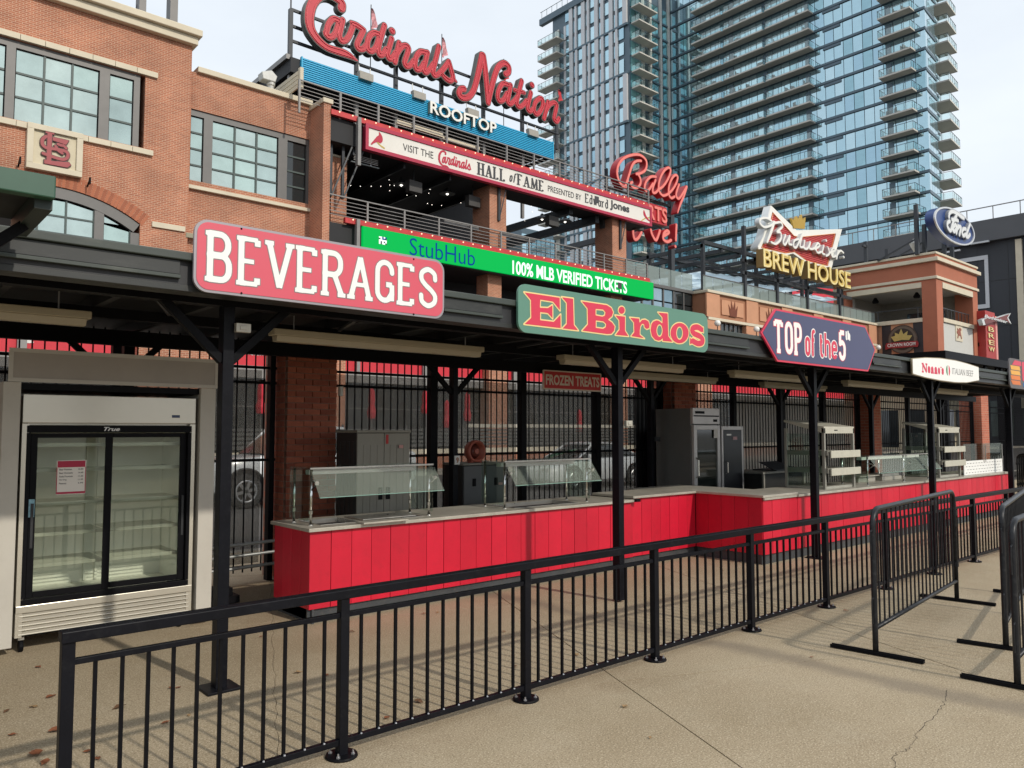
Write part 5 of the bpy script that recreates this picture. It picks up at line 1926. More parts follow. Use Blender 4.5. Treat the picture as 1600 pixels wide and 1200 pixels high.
WHL = mat('white_letter', (.75, .73, .7), .5, var=.02)
PYREF[0] = 270
# ================================================================ terraces and big signs in the middle of the front
YT = 28.9
XT = lambda px: xy(px, YT)
XRF = lambda px: xy(px, 35.4, 110)
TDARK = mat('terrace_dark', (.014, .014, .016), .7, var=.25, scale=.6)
TSTEEL = mat('terrace_steel', (.035, .039, .045), .45, .2, var=.15)
RAILT = mat('terrace_rail', (.22, .21, .20), .45, .2, var=.1)
BULBM = mat('warm_bulb', (1, .8, .55), .4, var=0, emit=1.0, ecol=(1, .78, .5))
BULBW = mat('white_bulb', (1, .95, .85), .4, var=0, emit=2.2, ecol=(1, .95, .85))
ROPE = mat('red_rope_strip', (.5, .03, .03), .4, var=.2, scale=3)
zm1 = zy(568, 352, YT)      # middle deck top = LED board top
zm0 = zy(568, 388, YT)
zu1 = zy(570, 192, YT)      # upper deck top = banner top
zu0 = zy(570, 233, YT)
zr0 = zy(470, 125, 35.1)    # roof edge band
zr1 = zy(470, 88, 35.1)
xL, xR = XT(517), XT(1019)
te = thing('terrace_building', 'open steel terraces with slatted railings between brick columns behind the green display', 'building', (20, YT, 0))
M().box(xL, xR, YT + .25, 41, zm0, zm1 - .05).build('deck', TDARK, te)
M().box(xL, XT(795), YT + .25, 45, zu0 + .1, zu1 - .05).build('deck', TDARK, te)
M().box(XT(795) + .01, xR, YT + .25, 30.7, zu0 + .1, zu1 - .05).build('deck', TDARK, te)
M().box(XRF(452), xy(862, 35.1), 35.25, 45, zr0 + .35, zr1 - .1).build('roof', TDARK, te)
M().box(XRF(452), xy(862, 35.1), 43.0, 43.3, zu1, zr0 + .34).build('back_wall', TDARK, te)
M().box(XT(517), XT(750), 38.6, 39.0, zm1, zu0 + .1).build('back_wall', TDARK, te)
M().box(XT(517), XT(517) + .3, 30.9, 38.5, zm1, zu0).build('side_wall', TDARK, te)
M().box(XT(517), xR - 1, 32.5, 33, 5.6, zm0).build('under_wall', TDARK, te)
M().box(xy(517, 30) + .02, xy(542, 30), 30.0, 31.0, 5.6, zy(530, 247, 30)).build('brick_return', BRICK, te)
M().box(xy(517, 30) + .02, xy(542, 30) + .05, 29.95, 31.05, zy(530, 247, 30) + .002, zy(530, 247, 30) + .1).build('coping', CREAM, te)
# roof edge trusses and joists
for k in range(11):
    x = XRF(460) + k * 1.75
    M().box(x, x + .12, 35.5, 43, zr0 + .12, zr0 + .345).build('roof_joist', TSTEEL, te)
M().bar((XRF(450), 35.4, zr1 - .05), (XRF(450), 45, zr1 - .05), .2, .25).build('roof_edge', RAILT, te)
# posts of the rooftop, carried up as the sign's frame
FP = [450, 555, 617, 689, 755, 816]
for px in FP:
    yp_ = 35.7
    x = xy(px, yp_)
    M().box(x - .09, x + .09, yp_ - .1, yp_ + .08, zu1, zr0 + .34).build('roof_post', RAILT, te)
# brick columns of the middle terrace
for pa, pb in ((765, 791), (956, 977.5)):
    a, b = xy(pa, 29.35), xy(pb, 29.35)
    c = M().box(a, b, 29.35, 30.7, zm1 - .1, zu0 + .6).build('column', BRICK, te)
    m_ = a + (b - a) * .52
    M().bar((m_, 29.3, zm1 + 1.7), (m_, 29.3, zu0 + .3), .14, .1, (0, 1, 0)).bar((m_, 29.3, zm1 + 1.7), (m_ + .35, 29.1, zu0 + .2), .05, .05).build('bracket', TSTEEL, c)
    M().box(a + .1, b - .1, 29.6, 30.5, 5.6, zm0).build('lower_column', BRICK, te)
# long beams running back under the open part
M().bar((XT(947), 29.6, zu0 - .12), (XT(947), 41, zu0 - .12), .3, .42).build('beam', TSTEEL, te)
M().bar((XT(906), 29.6, zu0 - .02), (XT(906), 41, zu0 - .02), .3, .38).build('beam', TSTEEL, te)
M().box(XT(838) + .0, XT(838) + .14, 33, 33.14, zm1, zu0 + .1).build('post', TSTEEL, te)
for k in range(4):
    x = XT(560) + k * 2.6
    M().box(x, x + .1, 29.4, 38, zu0 - .18, zu0 + .095).build('joist', TSTEEL, te)


def terrace_rail(x0, x1, z, y, step=1.9):
    n = max(1, round((x1 - x0) / step))
    for k in range(n + 1):
        x = x0 + (x1 - x0) * k / n
        M().box(x - .04, x + .04, y - .03, y + .05, z - .35, z + 1.06).build('rail_post', RAILT, te)
    for k in range(5):
        M().box(x0, x1, y - .012, y + .012, z + .2 + k * .16, z + .225 + k * .16).build('rail_wire', RAILT, te)
    M().box(x0, x1, y - .035, y + .035, z + 1.02, z + 1.07).build('hand_rail', RAILT, te)


terrace_rail(XT(471), xR, zu1 + .1, YT + .3)
terrace_rail(XT(518), xR - .2, zm1 + .1, YT + .3)
for z, xa in ((zu1, XT(517)), (zm1, XT(541))):
    M().box(xa, xR - .3, YT + .02, YT + .2, z - .02, z + .2).build('rope_strip', ROPE, te)
    lb = M()
    r_ = random.Random(5)
    n = 34
    for k in range(n):
        x = xa + (xR - .5 - xa) * (k + .5) / n
        lb.lathe([(.0, -.04), (.04, 0), (.0, .04)], (x + r_.random() * .1, YT - .0, z + .12 + r_.random() * .04), 6)
    lb.build('rope_light', BULBM, te, kind='stuff')
M().box(XT(703), XT(757), YT + .42, YT + .7, zm1 + 1.02, zm1 + 1.16).build('drink_ledge', RAILT, te)
M().box(XT(792), XT(845), YT + .42, YT + .7, zm1 + 1.02, zm1 + 1.16).build('drink_ledge', RAILT, te)
M().box(XT(628), XT(700), YT + .42, YT + .6, zu1 + .62, zu1 + .8).build('drink_ledge', CREAM, te)
M().box(XT(700), XT(758), YT + .42, YT + .6, zu1 + .52, zu1 + .7).build('drink_ledge', CREAM, te)
# beige slatted screen on the upper left
zsc = max(zy(465, 159, 29.4), zc2 + .26)
bs = thing('louvre_screen', 'beige slatted screen panel at the left end of the rooftop railing', 'screen', (xy(466, 29.4), 31, zsc))
for k in range(4):
    z = zsc + k * .19
    M().box(xy(466, 29.4) - .06, xy(466, 29.4), 29.5, 33.5, z, z + .16).build('slat', CREAM, bs)
M().box(xy(465, 29.4), xy(468, 29.4) + .06, 29.3, 29.49, zsc - .05, zsc + .85).build('post', CREAM, bs)
# truss brackets and grey posts at the left ends of both terraces
for zt_, zb_ in ((zu0 + .2, zu0 - 2.2), (zm0 + .1, zm0 - 2.0)):
    for px in (527, 546):
        x = XT(px)
        M().bar((x, YT + .6, zt_), (x, YT + .6, zb_), .12, .12, (0, 1, 0)).bar((x, YT + .5, zb_), (x + .9, YT + .3, zt_), .06, .06).build('bracket', TSTEEL, te)
    M().box(XT(557), XT(562), YT - .1, YT + .1, zt_ - 1.0, zt_ + 1.1).build('post', RAILT, te)
# hung gear
sg_ = thing('patio_heater', 'grey ribbed heater panel hung in front of the dark terrace, upper left', 'heater', hy(571, 256, 29.6))
a = hy(547, 250, 29.6)
b = hy(591, 267, 29.6)
M().box(a[0], b[0], 29.5, 29.6, b[2] + .12, a[2] - .1).build('panel', mat('heater_grey', (.16, .18, .19), .5, .2), sg_, bev=.02)
hm = M()
for k in range(4):
    hm.box(a[0] + .1, b[0] - .1, 29.46, 29.49, b[2] + .17 + k * .07, b[2] + .2 + k * .07)
hm.build('rib', RAILT, sg_, kind='stuff')
for q in (.3, .7):
    M().bar((a[0] + (b[0] - a[0]) * q, 29.55, a[2] - .1), (a[0] + (b[0] - a[0]) * q, 29.55, zu0 + .1), .05, .05).build('hanger', GALV, sg_)
for px, py, lab in ((650, 291, 'dark grey loudspeaker hung under the left part of the upper terrace'), (742, 314, 'dark loudspeaker beside the left brick terrace column'),
                    (866, 345, 'brown loudspeaker hung in the open right part of the terrace'), (950, 350, 'dark loudspeaker under the right end of the white banner'), (1000, 352, 'small brown loudspeaker hung beside the pink lettering')):
    p = hy(px, py, 29.9)
    t = thing('loudspeaker', lab, 'speaker', p, 'terrace loudspeakers')
    M().prism([p + np.array(q) for q in ((-.36, 0, -.28), (.36, 0, -.28), (.36, 0, .24), (-.36, 0, .28))], (0, .35, 0)).build('cabinet', mat('speaker_box', (.05, .047, .045), .6) if 'speaker_box' not in bpy.data.materials else bpy.data.materials['speaker_box'], t, bev=.02)
    M().bar(p + np.array((0, .2, .25)), p + np.array((0, .2, .8)), .04, .04).build('bracket', TSTEEL, t)
for px, py, lab in ((627, 286, 'tin pendant lamp in the left part of the terrace'), (699, 300, 'tin pendant lamp left of the brick terrace column'), (847, 340, 'dark pendant lamp, left of two in the open terrace'), (883, 344, 'dark pendant lamp, right of two in the open terrace')):
    p = hy(px, py, 31)
    t = thing('pendant_lamp', lab, 'lamp', p, 'terrace pendant lamps')
    M().lathe([(.40, -.1), (.38, -.06), (.12, .1), (.08, .2)], p, 16).build('shade', TSTEEL, t)
    M().tube([p + np.array((0, 0, .2)), (p[0], 31, zu0)], .02, 6).build('cord', TSTEEL, t)
    M().lathe([(.02, -.16), (.08, -.1), (.05, -.05)], p, 8).build('bulb', BULBW, t)
fl = thing('fairy_lights', 'strings of small white fairy lights hanging in the dark terrace', 'string lights', hy(640, 300, 31))
for px, py in ((606, 265), (608, 274), (608, 281), (609, 289), (609, 298), (616, 290), (636, 305), (672, 279), (673, 288), (672, 296), (670, 302), (668, 318), (675, 320), (548, 290), (580, 291), (595, 291), (563, 291), (650, 306), (690, 321), (733, 307), (720, 317), (763, 305), (830, 322), (876, 333), (832, 331), (914, 330), (950, 353), (820, 345)):
    M().lathe([(.0, -.022), (.022, 0), (.0, .022)], hy(px, py, 31.2), 6).build('bulb', BULBW, fl)

# ---------------------------------------------------------------- white banner
HP = yplane(YT)
hb = thing('banner_sign', 'long white banner board with red frame inviting visitors to the hall of fame', 'sign', (XT(570), YT, zu0))
XA, XB = XT(570), XT(1017)
WHB = mat('banner_white', (.72, .69, .63), .55, var=.06, scale=.5, dirt=.1)
BRED = mat('banner_red', (.40, .012, .05), .45, var=.05)
M().box(XA + .16, XB - .16, YT, YT + .2, zu0 + .17, zu1 - .17).build('board', WHB, hb)
f_ = M()
f_.box(XA, XB, YT - .05, YT + .22, zu1 - .16, zu1).box(XA, XB, YT - .05, YT + .22, zu0, zu0 + .16).box(XA, XA + .15, YT - .05, YT + .22, zu0 + .161, zu1 - .161).box(XB - .15, XB, YT - .05, YT + .22, zu0 + .161, zu1 - .161)
f_.build('frame', BRED, hb)
INKD = mat('banner_ink', (.04, .04, .045), .6, var=0)
CARDR = mat('script_red', (.45, .01, .04), .5, var=.04)


def pbox(pl, xl, xr, yt, yb, xm=None):
    """box on a face: left and right sight lines, top and bottom read at one column"""
    xm = xl if xm is None else xm
    return (pl.px(xl, yt)[0], pl.px(xr, yt)[0], pl.px(xm, yb)[1], pl.px(xm, yt)[1])


HP.text('lettering', 'VISIT THE', pbox(HP, 629.6, 677, 224, 235), hb, INKD, .003, .012, bold=-.004)
u0, u1, v0, v1 = pbox(HP, 746, 791, 253, 272.5)
HP.shape('lettering', allrings(word('HALL', u0, u1, v0, v1, .062, .05, .022, .05, thin=.034, hs=.015)), hb, INKD, .003, .012)
u0, u1, v0, v1 = pbox(HP, 808, 851, 271, 288.5)
HP.shape('lettering', allrings(word('FAME', u0, u1, v0, v1, .058, .05, .022, .05, thin=.032, hs=.015)), hb, INKD, .003, .012)
u0, u1, v0, v1 = pbox(HP, 795.5, 805, 268, 284)
HP.shape('lettering', allrings(word('of', u0, u1, v0 + .02, v1, .035, 0, None, .05, slant=.2)), hb, INKD, .003, .012)
HP.text('lettering', 'PRESENTED BY', pbox(HP, 856, 908, 289.5, 298.7), hb, INKD, .003, .012, bold=-.004)
u0, u1, v0, v1 = pbox(HP, 914, 951, 302, 316.3)
HP.shape('lettering', allrings(word('Edward', u0, u1, v0, v1, .038, .03, .016, .045, thin=.026, hs=.011)), hb, INKD, .003, .012)
HP.text('lettering', 'Jones', pbox(HP, 953, 983, 312, 328), hb, INKD, .003, .012, bold=.03)
q = HP.px(929, 306), HP.px(935.5, 318)
M().box(q[0][0], q[1][0], YT - .02, YT - .003, q[1][1], q[0][1]).build('dark_square', INKD, hb)
# small red birds on branches
for pts, br in ((((592, 206), (596, 211), (598, 217), (597, 222), (594, 224), (590, 222), (584, 224), (581, 226), (579, 225), (584, 219), (589, 213), (592, 211)), ((589, 222), (595, 228), (601, 232))),
                (((1006, 328), (1008, 333), (1010, 338), (1013, 342), (1016, 346), (1013, 345), (1009, 341), (1006, 337), (1005, 332)), ((1002, 345), (1008, 341), (1015, 340)))):
    HP.shape('bird_emblem', [[HP.px(*p) for p in smooth_pts([p[:2] for p in pts], 2, True)]], hb, CARDR, .003, .01)
    a = [np.array(HP.px(*p)) for p in br]
    HP.shape('branch', [[tuple(p + np.array((0, .035))) for p in a] + [tuple(p - np.array((0, .035))) for p in a[::-1]]], hb, mat('branch_gold', (.5, .36, .08), .6) if 'branch_gold' not in bpy.data.materials else bpy.data.materials['branch_gold'], .003, .008)

# ---------------------------------------------------------------- green display
LEDG = mat('led_green', (.0, .05, .012), .7, spec=.1, var=.02, emit=.46, ecol=(0, .95, .15))
LEDW = mat('led_white', (.7, .8, .75), .5, var=0, emit=.35, ecol=(.8, 1, .9))
LEDB = mat('led_blue', (.0, .02, .08), .7, spec=.1, var=0, emit=.2, ecol=(.0, .2, .95))
gb = thing('display_board', 'long bright green electronic ticket display below the slatted terrace railing', 'sign', (XT(568), YT, zm0))
GA, GB = XT(568.5), XT(1019)
for k in range(16):
    a, b = GA + (GB - GA) * k / 16, GA + (GB - GA) * (k + 1) / 16
    M().box(a + .002, b - .002, YT, YT + .15, zm0, zm1 - .03).build('led_panel', LEDG, gb)
M().box(GA - .04, GB + .04, YT + .151, YT + .45, zm0 - .06, zm1).build('housing', TDARK, gb)
HP.text('lettering', 'StubHub', pbox(HP, 640, 742, 372, 399, 645), gb, LEDB, .003, .01, bold=-.006)
HP.text('lettering', '100% MLB VERIFIED TICKETS', pbox(HP, 800.5, 979, 406.5, 428), gb, LEDW, .003, .01, bold=.022)
q = HP.px(965, 441), HP.px(971, 452)
M().box(q[0][0], q[1][0], YT - .025, YT - .014, q[1][1], q[0][1]).build('dead_tile', INKD, gb)
q = HP.px(592, 369), HP.px(604, 383)
rt_ = random.Random(2)
n = 5
for i in range(n):
    for j in range(n):
        a = q[0][0] + (q[1][0] - q[0][0]) * i / n
        b = q[1][1] + (q[0][1] - q[1][1]) * j / n
        c = rt_.choice([LEDW, LEDW, INKD, LEDB, LEDW])
        M().box(a, a + (q[1][0] - q[0][0]) / n, YT - .012, YT - .002, b, b + (q[0][1] - q[1][1]) / n).build('faulty_pixel', c, gb)

# ---------------------------------------------------------------- blue louvred band with white capitals
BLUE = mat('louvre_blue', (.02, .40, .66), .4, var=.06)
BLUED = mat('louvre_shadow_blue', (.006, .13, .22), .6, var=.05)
WLET = mat('white_channel_letter', (.80, .78, .72), .45, var=.03)
CAGE = mat('letter_return', (.30, .27, .2), .5, var=.05)
bb_ = thing('louvre_band', 'bright blue horizontal louvre band along the rooftop edge under the red script', 'sign band', (xy(470, 35.1), 35.1, zr0))
XA, XB = xy(470, 35.1), xy(864, 35.1)
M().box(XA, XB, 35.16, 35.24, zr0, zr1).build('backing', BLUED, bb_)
nl = 11
for k in range(nl):
    z = zr0 + (zr1 - zr0) * k / nl
    h = (zr1 - zr0) / nl
    M().prism([(XA, 35.16, z + .01), (XA, 35.1, z + .01), (XA, 35.1, z + h * .62), (XA, 35.16, z + h * .78)], (XB - XA, 0, 0)).build('slat', BLUE, bb_)
for x in (XA - .06, XB):
    M().box(x, x + .06, 35.08, 35.26, zr0 - .02, zr1 + .02).build('end_cap', BLUE, bb_)
BP = yplane(35.08)
bx_ = pbox(BP, 669, 772.5, 159, 178)
BP.letters('letter', 'ROOFTOP', bx_, bb_, CAGE, .0, .20)
BP.letters('letter_face', 'ROOFTOP', bx_, bb_, WLET, .201, .02, bold=.02)

# ---------------------------------------------------------------- giant red script on its frame
NP = yplane(35.5)


class Trace:
    def __init__(s, pl, zoom, ox, oy):
        s.pl, s.z, s.ox, s.oy = pl, zoom, ox, oy
        s.shape = None

    def p(s, pts): return [s.pl.px(q[0], q[1], s.z, s.ox, s.oy) + tuple(q[2:]) for q in pts]
    def c(s, pts, k=6): return smooth_pts(s.p([tuple(q) + ((1,) if len(q) == 2 else ()) for q in pts]), k)


TA = Trace(NP, 7.2727, 440, 0)
TB = Trace(NP, 6.1538, 640, 50)
RS = .152
strokesA = [
    ([(640, 125, 1.45), (645, 75, 1.25), (590, 22, 1.25), (510, -18, 1.2), (430, -20, 1.25), (360, 20, 1.4), (305, 90, 1.55), (280, 180, 1.6), (275, 270, 1.55), (293, 360, 1.45), (338, 440, 1.35), (400, 512, 1.3), (480, 572, 1.15), (570, 605, 1.2), (660, 632, 1.25), (740, 668, .9), (822, 722, .15)], 1),
    ([(605, 265), (548, 248), (498, 298), (472, 380), (478, 440), (520, 455), (568, 415), (605, 310)], 1),
    ([(455, 430, .6), (440, 395, .4)], 1),
    ([(652, 262), (632, 350), (615, 430), (638, 495), (685, 490), (730, 430), (768, 330)], 1),
    ([(752, 290, .7), (815, 322), (893, 372, .8)], 1),
    ([(888, 376), (848, 460), (814, 540), (838, 586), (885, 585), (925, 540)], 1),
    ([(1060, 420), (1005, 405), (955, 445), (930, 525), (942, 595), (985, 612), (1030, 565), (1062, 470)], 1),
    ([(1125, 322), (1092, 430), (1060, 560), (1066, 645), (1105, 650), (1145, 590)], 1),
    ([(1206, 470), (1182, 560), (1160, 640), (1180, 695), (1215, 685), (1250, 630)], 1),
    ([(1212, 382, 1.15), (1216, 385, 1.15)], 1),
    ([(1292, 520), (1268, 620), (1245, 735)], 1),
    ([(1266, 640), (1315, 566), (1372, 548), (1398, 585), (1378, 660), (1354, 735), (1374, 780), (1415, 772), (1455, 720)], 1)]
strokesB = [
    ([(118, 222), (66, 214), (26, 262), (14, 335), (28, 382), (66, 378), (98, 325)], 1),
    ([(134, 222), (114, 310), (98, 385), (118, 412), (156, 380), (190, 330)], 1),
    ([(242, 165), (212, 290), (188, 395), (200, 438), (236, 430), (285, 380), (338, 308)], 1),
    ([(338, 308), (362, 390), (378, 460), (352, 492), (302, 462), (262, 410, .6)], 1),
    ([(378, 470), (412, 500, .3)], 1)]
strokesN = [
    ([(484, 568, 1.2), (452, 572, 1.2), (436, 612, 1.2), (464, 650, 1.2), (522, 648, 1.2), (572, 590, 1.2), (604, 490, 1.25), (632, 370, 1.3), (656, 246, 1.3)], 1),
    ([(668, 250, 1.3), (692, 420, 1.25), (716, 695, 1.15)], 1),
    ([(716, 700, 1.1), (748, 555, 1.2), (778, 440, 1.2), (814, 355, 1.2), (868, 322, 1.2), (912, 352, 1.15), (914, 405, 1.1), (884, 425, 1.2)], 1),
    ([(905, 528), (856, 518), (820, 570), (806, 635), (824, 682), (862, 672), (896, 610)], 1),
    ([(932, 532), (918, 610), (904, 685), (928, 712), (968, 680), (990, 650)], 1),
    ([(1038, 492), (1010, 600), (990, 695), (1010, 738), (1048, 724), (1084, 680)], 1),
    ([(968, 578, .8), (1062, 604, .8)], 1),
    ([(1126, 604), (1108, 680), (1095, 752), (1118, 780), (1154, 750)], 1),
    ([(1136, 528, 1.1), (1140, 531, 1.1)], 1),
    ([(1212, 655), (1170, 692), (1155, 758), (1174, 806), (1208, 792), (1240, 728), (1236, 668), (1212, 655)], 1),
    ([(1240, 705, .5), (1262, 712, .4), (1282, 700, .4)], 1),
    ([(1292, 692), (1270, 780), (1252, 850)], 1),
    ([(1270, 775), (1306, 716), (1350, 698), (1374, 725), (1358, 800), (1350, 852), (1374, 880), (1394, 850)], 1)]
g1 = [TA.c(s) for s, _ in strokesA] + [TB.c(s) for s, _ in strokesB]
g2 = [TB.c(s) for s, _ in strokesN]
cn = thing('script_sign', 'giant red neon script letters on a dark steel frame above the blue louvre band', 'sign', (XRF(450), 29, zr1))
LRED = mat('letter_red', (.50, .018, .035), .45, var=.06)
LEDGE = mat('letter_edge', (.085, .085, .075), .5, var=.1)
NEON = mat('neon_tube_red', (.78, .10, .12), .3, var=.02)
NEOND = mat('tube_channel', (.22, .004, .012), .5, var=.02)


def script(pl, strokes, r, hs, parent, depth, d0, mats, band=True, edge=.35):
    a = np.array([(p[0], p[1]) for s in strokes for p in s])
    sh = Shape((a[:, 0].min() - 4 * r, a[:, 0].max() + 4 * r, a[:, 1].min() - 4 * r, a[:, 1].max() + 4 * r), hs)
    for s in strokes:
        sh.cap(s, r)
    if mats[0]:
        pl.shape('return_lettering', sh.loops(edge * r), parent, mats[0], d0, depth)
    pl.shape('face_lettering', sh.loops(0), parent, mats[1], d0 + depth + .001, .02)
    if band:
        pl.shape('tube_channel', sh.loops(-.30 * r) + sh.loops(-.62 * r), parent, mats[3], d0 + depth + .022, .006)
        pl.shape('neon_tube', sh.loops(-.40 * r) + sh.loops(-.54 * r), parent, mats[2], d0 + depth + .029, .03)
    return sh


S1 = script(NP, g1, RS, .03, cn, .38, .0, (LEDGE, LRED, NEON, NEOND))
S2 = script(NP, g2, RS, .03, cn, .38, .0, (LEDGE, LRED, NEON, NEOND))
for px in FP[0:1] + FP[1:] + [870]:
    x = xy(px, 35.7)
    ztop_ = zy(px, 13 + max(0, (px - 450)) * .41, 35.7) if px < 860 else zy(870, 165, 35.7)
    M().box(x - .1, x + .1, 35.62, 35.8, zr1 - .1, ztop_).build('frame_post', TSTEEL, cn)
x0_, x1_ = xy(450, 35.85), xy(872, 35.85)
for py in (13, 38.5, 62):
    z = zy(451, py, 35.85)
    M().box(x0_, x1_ if py < 30 else x1_, 35.81, 35.92, z - .07, z + .07).build('frame_rail', TSTEEL, cn)
zc_ = zy(558, 102, 35.4)
M().tube([(XRF(558), 35.25, zc_), (XRF(870), 35.25, zc_)], .05, 8).build('conduit', TSTEEL, cn)
M().bar((x0_, 35.85, zy(451, 13, 35.85)), (x0_, 35.85, zy(451, -20, 35.85)), .06, .06).build('mast', TSTEEL, cn)
for px, py in ((573, 116), (656, 146), (740, 173), (834, 205)):
    p = hy(px, py, 35)
    t = thing('floodlight', {573: 'grey floodlight box under the swash of the giant red capital', 656: 'grey floodlight box above the first white capital of the blue band',
                             740: 'grey floodlight box above the middle of the white capitals', 834: 'rightmost grey floodlight box on the sign conduit'}[px], 'floodlight', p, 'floodlights lighting the red script')
    M().prism([p + np.array(q) for q in ((-.42, 0, .1), (.42, 0, .1), (.36, -.1, -.36), (-.44, -.1, -.36))], (0, .3, 0)).build('housing', mat('flood_grey', (.28, .26, .22), .5) if 'flood_grey' not in bpy.data.materials else bpy.data.materials['flood_grey'], t, bev=.02)
    for s in (-.34, .34):
        M().bar(p + np.array((s, .2, .1)), (p[0] + s, 35.25, zc_ + .02), .04, .04).build('arm', WHITEP, t)
FLAG = mat('flag_cloth', (.55, .25, .27), .8, var=.75, scale=5)
FLAGR = mat('flag_red', (.5, .03, .04), .8, var=.2, scale=5)
for k, (px, py0, py1, lab) in enumerate(((579, 7, 80, 'limp red and white pennant above the red script, leftmost'), (690, 53, 130, 'limp red and white pennant right of the first script word'), (787, 92, 160, 'red pennant mostly hidden behind the second script word'),
                                         (872, 135, 200, 'red flag at the right end of the giant script'))):
    p1, p0 = hy(px, py0, 36.1), hy(px, py1, 36.1)
    t = thing('pennant', lab, 'flag', (p0[0], 36.1, zr1), 'pennants along the sign')
    M().tube([(p0[0], 36.1, zr1), (p0[0], 36.1, p1[2])], .025, 6).build('pole', TSTEEL, t)
    h = 1.15 if k < 3 else .75
    vs, fs = [], []
    n = 8
    for i in range(n + 1):
        v = i / n
        wd = .08 + .42 * math.sin(min(v * 1.3, 1) * 1.8) * (1 - .3 * v)
        if v > .75:
            wd = .25 * (1 - v) * 2 + .05
        for j in range(4):
            q = j / 3
            vs.append((p0[0] + .03 + wd * q, 36.1 + .08 * math.sin(q * 6 + v * 5), p1[2] - .05 - h * v - .25 * q))
    for i in range(n):
        for j in range(3):
            fs.append((i * 4 + j, i * 4 + j + 1, i * 4 + 5 + j, i * 4 + 4 + j))
    M().add(vs, fs).build('cloth', FLAG if k < 2 else FLAGR, t, smooth=True)


def small_script(strokes, pl, box, r, parent, m, d0=.003, depth=.012, hs=None):
    a = np.array([(p[0], p[1]) for s in strokes for p in s])
    lo, hi = a.min(0), a.max(0)
    f = lambda p: (box[0] + (p[0] - lo[0]) / (hi[0] - lo[0]) * (box[1] - box[0]), box[2] + (p[1] - lo[1]) / (hi[1] - lo[1]) * (box[3] - box[2]), p[2] if len(p) > 2 else 1)
    st = [[f(p) for p in s] for s in strokes]
    sh = Shape((box[0] - 3 * r, box[1] + 3 * r, box[2] - 3 * r, box[3] + 3 * r), hs or r / 2.5)
    for s in st:
        sh.cap(s, r)
    pl.shape('script', sh.loops(0), parent, m, d0, depth)
    return sh


# level version of the first word for smaller prints
bu0 = HP.px(686, 236)
bu1 = HP.px(736, 263)
small_script(g1, HP, (bu0[0], bu1[0], HP.px(686, 258)[1] - .0, HP.px(692, 236)[1]), .034, hb, CARDR, hs=.014)
for (pa, pb, zt, zb_) in ((38, 118, 5.15, 4.62), (368, 425, 5.12, 4.6)):
    small_script(g1, fb, (xy(pa, 30.1), xy(pb, 30.1), zb_, zt), .05, gs, WHL, hs=.02)
M().box(xy(36, 30.05), xy(60, 30.05), 30.05, 30.09, 5.0, 5.4).build('yellow_lamp', mat('yellow_sign', (.7, .5, .03), .5), gs)
# ================================================================ painted boards on the canopy front
YS = 4.66
SP = yplane(YS)
ALU = mat('sign_edge', (.30, .28, .30), .45, .3, var=.04)
PINK = mat('sign_pink_red', (.62, .085, .125), .42, var=.03, scale=1.5)
SWHITE = mat('sign_white', (.82, .82, .79), .45, var=.02)
SGREY = mat('sign_outline_grey', (.22, .2, .2), .5, var=.02)
SGREEN = mat('sign_green', (.10, .235, .175), .42, var=.04, scale=1.5)
SRED = mat('sign_red', (.62, .03, .075), .42, var=.03)
SYEL = mat('sign_yellow', (.80, .60, .26), .45, var=.02)
SBLUE = mat('sign_blue', (.055, .06, .135), .42, var=.04, scale=1.5)


def board(name, label, rings, mt, cat='sign', edge=None, inner=None, group='boards on the canopy front'):
    a = np.array([p for r in rings for p in r])
    c = (a.min(0) + a.max(0)) / 2
    t = thing(name, label, cat, (c[0], YS, a[:, 1].min()), group)
    SP.shape('board', rings, t, edge or mt, -.022, .022)
    if inner:
        SP.shape('face', inner, t, mt, .0005, .003)
    for q in (.2, .8):
        x = a[:, 0].min() + (a[:, 0].max() - a[:, 0].min()) * q
        M().box(x - .03, x + .03, YS + .023, 4.70, 2.60, 2.70).build('bracket', BLACK, t)
    return t


# BEVERAGES
u0, u1 = SP.px(303, 400)[0], SP.px(694, 445)[0]
v1 = SP.px(345, 346.5)[1]
v0 = SP.px(345, 459)[1]
bv = board('beverages_sign', 'rounded pink-red board with tall white slab letters reading BEVERAGES', [rrect(u0, u1, v0, v1, .085, 8)], PINK, edge=ALU, inner=[rrect(u0 + .016, u1 - .016, v0 + .016, v1 - .016, .072, 8)])
L0 = SP.px(322, 360)[0]
LT, LB = SP.px(324, 360)[1], SP.px(322, 438.5)[1]
# each letter cell measured: left and right sight lines on the board
cells = [('B', 322, 364.5), ('E', 371, 408.5), ('V', 415, 459), ('E', 463, 497), ('R', 503, 539.5), ('A', 544, 582), ('G', 586, 615.5), ('E', 621, 648.5), ('S', 654, 683)]
shp = []
for ch, a, b in cells:
    a_, b_ = SP.px(a, 410)[0], SP.px(b, 410)[0]
    shp += word(ch, a_, b_, LB, LT, .018, .0 if ch in 'GS' else .011, .018 if ch in 'GS' else .0135, hs=.0036, k=.007, thin=None)
SP.shape('outline_lettering', allrings(shp, .0055), bv, SGREY, .0036, .001)
SP.shape('lettering', allrings(shp, 0), bv, SWHITE, .0047, .001)
bm = M()
for a, b in ((377, 357.5), (377, 458), (646, 405), (646, 491)):
    u, v = SP.px(a, b)
    bm.lathe([(.007, 0), (.005, .004)], (u, YS - .0036, v), 8, 'y')
bm.build('screw', BLACK, bv, kind='stuff')

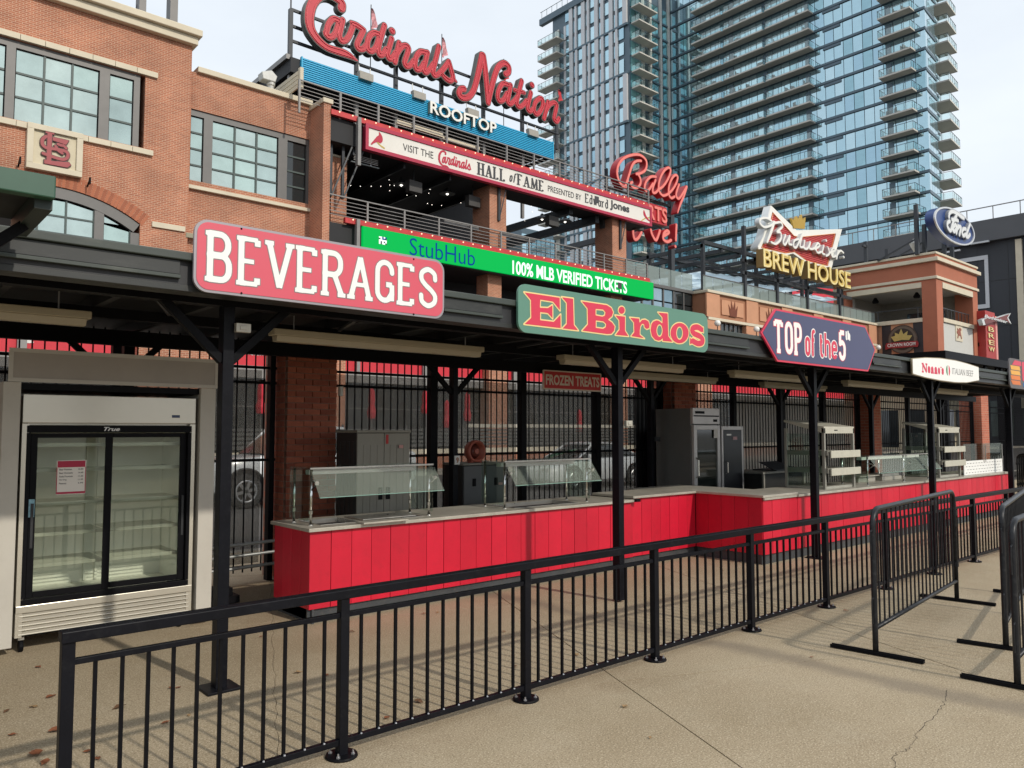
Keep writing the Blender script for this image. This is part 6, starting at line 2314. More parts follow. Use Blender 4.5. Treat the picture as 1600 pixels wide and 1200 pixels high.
# El Birdos
u0, u1 = SP.px(809.7, 480)[0], SP.px(1106, 520)[0]
v1, v0 = SP.px(825, 444.5)[1], SP.px(825, 520)[1]
eb = board('restaurant_sign', 'rounded green board with red wedge-serif lettering outlined in yellow', [rrect(u0, u1, v0, v1, .085, 8)], SGREEN)
T1, T2 = Trace(SP, 10, 805, 440), Trace(SP, 10, 955, 440)
P1 = lambda *q: [p[:2] for p in T1.p(q)]
P2 = lambda *q: [p[:2] for p in T2.p(q)]
sc = T1.p([(100, 0)])[0][0] - T1.p([(0, 0)])[0][0]
sc /= 100
sx2 = (T2.p([(1000, 600)])[0][0] - T2.p([(900, 600)])[0][0]) / 100


def ell(Tr, cx, cy, rx, ry, n=20):
    return [p[:2] for p in Tr.p([(cx + rx * math.cos(2 * math.pi * i / n), cy + ry * math.sin(2 * math.pi * i / n)) for i in range(n)])]


S = []


def fig(poly_, holes=(), extra=None):
    a = np.array(poly_)
    s = Shape((a[:, 0].min() - .05, a[:, 0].max() + .05, a[:, 1].min() - .05, a[:, 1].max() + .05), .0045)
    s.poly(poly_)
    for h in holes:
        s.cut(h)
    S.append(s)
    return s


fig(P1((135, 165), (695, 250), (697, 455), (590, 320), (575, 315), (390, 285), (385, 405), (510, 410), (580, 365), (582, 580), (505, 495), (390, 480), (388, 600), (600, 625), (708, 510), (710, 732), (135, 665), (245, 565), (240, 290)))
fig(P1((720, 240), (905, 265), (915, 675), (985, 765), (730, 735), (800, 660), (800, 335)))
fig([tuple(p) for p in P1((1030, 305), (1430, 365), (1500, 410), (1530, 480), (1510, 545), (1450, 595), (1510, 635), (1555, 700), (1545, 770), (1500, 820), (1440, 825), (1040, 770), (1130, 670), (1125, 420))],
    (P1((1255, 430), (1370, 440), (1405, 480), (1395, 530), (1360, 545), (1255, 525)), P1((1258, 610), (1375, 625), (1415, 665), (1410, 710), (1370, 735), (1258, 720))))
fig(P2((55, 525), (215, 545), (215, 770), (270, 855), (60, 835), (125, 750), (120, 605)))
fig(ell(T2, 160, 448, 50, 60))
fig(P2((285, 560), (435, 575), (440, 640), (480, 595), (530, 590), (580, 620), (598, 680), (590, 730), (550, 745), (515, 715), (510, 670), (480, 660), (455, 700), (445, 760), (445, 830), (520, 890), (305, 855), (355, 790), (350, 640)))
fig(P2((725, 480), (880, 495), (890, 850), (960, 945), (800, 930), (800, 890), (770, 920), (735, 928), (680, 910), (630, 850), (610, 750), (625, 660), (655, 620), (700, 602), (740, 608), (795, 650), (795, 560)), (ell(T2, 752, 765, 46, 95),))
fig(ell(T2, 1065, 805, 143, 163, 28), (ell(T2, 1065, 805, 50, 100),))
s = fig(P2((1438, 712), (1440, 800), (1372, 752), (1402, 728)))
s.poly(P2((1228, 870), (1226, 985), (1296, 950)))
sp = [q + (1,) for q in P2((1405, 745), (1350, 712), (1280, 722), (1258, 768), (1296, 815), (1380, 852), (1428, 905), (1415, 955), (1350, 968), (1275, 930))]
a = np.array([q[:2] for q in sp])
s2 = Shape((a[:, 0].min() - .08, a[:, 0].max() + .08, a[:, 1].min() - .08, a[:, 1].max() + .08), .0045)
s2.cap(smooth_pts(sp, 5), .031)
s2.poly(P2((1438, 712), (1440, 800), (1372, 752), (1402, 728)))
s2.poly(P2((1228, 870), (1226, 985), (1296, 950)))
S[-1] = s2
SP.shape('outline_lettering', allrings(S, .009), eb, SYEL, .001, .001)
SP.shape('lettering', allrings(S, -.002), eb, SRED, .0022, .001)

# TOP of the 5th: arrow-ended board
T3 = Trace(SP, 7.62, 1180, 470)
P3 = lambda *q: [p[:2] for p in T3.p(q)]
ring = P3((243, 95), (1308, 297), (1432, 580), (1345, 837), (265, 727), (68, 380))
zt = (ring[0][1] + ring[1][1]) / 2
zb_ = (ring[3][1] + ring[4][1]) / 2
zm_ = (ring[2][1] + ring[5][1]) / 2
ring = [(ring[0][0], zt), (ring[1][0], zt), (ring[2][0], zm_), (ring[3][0], zb_), (ring[4][0], zb_), (ring[5][0], zm_)]
tb = thing('arrow_sign', 'dark blue board with pointed ends and red border lettered TOP of the 5th', 'sign', (ring[0][0] + 1, YS, zb_), 'boards on the canopy front')
SP.shape('board', [ring[::-1]], tb, SRED, -.022, .022)
c_ = np.mean(ring, 0)
a = np.array(ring)
shb = Shape((a[:, 0].min() - .1, a[:, 0].max() + .1, a[:, 1].min() - .1, a[:, 1].max() + .1), .01)
shb.poly(ring)
SP.shape('face', shb.loops(-.022), tb, SBLUE, .0005, .003)
t1, t0 = T3.p([(220, 217)])[0][1], T3.p([(265, 622)])[0][1]
ux = lambda x: T3.p([(x, 500)])[0][0]
W1 = []
for ch, a, b in (('T', 216, 336), ('O', 350, 446), ('P', 462, 558)):
    W1 += word(ch, ux(a), ux(b), t0, t1, .028, .012 if ch in 'TP' else 0, .024 if ch in 'TP' else None, hs=.006, k=.008)
W5 = word('5', ux(986), ux(1072), T3.p([(1003, 712)])[0][1], T3.p([(990, 345)])[0][1], .031, 0, .031, hs=.0065)
SP.shape('outline_lettering', allrings(W1 + W5, .008), tb, SRED, .0036, .001)
SP.shape('lettering', allrings(W1 + W5, 0), tb, SWHITE, .0047, .001)
W2 = []
h1, h0 = T3.p([(815, 358)])[0][1], T3.p([(600, 655)])[0][1]
for ch, a, b in (('o', 590, 650), ('f', 655, 712), ('t', 755, 808), ('h', 820, 892), ('e', 902, 970)):
    W2 += word(ch, ux(a), ux(b), h0, h1, .023, 0, None, hs=.006)
k1, k0 = T3.p([(1100, 352)])[0][1], T3.p([(1100, 468)])[0][1]
W3 = word('t', ux(1075), ux(1092), k0, k1, .012, 0, None, hs=.005) + word('h', ux(1100), ux(1127), k0, k1, .012, 0, None, hs=.005)
SP.shape('outline_lettering', allrings(W2, .013) + allrings(W3, .006), tb, SWHITE, .0036, .001)
SP.shape('small_lettering', allrings(W2, 0), tb, SRED, .0047, .001)
for q in (.25, .75):
    x = ring[5][0] + (ring[2][0] - ring[5][0]) * q
    M().box(x - .03, x + .03, YS + .023, 4.70, 2.60, 2.70).build('bracket', BLACK, tb)

# white oval-ended board
T4 = Trace(SP, 8.42, 1410, 540)
P4 = lambda *q: [p[:2] for p in T4.p(q)]
R4 = P4((128, 165), (300, 152), (500, 160), (700, 190), (850, 230), (1003, 280), (1010, 462), (850, 492), (700, 490), (500, 465), (300, 425), (133, 378))
a = np.array(R4)
shn = Shape((a[:, 0].min() - .1, a[:, 0].max() + .1, a[:, 1].min() - .1, a[:, 1].max() + .1), .012)
shn.poly(R4)
nb = board('beef_sign', 'white bowed board lettered in red and thin grey capitals near the right', [R4[::-1]], SWHITE, edge=mat('sign_brown_edge', (.25, .2, .12), .5), inner=shn.loops(-.012))
vv = lambda x, y: T4.p([(x, y)])[0][1]
x4 = lambda x: T4.p([(x, 300)])[0][0]
GREYL = mat('thin_grey_letter', (.25, .25, .25), .5, var=0)
W = []
for ch, a, b, tt in (('N', 255, 325, 1.0), ('o', 330, 362, 1), ('n', 372, 408, 1), ('n', 418, 455, 1), ('a', 463, 490, 1), ("'", 497, 503, 1), ('s', 510, 540, 1)):
    W += word(ch, x4(a), x4(b), vv(300, 358), vv(300, 232), .022, .012 if ch in 'Nn' else 0, .012, hs=.006, thin=.013 if ch == 'N' else None)
SP.shape('lettering', allrings(W), nb, SRED, .0036, .002)
SP.text('thin_lettering', 'ITALIAN BEEF', (x4(650), x4(925), vv(700, 380), vv(700, 300)), nb, GREYL, .0036, .002, bold=-.006)
for k, m_ in ((0, mat('flag_green', (.02, .2, .06), .5)), (2, SRED)):
    pts = [(x4(597) + (x4(622) - x4(597)) * math.cos(t), (vv(597, 400) + vv(597, 255)) / 2 + (vv(597, 255) - vv(597, 400)) / 2 * math.sin(t)) for t in (np.linspace(math.pi / 2 + .35, 3 * math.pi / 2 - .35, 10) if k == 0 else np.linspace(-math.pi / 2 + .35, math.pi / 2 - .35, 10))]
    SP.shape('oval_stripe', [pts], nb, m_, .0036, .002)

# orange and red board cut by the right edge
ro = board('striped_sign', 'grey-edged board with yellow and orange stripes and a red field, cut by the right edge', [rrect(SP.px(1577, 580)[0], SP.px(1577, 580)[0] + 2.6, SP.px(1578, 606)[1], SP.px(1578, 559)[1], .12, 6)], mat('board_grey', (.10, .09, .09), .5))
ra, rz0, rz1 = SP.px(1577, 580)[0], SP.px(1578, 606)[1], SP.px(1578, 559)[1]
H_ = rz1 - rz0
for k, (c, nm) in enumerate((((.75, .38, .06), 'amber_stripe_a'), ((.75, .38, .06), 'amber_stripe_b'), ((.70, .19, .03), 'orange_stripe_a'), ((.62, .16, .03), 'orange_stripe_b'))):
    z1 = rz1 - .24 * H_ - k * .165 * H_
    pts = [(ra + .1 + (.06 if k == 3 else 0), z1 - .14 * H_), (ra + .62, z1 - .14 * H_), (ra + .58, z1), (ra + .06, z1)]
    SP.shape('stripe', [pts], ro, mat(nm, c, .5, var=.03), .001, .002)
SP.shape('red_field', [rrect(ra + .72, ra + 2.5, rz0 + .28 * H_, rz1 - .06 * H_, .05)], ro, SRED, .001, .002)
SP.shape('red_corner', [[(ra + .15, rz1 - .22 * H_), (ra + .68, rz1 - .22 * H_), (ra + .68, rz1 - .07 * H_), (ra + .32, rz1 - .05 * H_)]], ro, SRED, .001, .002)
SP.shape('blue_print', [rrect(ra + .75, ra + 2.4, rz0 + .08 * H_, rz0 + .22 * H_, .02)], ro, mat('blue_print', (.02, .12, .35), .5), .001, .002)

# FROZEN TREATS, hung under the rear beam
FP_ = yplane(7.72)
ft = thing('frozen_treats_sign', 'small red board with cream border and letters reading FROZEN TREATS hung from the rear beam', 'sign', FP_.at(*FP_.px(894, 611)))
u0, u1 = FP_.px(849, 592)[0], FP_.px(939.5, 599)[0]
v1, v0 = FP_.px(850, 577.5)[1], FP_.px(850, 608)[1]
CRL = mat('cream_letter', (.80, .70, .58), .5, var=.03)
FP_.shape('board', [rrect(u0, u1, v0, v1, .01)], ft, CRL, -.02, .02)
FP_.shape('face', [rrect(u0 + .018, u1 - .018, v0 + .018, v1 - .018, .006)], ft, mat('dull_red', (.62, .035, .035), .5, var=.06), .0005, .002)
FP_.text('lettering', 'FROZEN TREATS', (u0 + .045, u1 - .045, v0 + .062, v1 - .06), ft, CRL, .0026, .001, bold=.03)
for q in (.15, .85):
    x = u0 + (u1 - u0) * q
    M().tube([(x, 7.73, v1), (x, 7.75, 2.47)], .006, 6).build('hanger', BLACK, ft)

# ================================================================ neon lettering beyond the terrace
BYP = yplane(31.4)
by = thing('neon_sign', 'coral pink neon script with small capitals and an exclamation beside the terrace end', 'sign', hy(1053, 430, 31.6))
PINKF = mat('neon_face', (.80, .20, .16), .4, var=.04)
PINKE = mat('neon_return', (.42, .012, .02), .45, var=.06)
TBY = Trace(BYP, 10, 930, 230)
bs_ = [[(402, 648), (325, 630), (268, 540), (244, 420), (272, 300), (352, 205), (480, 155), (600, 155), (688, 222), (708, 310), (680, 395), (605, 440), (545, 450)],
       [(565, 445), (608, 520), (608, 605), (560, 660), (494, 655), (458, 600), (482, 578)],
       [(620, 245), (542, 252), (484, 310), (442, 430), (402, 560), (372, 640)],
       [(850, 492), (772, 492), (704, 560), (674, 650), (692, 706), (740, 696), (802, 600)], [(846, 545), (806, 655), (804, 734), (850, 736), (900, 676)],
       [(885, 690), (962, 640), (1042, 520), (1082, 400), (1050, 350), (984, 394), (924, 500), (894, 620), (904, 718), (962, 784), (1030, 765)],
       [(1030, 765), (1102, 700), (1170, 590), (1192, 492), (1150, 466), (1094, 534), (1054, 650), (1054, 765), (1092, 822), (1142, 800)],
       [(1215, 612), (1178, 710), (1168, 786), (1202, 832), (1250, 784), (1330, 645)], [(1335, 645), (1292, 780), (1232, 920), (1192, 1045, .6)]]
gby = [TBY.c(s) for s in bs_]
script(BYP, gby, .075, .022, by, .5, .0, (PINKE, PINKF, None, None), band=False)
TL = Trace(BYP, 11.43, 940, 290)
lv = [[(452, 690), (452, 880), (480, 985), (540, 965), (600, 860)], [(770, 820), (790, 900), (862, 1000), (930, 830)], [(990, 930), (1090, 870), (1060, 830), (1000, 880), (990, 980), (1060, 1030), (1130, 1000)], [(1225, 730), (1215, 1000)], [(1205, 1110), (1210, 1112)]]
script(BYP, [TL.c(s) for s in lv], .085, .025, by, .5, .0, (PINKE, PINKF, None, None), band=False)
q0, q1 = BYP.px(974, 330), BYP.px(1041, 330)
z1s, z0s = BYP.px(1019, 321)[1], BYP.px(1019, 344)[1]
M().box(q0[0], q1[0] + .05, 31.40, 31.7, z0s - .12, z1s + .12).build('cabinet', PINKE, by)
BYP.text('lettering', 'SPORTS', (q0[0] + .05, q1[0], z0s, z1s), by, PINKF, .002, .08, bold=.02)
xp = xy(1053, 31.6)
M().box(xp - .18, xp + .18, 31.75, 32.05, 5, zy(1053, 312, 31.6)).build('post', TSTEEL, by)
for za in (zy(1040, 352, 31.6), zy(1000, 305, 31.6), zy(1000, 322, 31.6)):
    M().box(xy(950, 31.6), xp, 31.78, 31.95, za - .08, za + .08).build('frame_rail', TSTEEL, by)
M().box(xy(951, 31.6), xy(953, 31.6), 31.75, 31.95, zy(952, 340, 31.6), zy(952, 262, 31.6)).build('frame_post', TSTEEL, by)
M().bar((xp, 31.9, zy(1053, 345, 31.6)), (xp, 42, zy(1053, 345, 31.6)), .3, .4).build('beam', TSTEEL, by)
PYREF[0] = 455
# ================================================================ low brick front with crowns, right of the terraces
TC_ = mat('terracotta_panel', (.54, .27, .155), .8, var=.08, scale=1.5)
TCD = mat('terracotta_band', (.36, .165, .09), .8, var=.08, scale=1.5)
TCS = mat('red_stucco', (.40, .135, .075), .8, var=.08, scale=.8)
BGL = [pane_mat('bluish_pane_a', (.30, .40, .45)), pane_mat('bluish_pane_b', (.22, .32, .37))]
RAILGL = film('rail_glass', (.28, .34, .32), .55)
XC = xy(1104, 30)
XD = 69.0
cw = thing('brew_house_front', 'low terracotta front with recessed crown panels, cream bands and globe lamps', 'building', (XC + 10, 30, 0))
zc1, zc0 = zy(1104, 452.5, 30), zy(1104, 457, 30)
zb1, zb0 = zy(1106, 495, 30), zy(1106, 499.5, 30)
zw0 = zy(1122, 528, 30)
M().box(XC, XD, 30, 36, zb1, zc0).build('wall', TCD, cw)
M().box(XC - .15, XD, 29.8, 36.1, zc0 + .002, zc1).build('coping', CREAM, cw, bev=.03)
M().box(XC - .02, XD, 29.85, 30.5, zb0, zb1 - .002).build('band', CREAM, cw, bev=.02)
pw_ = xy(1173, 30) - xy(1112, 30)
xs_ = [xy(1112, 30) + pw_ * k for k in range(6)]
for k, x in enumerate(xs_):
    if x > XD - 1:
        break
    M().box(x - .75, x + .75, 29.88, 29.999, zb1 + .01, zc0 - .02).build('pilaster', TC_, cw, bev=.01)
    M().box(x - .8, x + .8, 29.9, 30.6, 5.5, zb0 - .01).build('pilaster', TC_, cw, bev=.01)
    a, b = x + 1.05, min(x + pw_ - 1.05, XD - .2)
    if b - a < 1:
        continue
    M().box(a, b, 29.93, 29.998, zb1 + .3, zc0 - .3).build('panel', TC_, cw, bev=.01)
    cx = (a + b) / 2
    zm = (zb1 + zc0) / 2 - .3
    cp = yplane(29.93)
    s = .5
    cr_ = [(cx - s * .8, zm - .25), (cx + s * .8, zm - .25), (cx + s * 1.1, zm + .55), (cx + s * .55, zm + .2), (cx + s * .45, zm + .85), (cx, zm + .3), (cx - s * .45, zm + .85), (cx - s * .55, zm + .2), (cx - s * 1.1, zm + .55)]
    cp.shape('crown', [cr_], cw, mat('crown_brown', (.16, .045, .022), .8) if 'crown_brown' not in bpy.data.materials else bpy.data.materials['crown_brown'], .0, .03)
    # strip window below the band
    M().box(a - .3, b + .3, 30.25, 30.3, zw0, zb0 - .02).build('window', CGLASS, cw)
    for q in range(1, 6):
        u = a - .3 + (b - a + .6) * q / 6
        M().box(u - .05, u + .05, 30.18, 30.249, zw0, zb0 - .02).build('muntin', FRAME, cw)
    M().box(a - .3, b + .3, 30.19, 30.248, (zw0 + zb0) / 2 - .25, (zw0 + zb0) / 2 - .15).build('transom', FRAME, cw)
M().box(XC - .0, XD, 30.6, 31, 4.5, zb0).build('back_wall', TCD, cw)
GLOBE = mat('globe_glass', (.82, .80, .75), .25, var=.02)
for px, py, lab in ((1121, 505, 'white globe wall lamp beside the strip window, nearest the green restaurant board'), (1182, 514.5, 'white globe wall lamp left of the dark blue arrow board'), (1372.5, 543, 'white globe wall lamp right of the blue arrow board tip')):
    y = 29.2
    p = hy(px, py, y)
    t = thing('globe_lamp', lab, 'lamp', p, 'white globe wall lamps')
    r = .21
    M().lathe([(r * math.sin(a), -r * math.cos(a)) for a in np.linspace(.05, math.pi - .05, 12)], p, 16).build('globe', GLOBE, t, smooth=True)
    M().tube([p - np.array((0, 0, r)), p - np.array((0, 0, r + .2)), p + np.array((-.2, .3, -r - .42)), p + np.array((-.3, .68, -r - .4))], .03, 8).build('bracket', BLACK, t)
    M().lathe([(.22, 0), (.22, .06)], (p[0] - .3, 29.87, p[2] - r - .3), 12, 'y').build('wall_plate', TCD, t)
# glass balustrade on the coping and the glazed wall set back beside it
gr = thing('glass_balustrade', 'long frameless glass balustrade along the terracotta coping', 'railing', (XC + 10, 30.3, zc1))
ng = 22
for k in range(ng):
    a, b = XC + (XD - XC) * k / ng, XC + (XD - XC) * (k + 1) / ng
    M().box(a + .03, b - .03, 30.28, 30.30, zc1 + .02, zc1 + 1.0).build('glass_panel', RAILGL, gr)
M().box(XC, XD, 30.25, 30.33, zc1 + 1.002, zc1 + 1.06).build('hand_rail', FRAME, gr)
YG = 31.1
gw = thing('glazed_wall', 'pale blue glazed wall between the green display end and the terracotta front', 'building', (40, YG, 0))
xa, xb = xy(985, YG), XC - .01
zt_ = zy(1083, 458, YG)
for k in range(6):
    a, b = xa + (xb - xa) * k / 6, xa + (xb - xa) * (k + 1) / 6
    for z0_, z1_ in ((5.5, zt_ - 2.3), (zt_ - 2.2, zt_ - 1.0), (zt_ - .9, zt_ - .1)):
        M().box(a + .06, b - .06, YG, YG + .05, z0_, z1_).build('pane', BGL[k % 2] if k < 4 else CGLASS, gw)
    M().box(a - .06, a + .06, YG - .06, YG + .08, 5.5, zt_ - .05).build('mullion', FRAME, gw)
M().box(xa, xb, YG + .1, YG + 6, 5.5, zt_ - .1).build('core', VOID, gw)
M().box(xa - .1, xb, YG - .15, YG + 6, zt_ - .098, zt_ + .1).build('coping', FRAME, gw)
for k in range(8):
    a, b = xa - 3 + (xb - xa + 3) * k / 8, xa - 3 + (xb - xa + 3) * (k + 1) / 8
    M().box(a + .03, b - .03, YG, YG + .02, zt_ + .12, zt_ + 1.25).build('glass_panel', RAILGL, gw)
# shrubs in planters behind the balustrade
LEAFG = [mat('shrub_leaf_a', (.03, .055, .025), .7, var=.3, scale=3), mat('shrub_leaf_b', (.05, .075, .035), .7, var=.3, scale=3)]


def shrub(label, c, rx, ry, rz_, n=260, seed=1):
    r = random.Random(seed)
    t = thing('shrub', label, 'shrub', (c[0], c[1], c[2]))
    for mi in range(2):
        m = M()
        for _ in range(n // 2):
            th, ph, q = r.random() * 6.28, math.acos(2 * r.random() - 1), r.random() ** .5
            p = np.array((c[0] + rx * q * math.sin(ph) * math.cos(th), c[1] + ry * q * math.sin(ph) * math.sin(th), c[2] + rz_ + rz_ * q * math.cos(ph)))
            a = np.array((r.random() - .5, r.random() - .5, r.random() - .5)) * .45
            b = np.array((r.random() - .5, r.random() - .5, r.random() - .5)) * .3
            m.quad(p - a, p - b, p + a, p + b)
        m.build('foliage', LEAFG[mi], t, kind='stuff')
    M().tube([(c[0], c[1], c[2] - .1), (c[0], c[1], c[2] + rz_)], .04, 6).build('stem', SOIL, t)
    return t


for k, (px, py) in enumerate(((1192, 475), (1208, 472), (1222, 476))):
    p = hy(px, py + 4, 31.5)
    shrub(('left', 'middle', 'right')[k] + ' one of three dark green shrubs behind the glass balustrade', p, 1.0, .7, .55, seed=k)

# ================================================================ steel pergola and red awnings on the roof terrace
pg = thing('pergola', 'dark steel pergola with pale glazed roof panels above the terracotta front', 'pergola', (50, 33, zc1))
px_, zp_ = xy(1099, 33), zy(1099, 381, 33)
x1p = XD - .5
for y in (33, 38, 43):
    for k in range(4):
        x = px_ + (x1p - px_) * k / 3
        M().box(x - .12, x + .12, y - .12, y + .12, zc1 - 1, zp_).build('post', TSTEEL, pg)
    M().box(px_, x1p, y - .15, y + .15, zp_ - .02, zp_ + .25).build('beam', TSTEEL, pg)
    M().box(px_, x1p, y - .1, y + .1, zp_ - 1.4, zp_ - 1.25).build('tie', TSTEEL, pg)
for k in range(10):
    x = px_ + (x1p - px_) * k / 9
    M().box(x - .12, x + .12, 32.9, 43.1, zp_ - .3, zp_ - .03).build('rafter', TSTEEL, pg)
    M().bar((x, 33, zp_ - 1.3), (x + 1.2, 38, zp_ - .2), .08, .1).build('brace', TSTEEL, pg)
PGL = film('pergola_glass', (.75, .85, .9), .85)
_t = PGL.node_tree
_tl = _t.nodes.new('ShaderNodeBsdfTranslucent')
_tl.inputs[0].default_value = (.8, .9, .95, 1)
_t.links.new(_tl.outputs[0], [q for q in _t.nodes if q.type == 'MIX_SHADER'][0].inputs[2])
for k in range(9):
    a = px_ + (x1p - px_) * k / 9
    for j in range(4):
        M().box(a + .15, a + (x1p - px_) / 9 - .15, 33.2 + j * 2.45, 33.2 + j * 2.45 + 2.3, zp_ - 2.0 + .12 * (k % 3), zp_ - 1.96 + .12 * (k % 3)).build('roof_panel', PGL, pg)
for k, (pa, pb, y0_, y1_) in enumerate(((1228, 1262, 470, 448), (1264, 1308, 472, 450))):
    yy = 38
    t = thing('awning', ('left' if k == 0 else 'right') + ' of two red fabric awnings under the gold capitals', 'awning', hy((pa + pb) / 2, y0_, yy), 'red awnings')
    a, b, c, d = hy(pa, y0_, yy), hy(pb, y0_ + 2, yy), hy(pb, y1_ + 3, yy + 4), hy(pa + 10, y1_, yy + 4)
    M().prism([a, b, c, d], (0, 0, .06)).build('cloth', FASC, t)
    for q in (a, b):
        M().tube([q, (q[0], q[1], zc1)], .06, 6).build('pole', TSTEEL, t)

# ================================================================ bow-tie beer sign with gold capitals
BU = yplane(29.6)
TU = Trace(BU, 8, 1150, 310)
PU = lambda *q: [p[:2] for p in TU.p(q)]
bw = thing('bow_tie_sign', 'red and white bow-tie neon sign with white script, crown and gold BREW HOUSE capitals', 'sign', BU.at(*PU((780, 1000))[0]))
WNEON = mat('white_neon_face', (.80, .78, .72), .4, var=.03)
WSIDE = mat('white_return', (.60, .62, .62), .5, var=.05)
GOLD = mat('gold_letter', (.62, .44, .10), .4, var=.05)
GOLDS = mat('gold_return', (.25, .15, .045), .5, var=.05)
outer = PU((428, 92), (745, 400), (1314, 386), (1180, 885), (860, 800), (700, 690), (600, 720), (270, 640), (262, 600), (330, 480), (350, 400))
inner = PU((442, 170), (715, 470), (790, 485), (1240, 440), (1140, 850), (880, 790), (720, 675), (600, 690), (300, 620), (340, 520), (390, 400))
BU.shape('return', [outer], bw, WSIDE, -.55, .55)
BU.shape('white_border', [outer, inner], bw, WNEON, .001, .08)
BU.shape('red_field', [inner], bw, mat('bow_red', (.50, .02, .03), .45, var=.05), .002, .01)
ga = np.array(inner)
st = M()
for k in range(20):
    v = ga[:, 1].min() + (ga[:, 1].max() - ga[:, 1].min()) * (k + .5) / 20
    xsn = []
    for i in range(len(inner)):
        p, q = inner[i], inner[(i + 1) % len(inner)]
        if (p[1] > v) != (q[1] > v):
            xsn.append(p[0] + (q[0] - p[0]) * (v - p[1]) / (q[1] - p[1]))
    xsn.sort()
    for a, b in zip(xsn[::2], xsn[1::2]):
        if b - a > .3:
            st.tube([BU.at(a + .1, v, .05), BU.at(b - .1, v, .05)], .022, 5)
st.build('neon_line', mat('neon_line_red', (.75, .20, .17), .4, var=0), bw, kind='stuff')
og = M()
for i in range(len(inner)):
    p, q = np.array(inner[i]), np.array(inner[(i + 1) % len(inner)])
    c = ga.mean(0)
    p, q = p + (c - p) * .035, q + (c - q) * .035
    og.tube([BU.at(*p, .08), BU.at(*q, .08)], .03, 5)
og.build('orange_tube', mat('orange_tube', (.70, .22, .04), .4, var=0), bw, kind='stuff')
cgold = PU((700, 375), (668, 250), (705, 285), (735, 225), (765, 275), (800, 205), (812, 275), (848, 240), (838, 385))
BU.shape('crown', [cgold], bw, mat('crown_gold', (.42, .26, .02), .45, var=.06), .0, .15)
bsx = [[(432, 312), (376, 352), (296, 372), (240, 322), (252, 270), (320, 258), (384, 294)], [(420, 312, 1.5), (384, 420, 1.8), (332, 556, 1.2)], [(432, 322), (500, 312), (522, 368), (455, 430), (500, 442), (502, 520, 1.2), (442, 580), (384, 560)],
       [(562, 470), (532, 558), (560, 588), (616, 482), (602, 575), (640, 590)], [(722, 522), (672, 542), (662, 610), (702, 616), (772, 462), (742, 606), (790, 620)],
       [(802, 540), (792, 628), (838, 636), (872, 560), (862, 636), (918, 636), (962, 570)], [(932, 648), (990, 602), (968, 572), (940, 622), (962, 688), (1010, 680)],
       [(1042, 602), (1022, 690), (1050, 708)], [(1070, 536, 1.3), (1073, 538, 1.3)], [(1092, 622), (1110, 700), (1072, 728)], [(1120, 690), (1182, 660), (1160, 632), (1132, 682), (1150, 738), (1192, 730)], [(1220, 662), (1202, 762)], [(1214, 710), (1250, 664), (1288, 690)], [(1290, 742, 1.2), (1293, 744, 1.2)]]
script(BU, [TU.c(s) for s in bsx], .068, .028, bw, .35, .02, (WSIDE, WNEON, None, None), band=False)
for body, xa_, xb_, yt, yb, xr in (('BREW', 248, 760, 648, 872, 262), ('HOUSE', 800, 1335, 795, 1012, 812)):
    (p0,), (p1,), (p2,), (p3,) = (PU(q) for q in ((xa_, 700), (xb_, 700), (xr, yb), (xr, yt)))
    bx4 = (p0[0], p1[0], p2[1], p3[1])
    BU.letters('letter', body, bx4, bw, GOLDS, .02, .55, bold=.04)
    BU.letters('letter_face', body, bx4, bw, GOLD, .572, .03, bold=.03)
    BU.text('letter_tube', body, bx4, bw, mat('pale_gold', (.80, .66, .30), .4) if 'pale_gold' not in bpy.data.materials else bpy.data.materials['pale_gold'], .603, .02, bold=-.012)
zf = BU.at(*PU((780, 1000))[0])[2]
for px in (1165, 1215, 1262, 1312):
    x = xy(px, 30.2)
    M().box(x - .12, x + .12, 30.15, 30.4, zc1, zf + 1.5 if px > 1170 else zy(1160, 352, 30.2)).build('frame_post', TSTEEL, bw)
x0_, x1_ = xy(1160, 30.2), xy(1330, 30.2)
for z in (zf - .35, zf + .55):
    M().box(x0_, x1_, 30.15, 30.35, z - .12, z + .12).build('frame_rail', TSTEEL, bw)

# ================================================================ corner tower with the crown emblem
ct = thing('corner_tower', 'red stucco corner tower with open loggia, cream bands and beer emblems, right side', 'building', (73, 25, 0))
YF = hx(1462, 420, XD)[1]
XE = xy(1527, YF)
YBk = 34.0
LT_ = lambda y: hx(1462, y, XD)[2]
bands = [(LT_(396), LT_(392.5), CREAM, .1), (LT_(407.5), LT_(401.5), CREAM, .28), (LT_(435), LT_(430.5), CREAM, .12)]
zop1 = hx(1440, 441, XD)[2]
zop0 = hx(1440, 503, XD)[2]
yl0 = hx(1440, 450, XD)[1]           # near edge of the opening on the left face
M().box(XD, XE, YF, YBk, zop1 + .001, LT_(394)).build('head', TCS, ct)
for z0_, z1_, m_, d in bands:
    M().box(XD - d, XE + d, YF - d, YBk, z0_, z1_).build('band', m_, ct, bev=.03)
M().box(XD, XD + 1.3, YF, yl0, 0, zop1).build('corner_pillar', TCS, ct)
M().box(XE - 1.25, XE, YF, YF + 1.5, 0, zop1).build('pillar', TCS, ct)
M().box(XD, XD + 1.2, YBk - 1.2, YBk, 0, zop1).build('pillar', TCS, ct)
M().box(XD + .05, XD + .5, yl0 + .001, YBk - 1.21, 0, zop0).build('spandrel', TC_, ct)
M().box(XD - .1, XD + .6, yl0 + .002, YBk - 1.3, zop0 + .001, zop0 + .35).build('sill', CREAM, ct, bev=.02)
M().box(XD - .04, XD + .3, yl0 + .003, YBk - 1.25, zop1 - .45, zop1 - .001).build('lintel', CREAM, ct)
WSP = mat('white_spandrel', (.55, .54, .50), .7, var=.04)
M().box(XD + 1.31, XE - 1.26, YF + .1, YF + .5, 3.5, zop0).build('spandrel', WSP, ct)
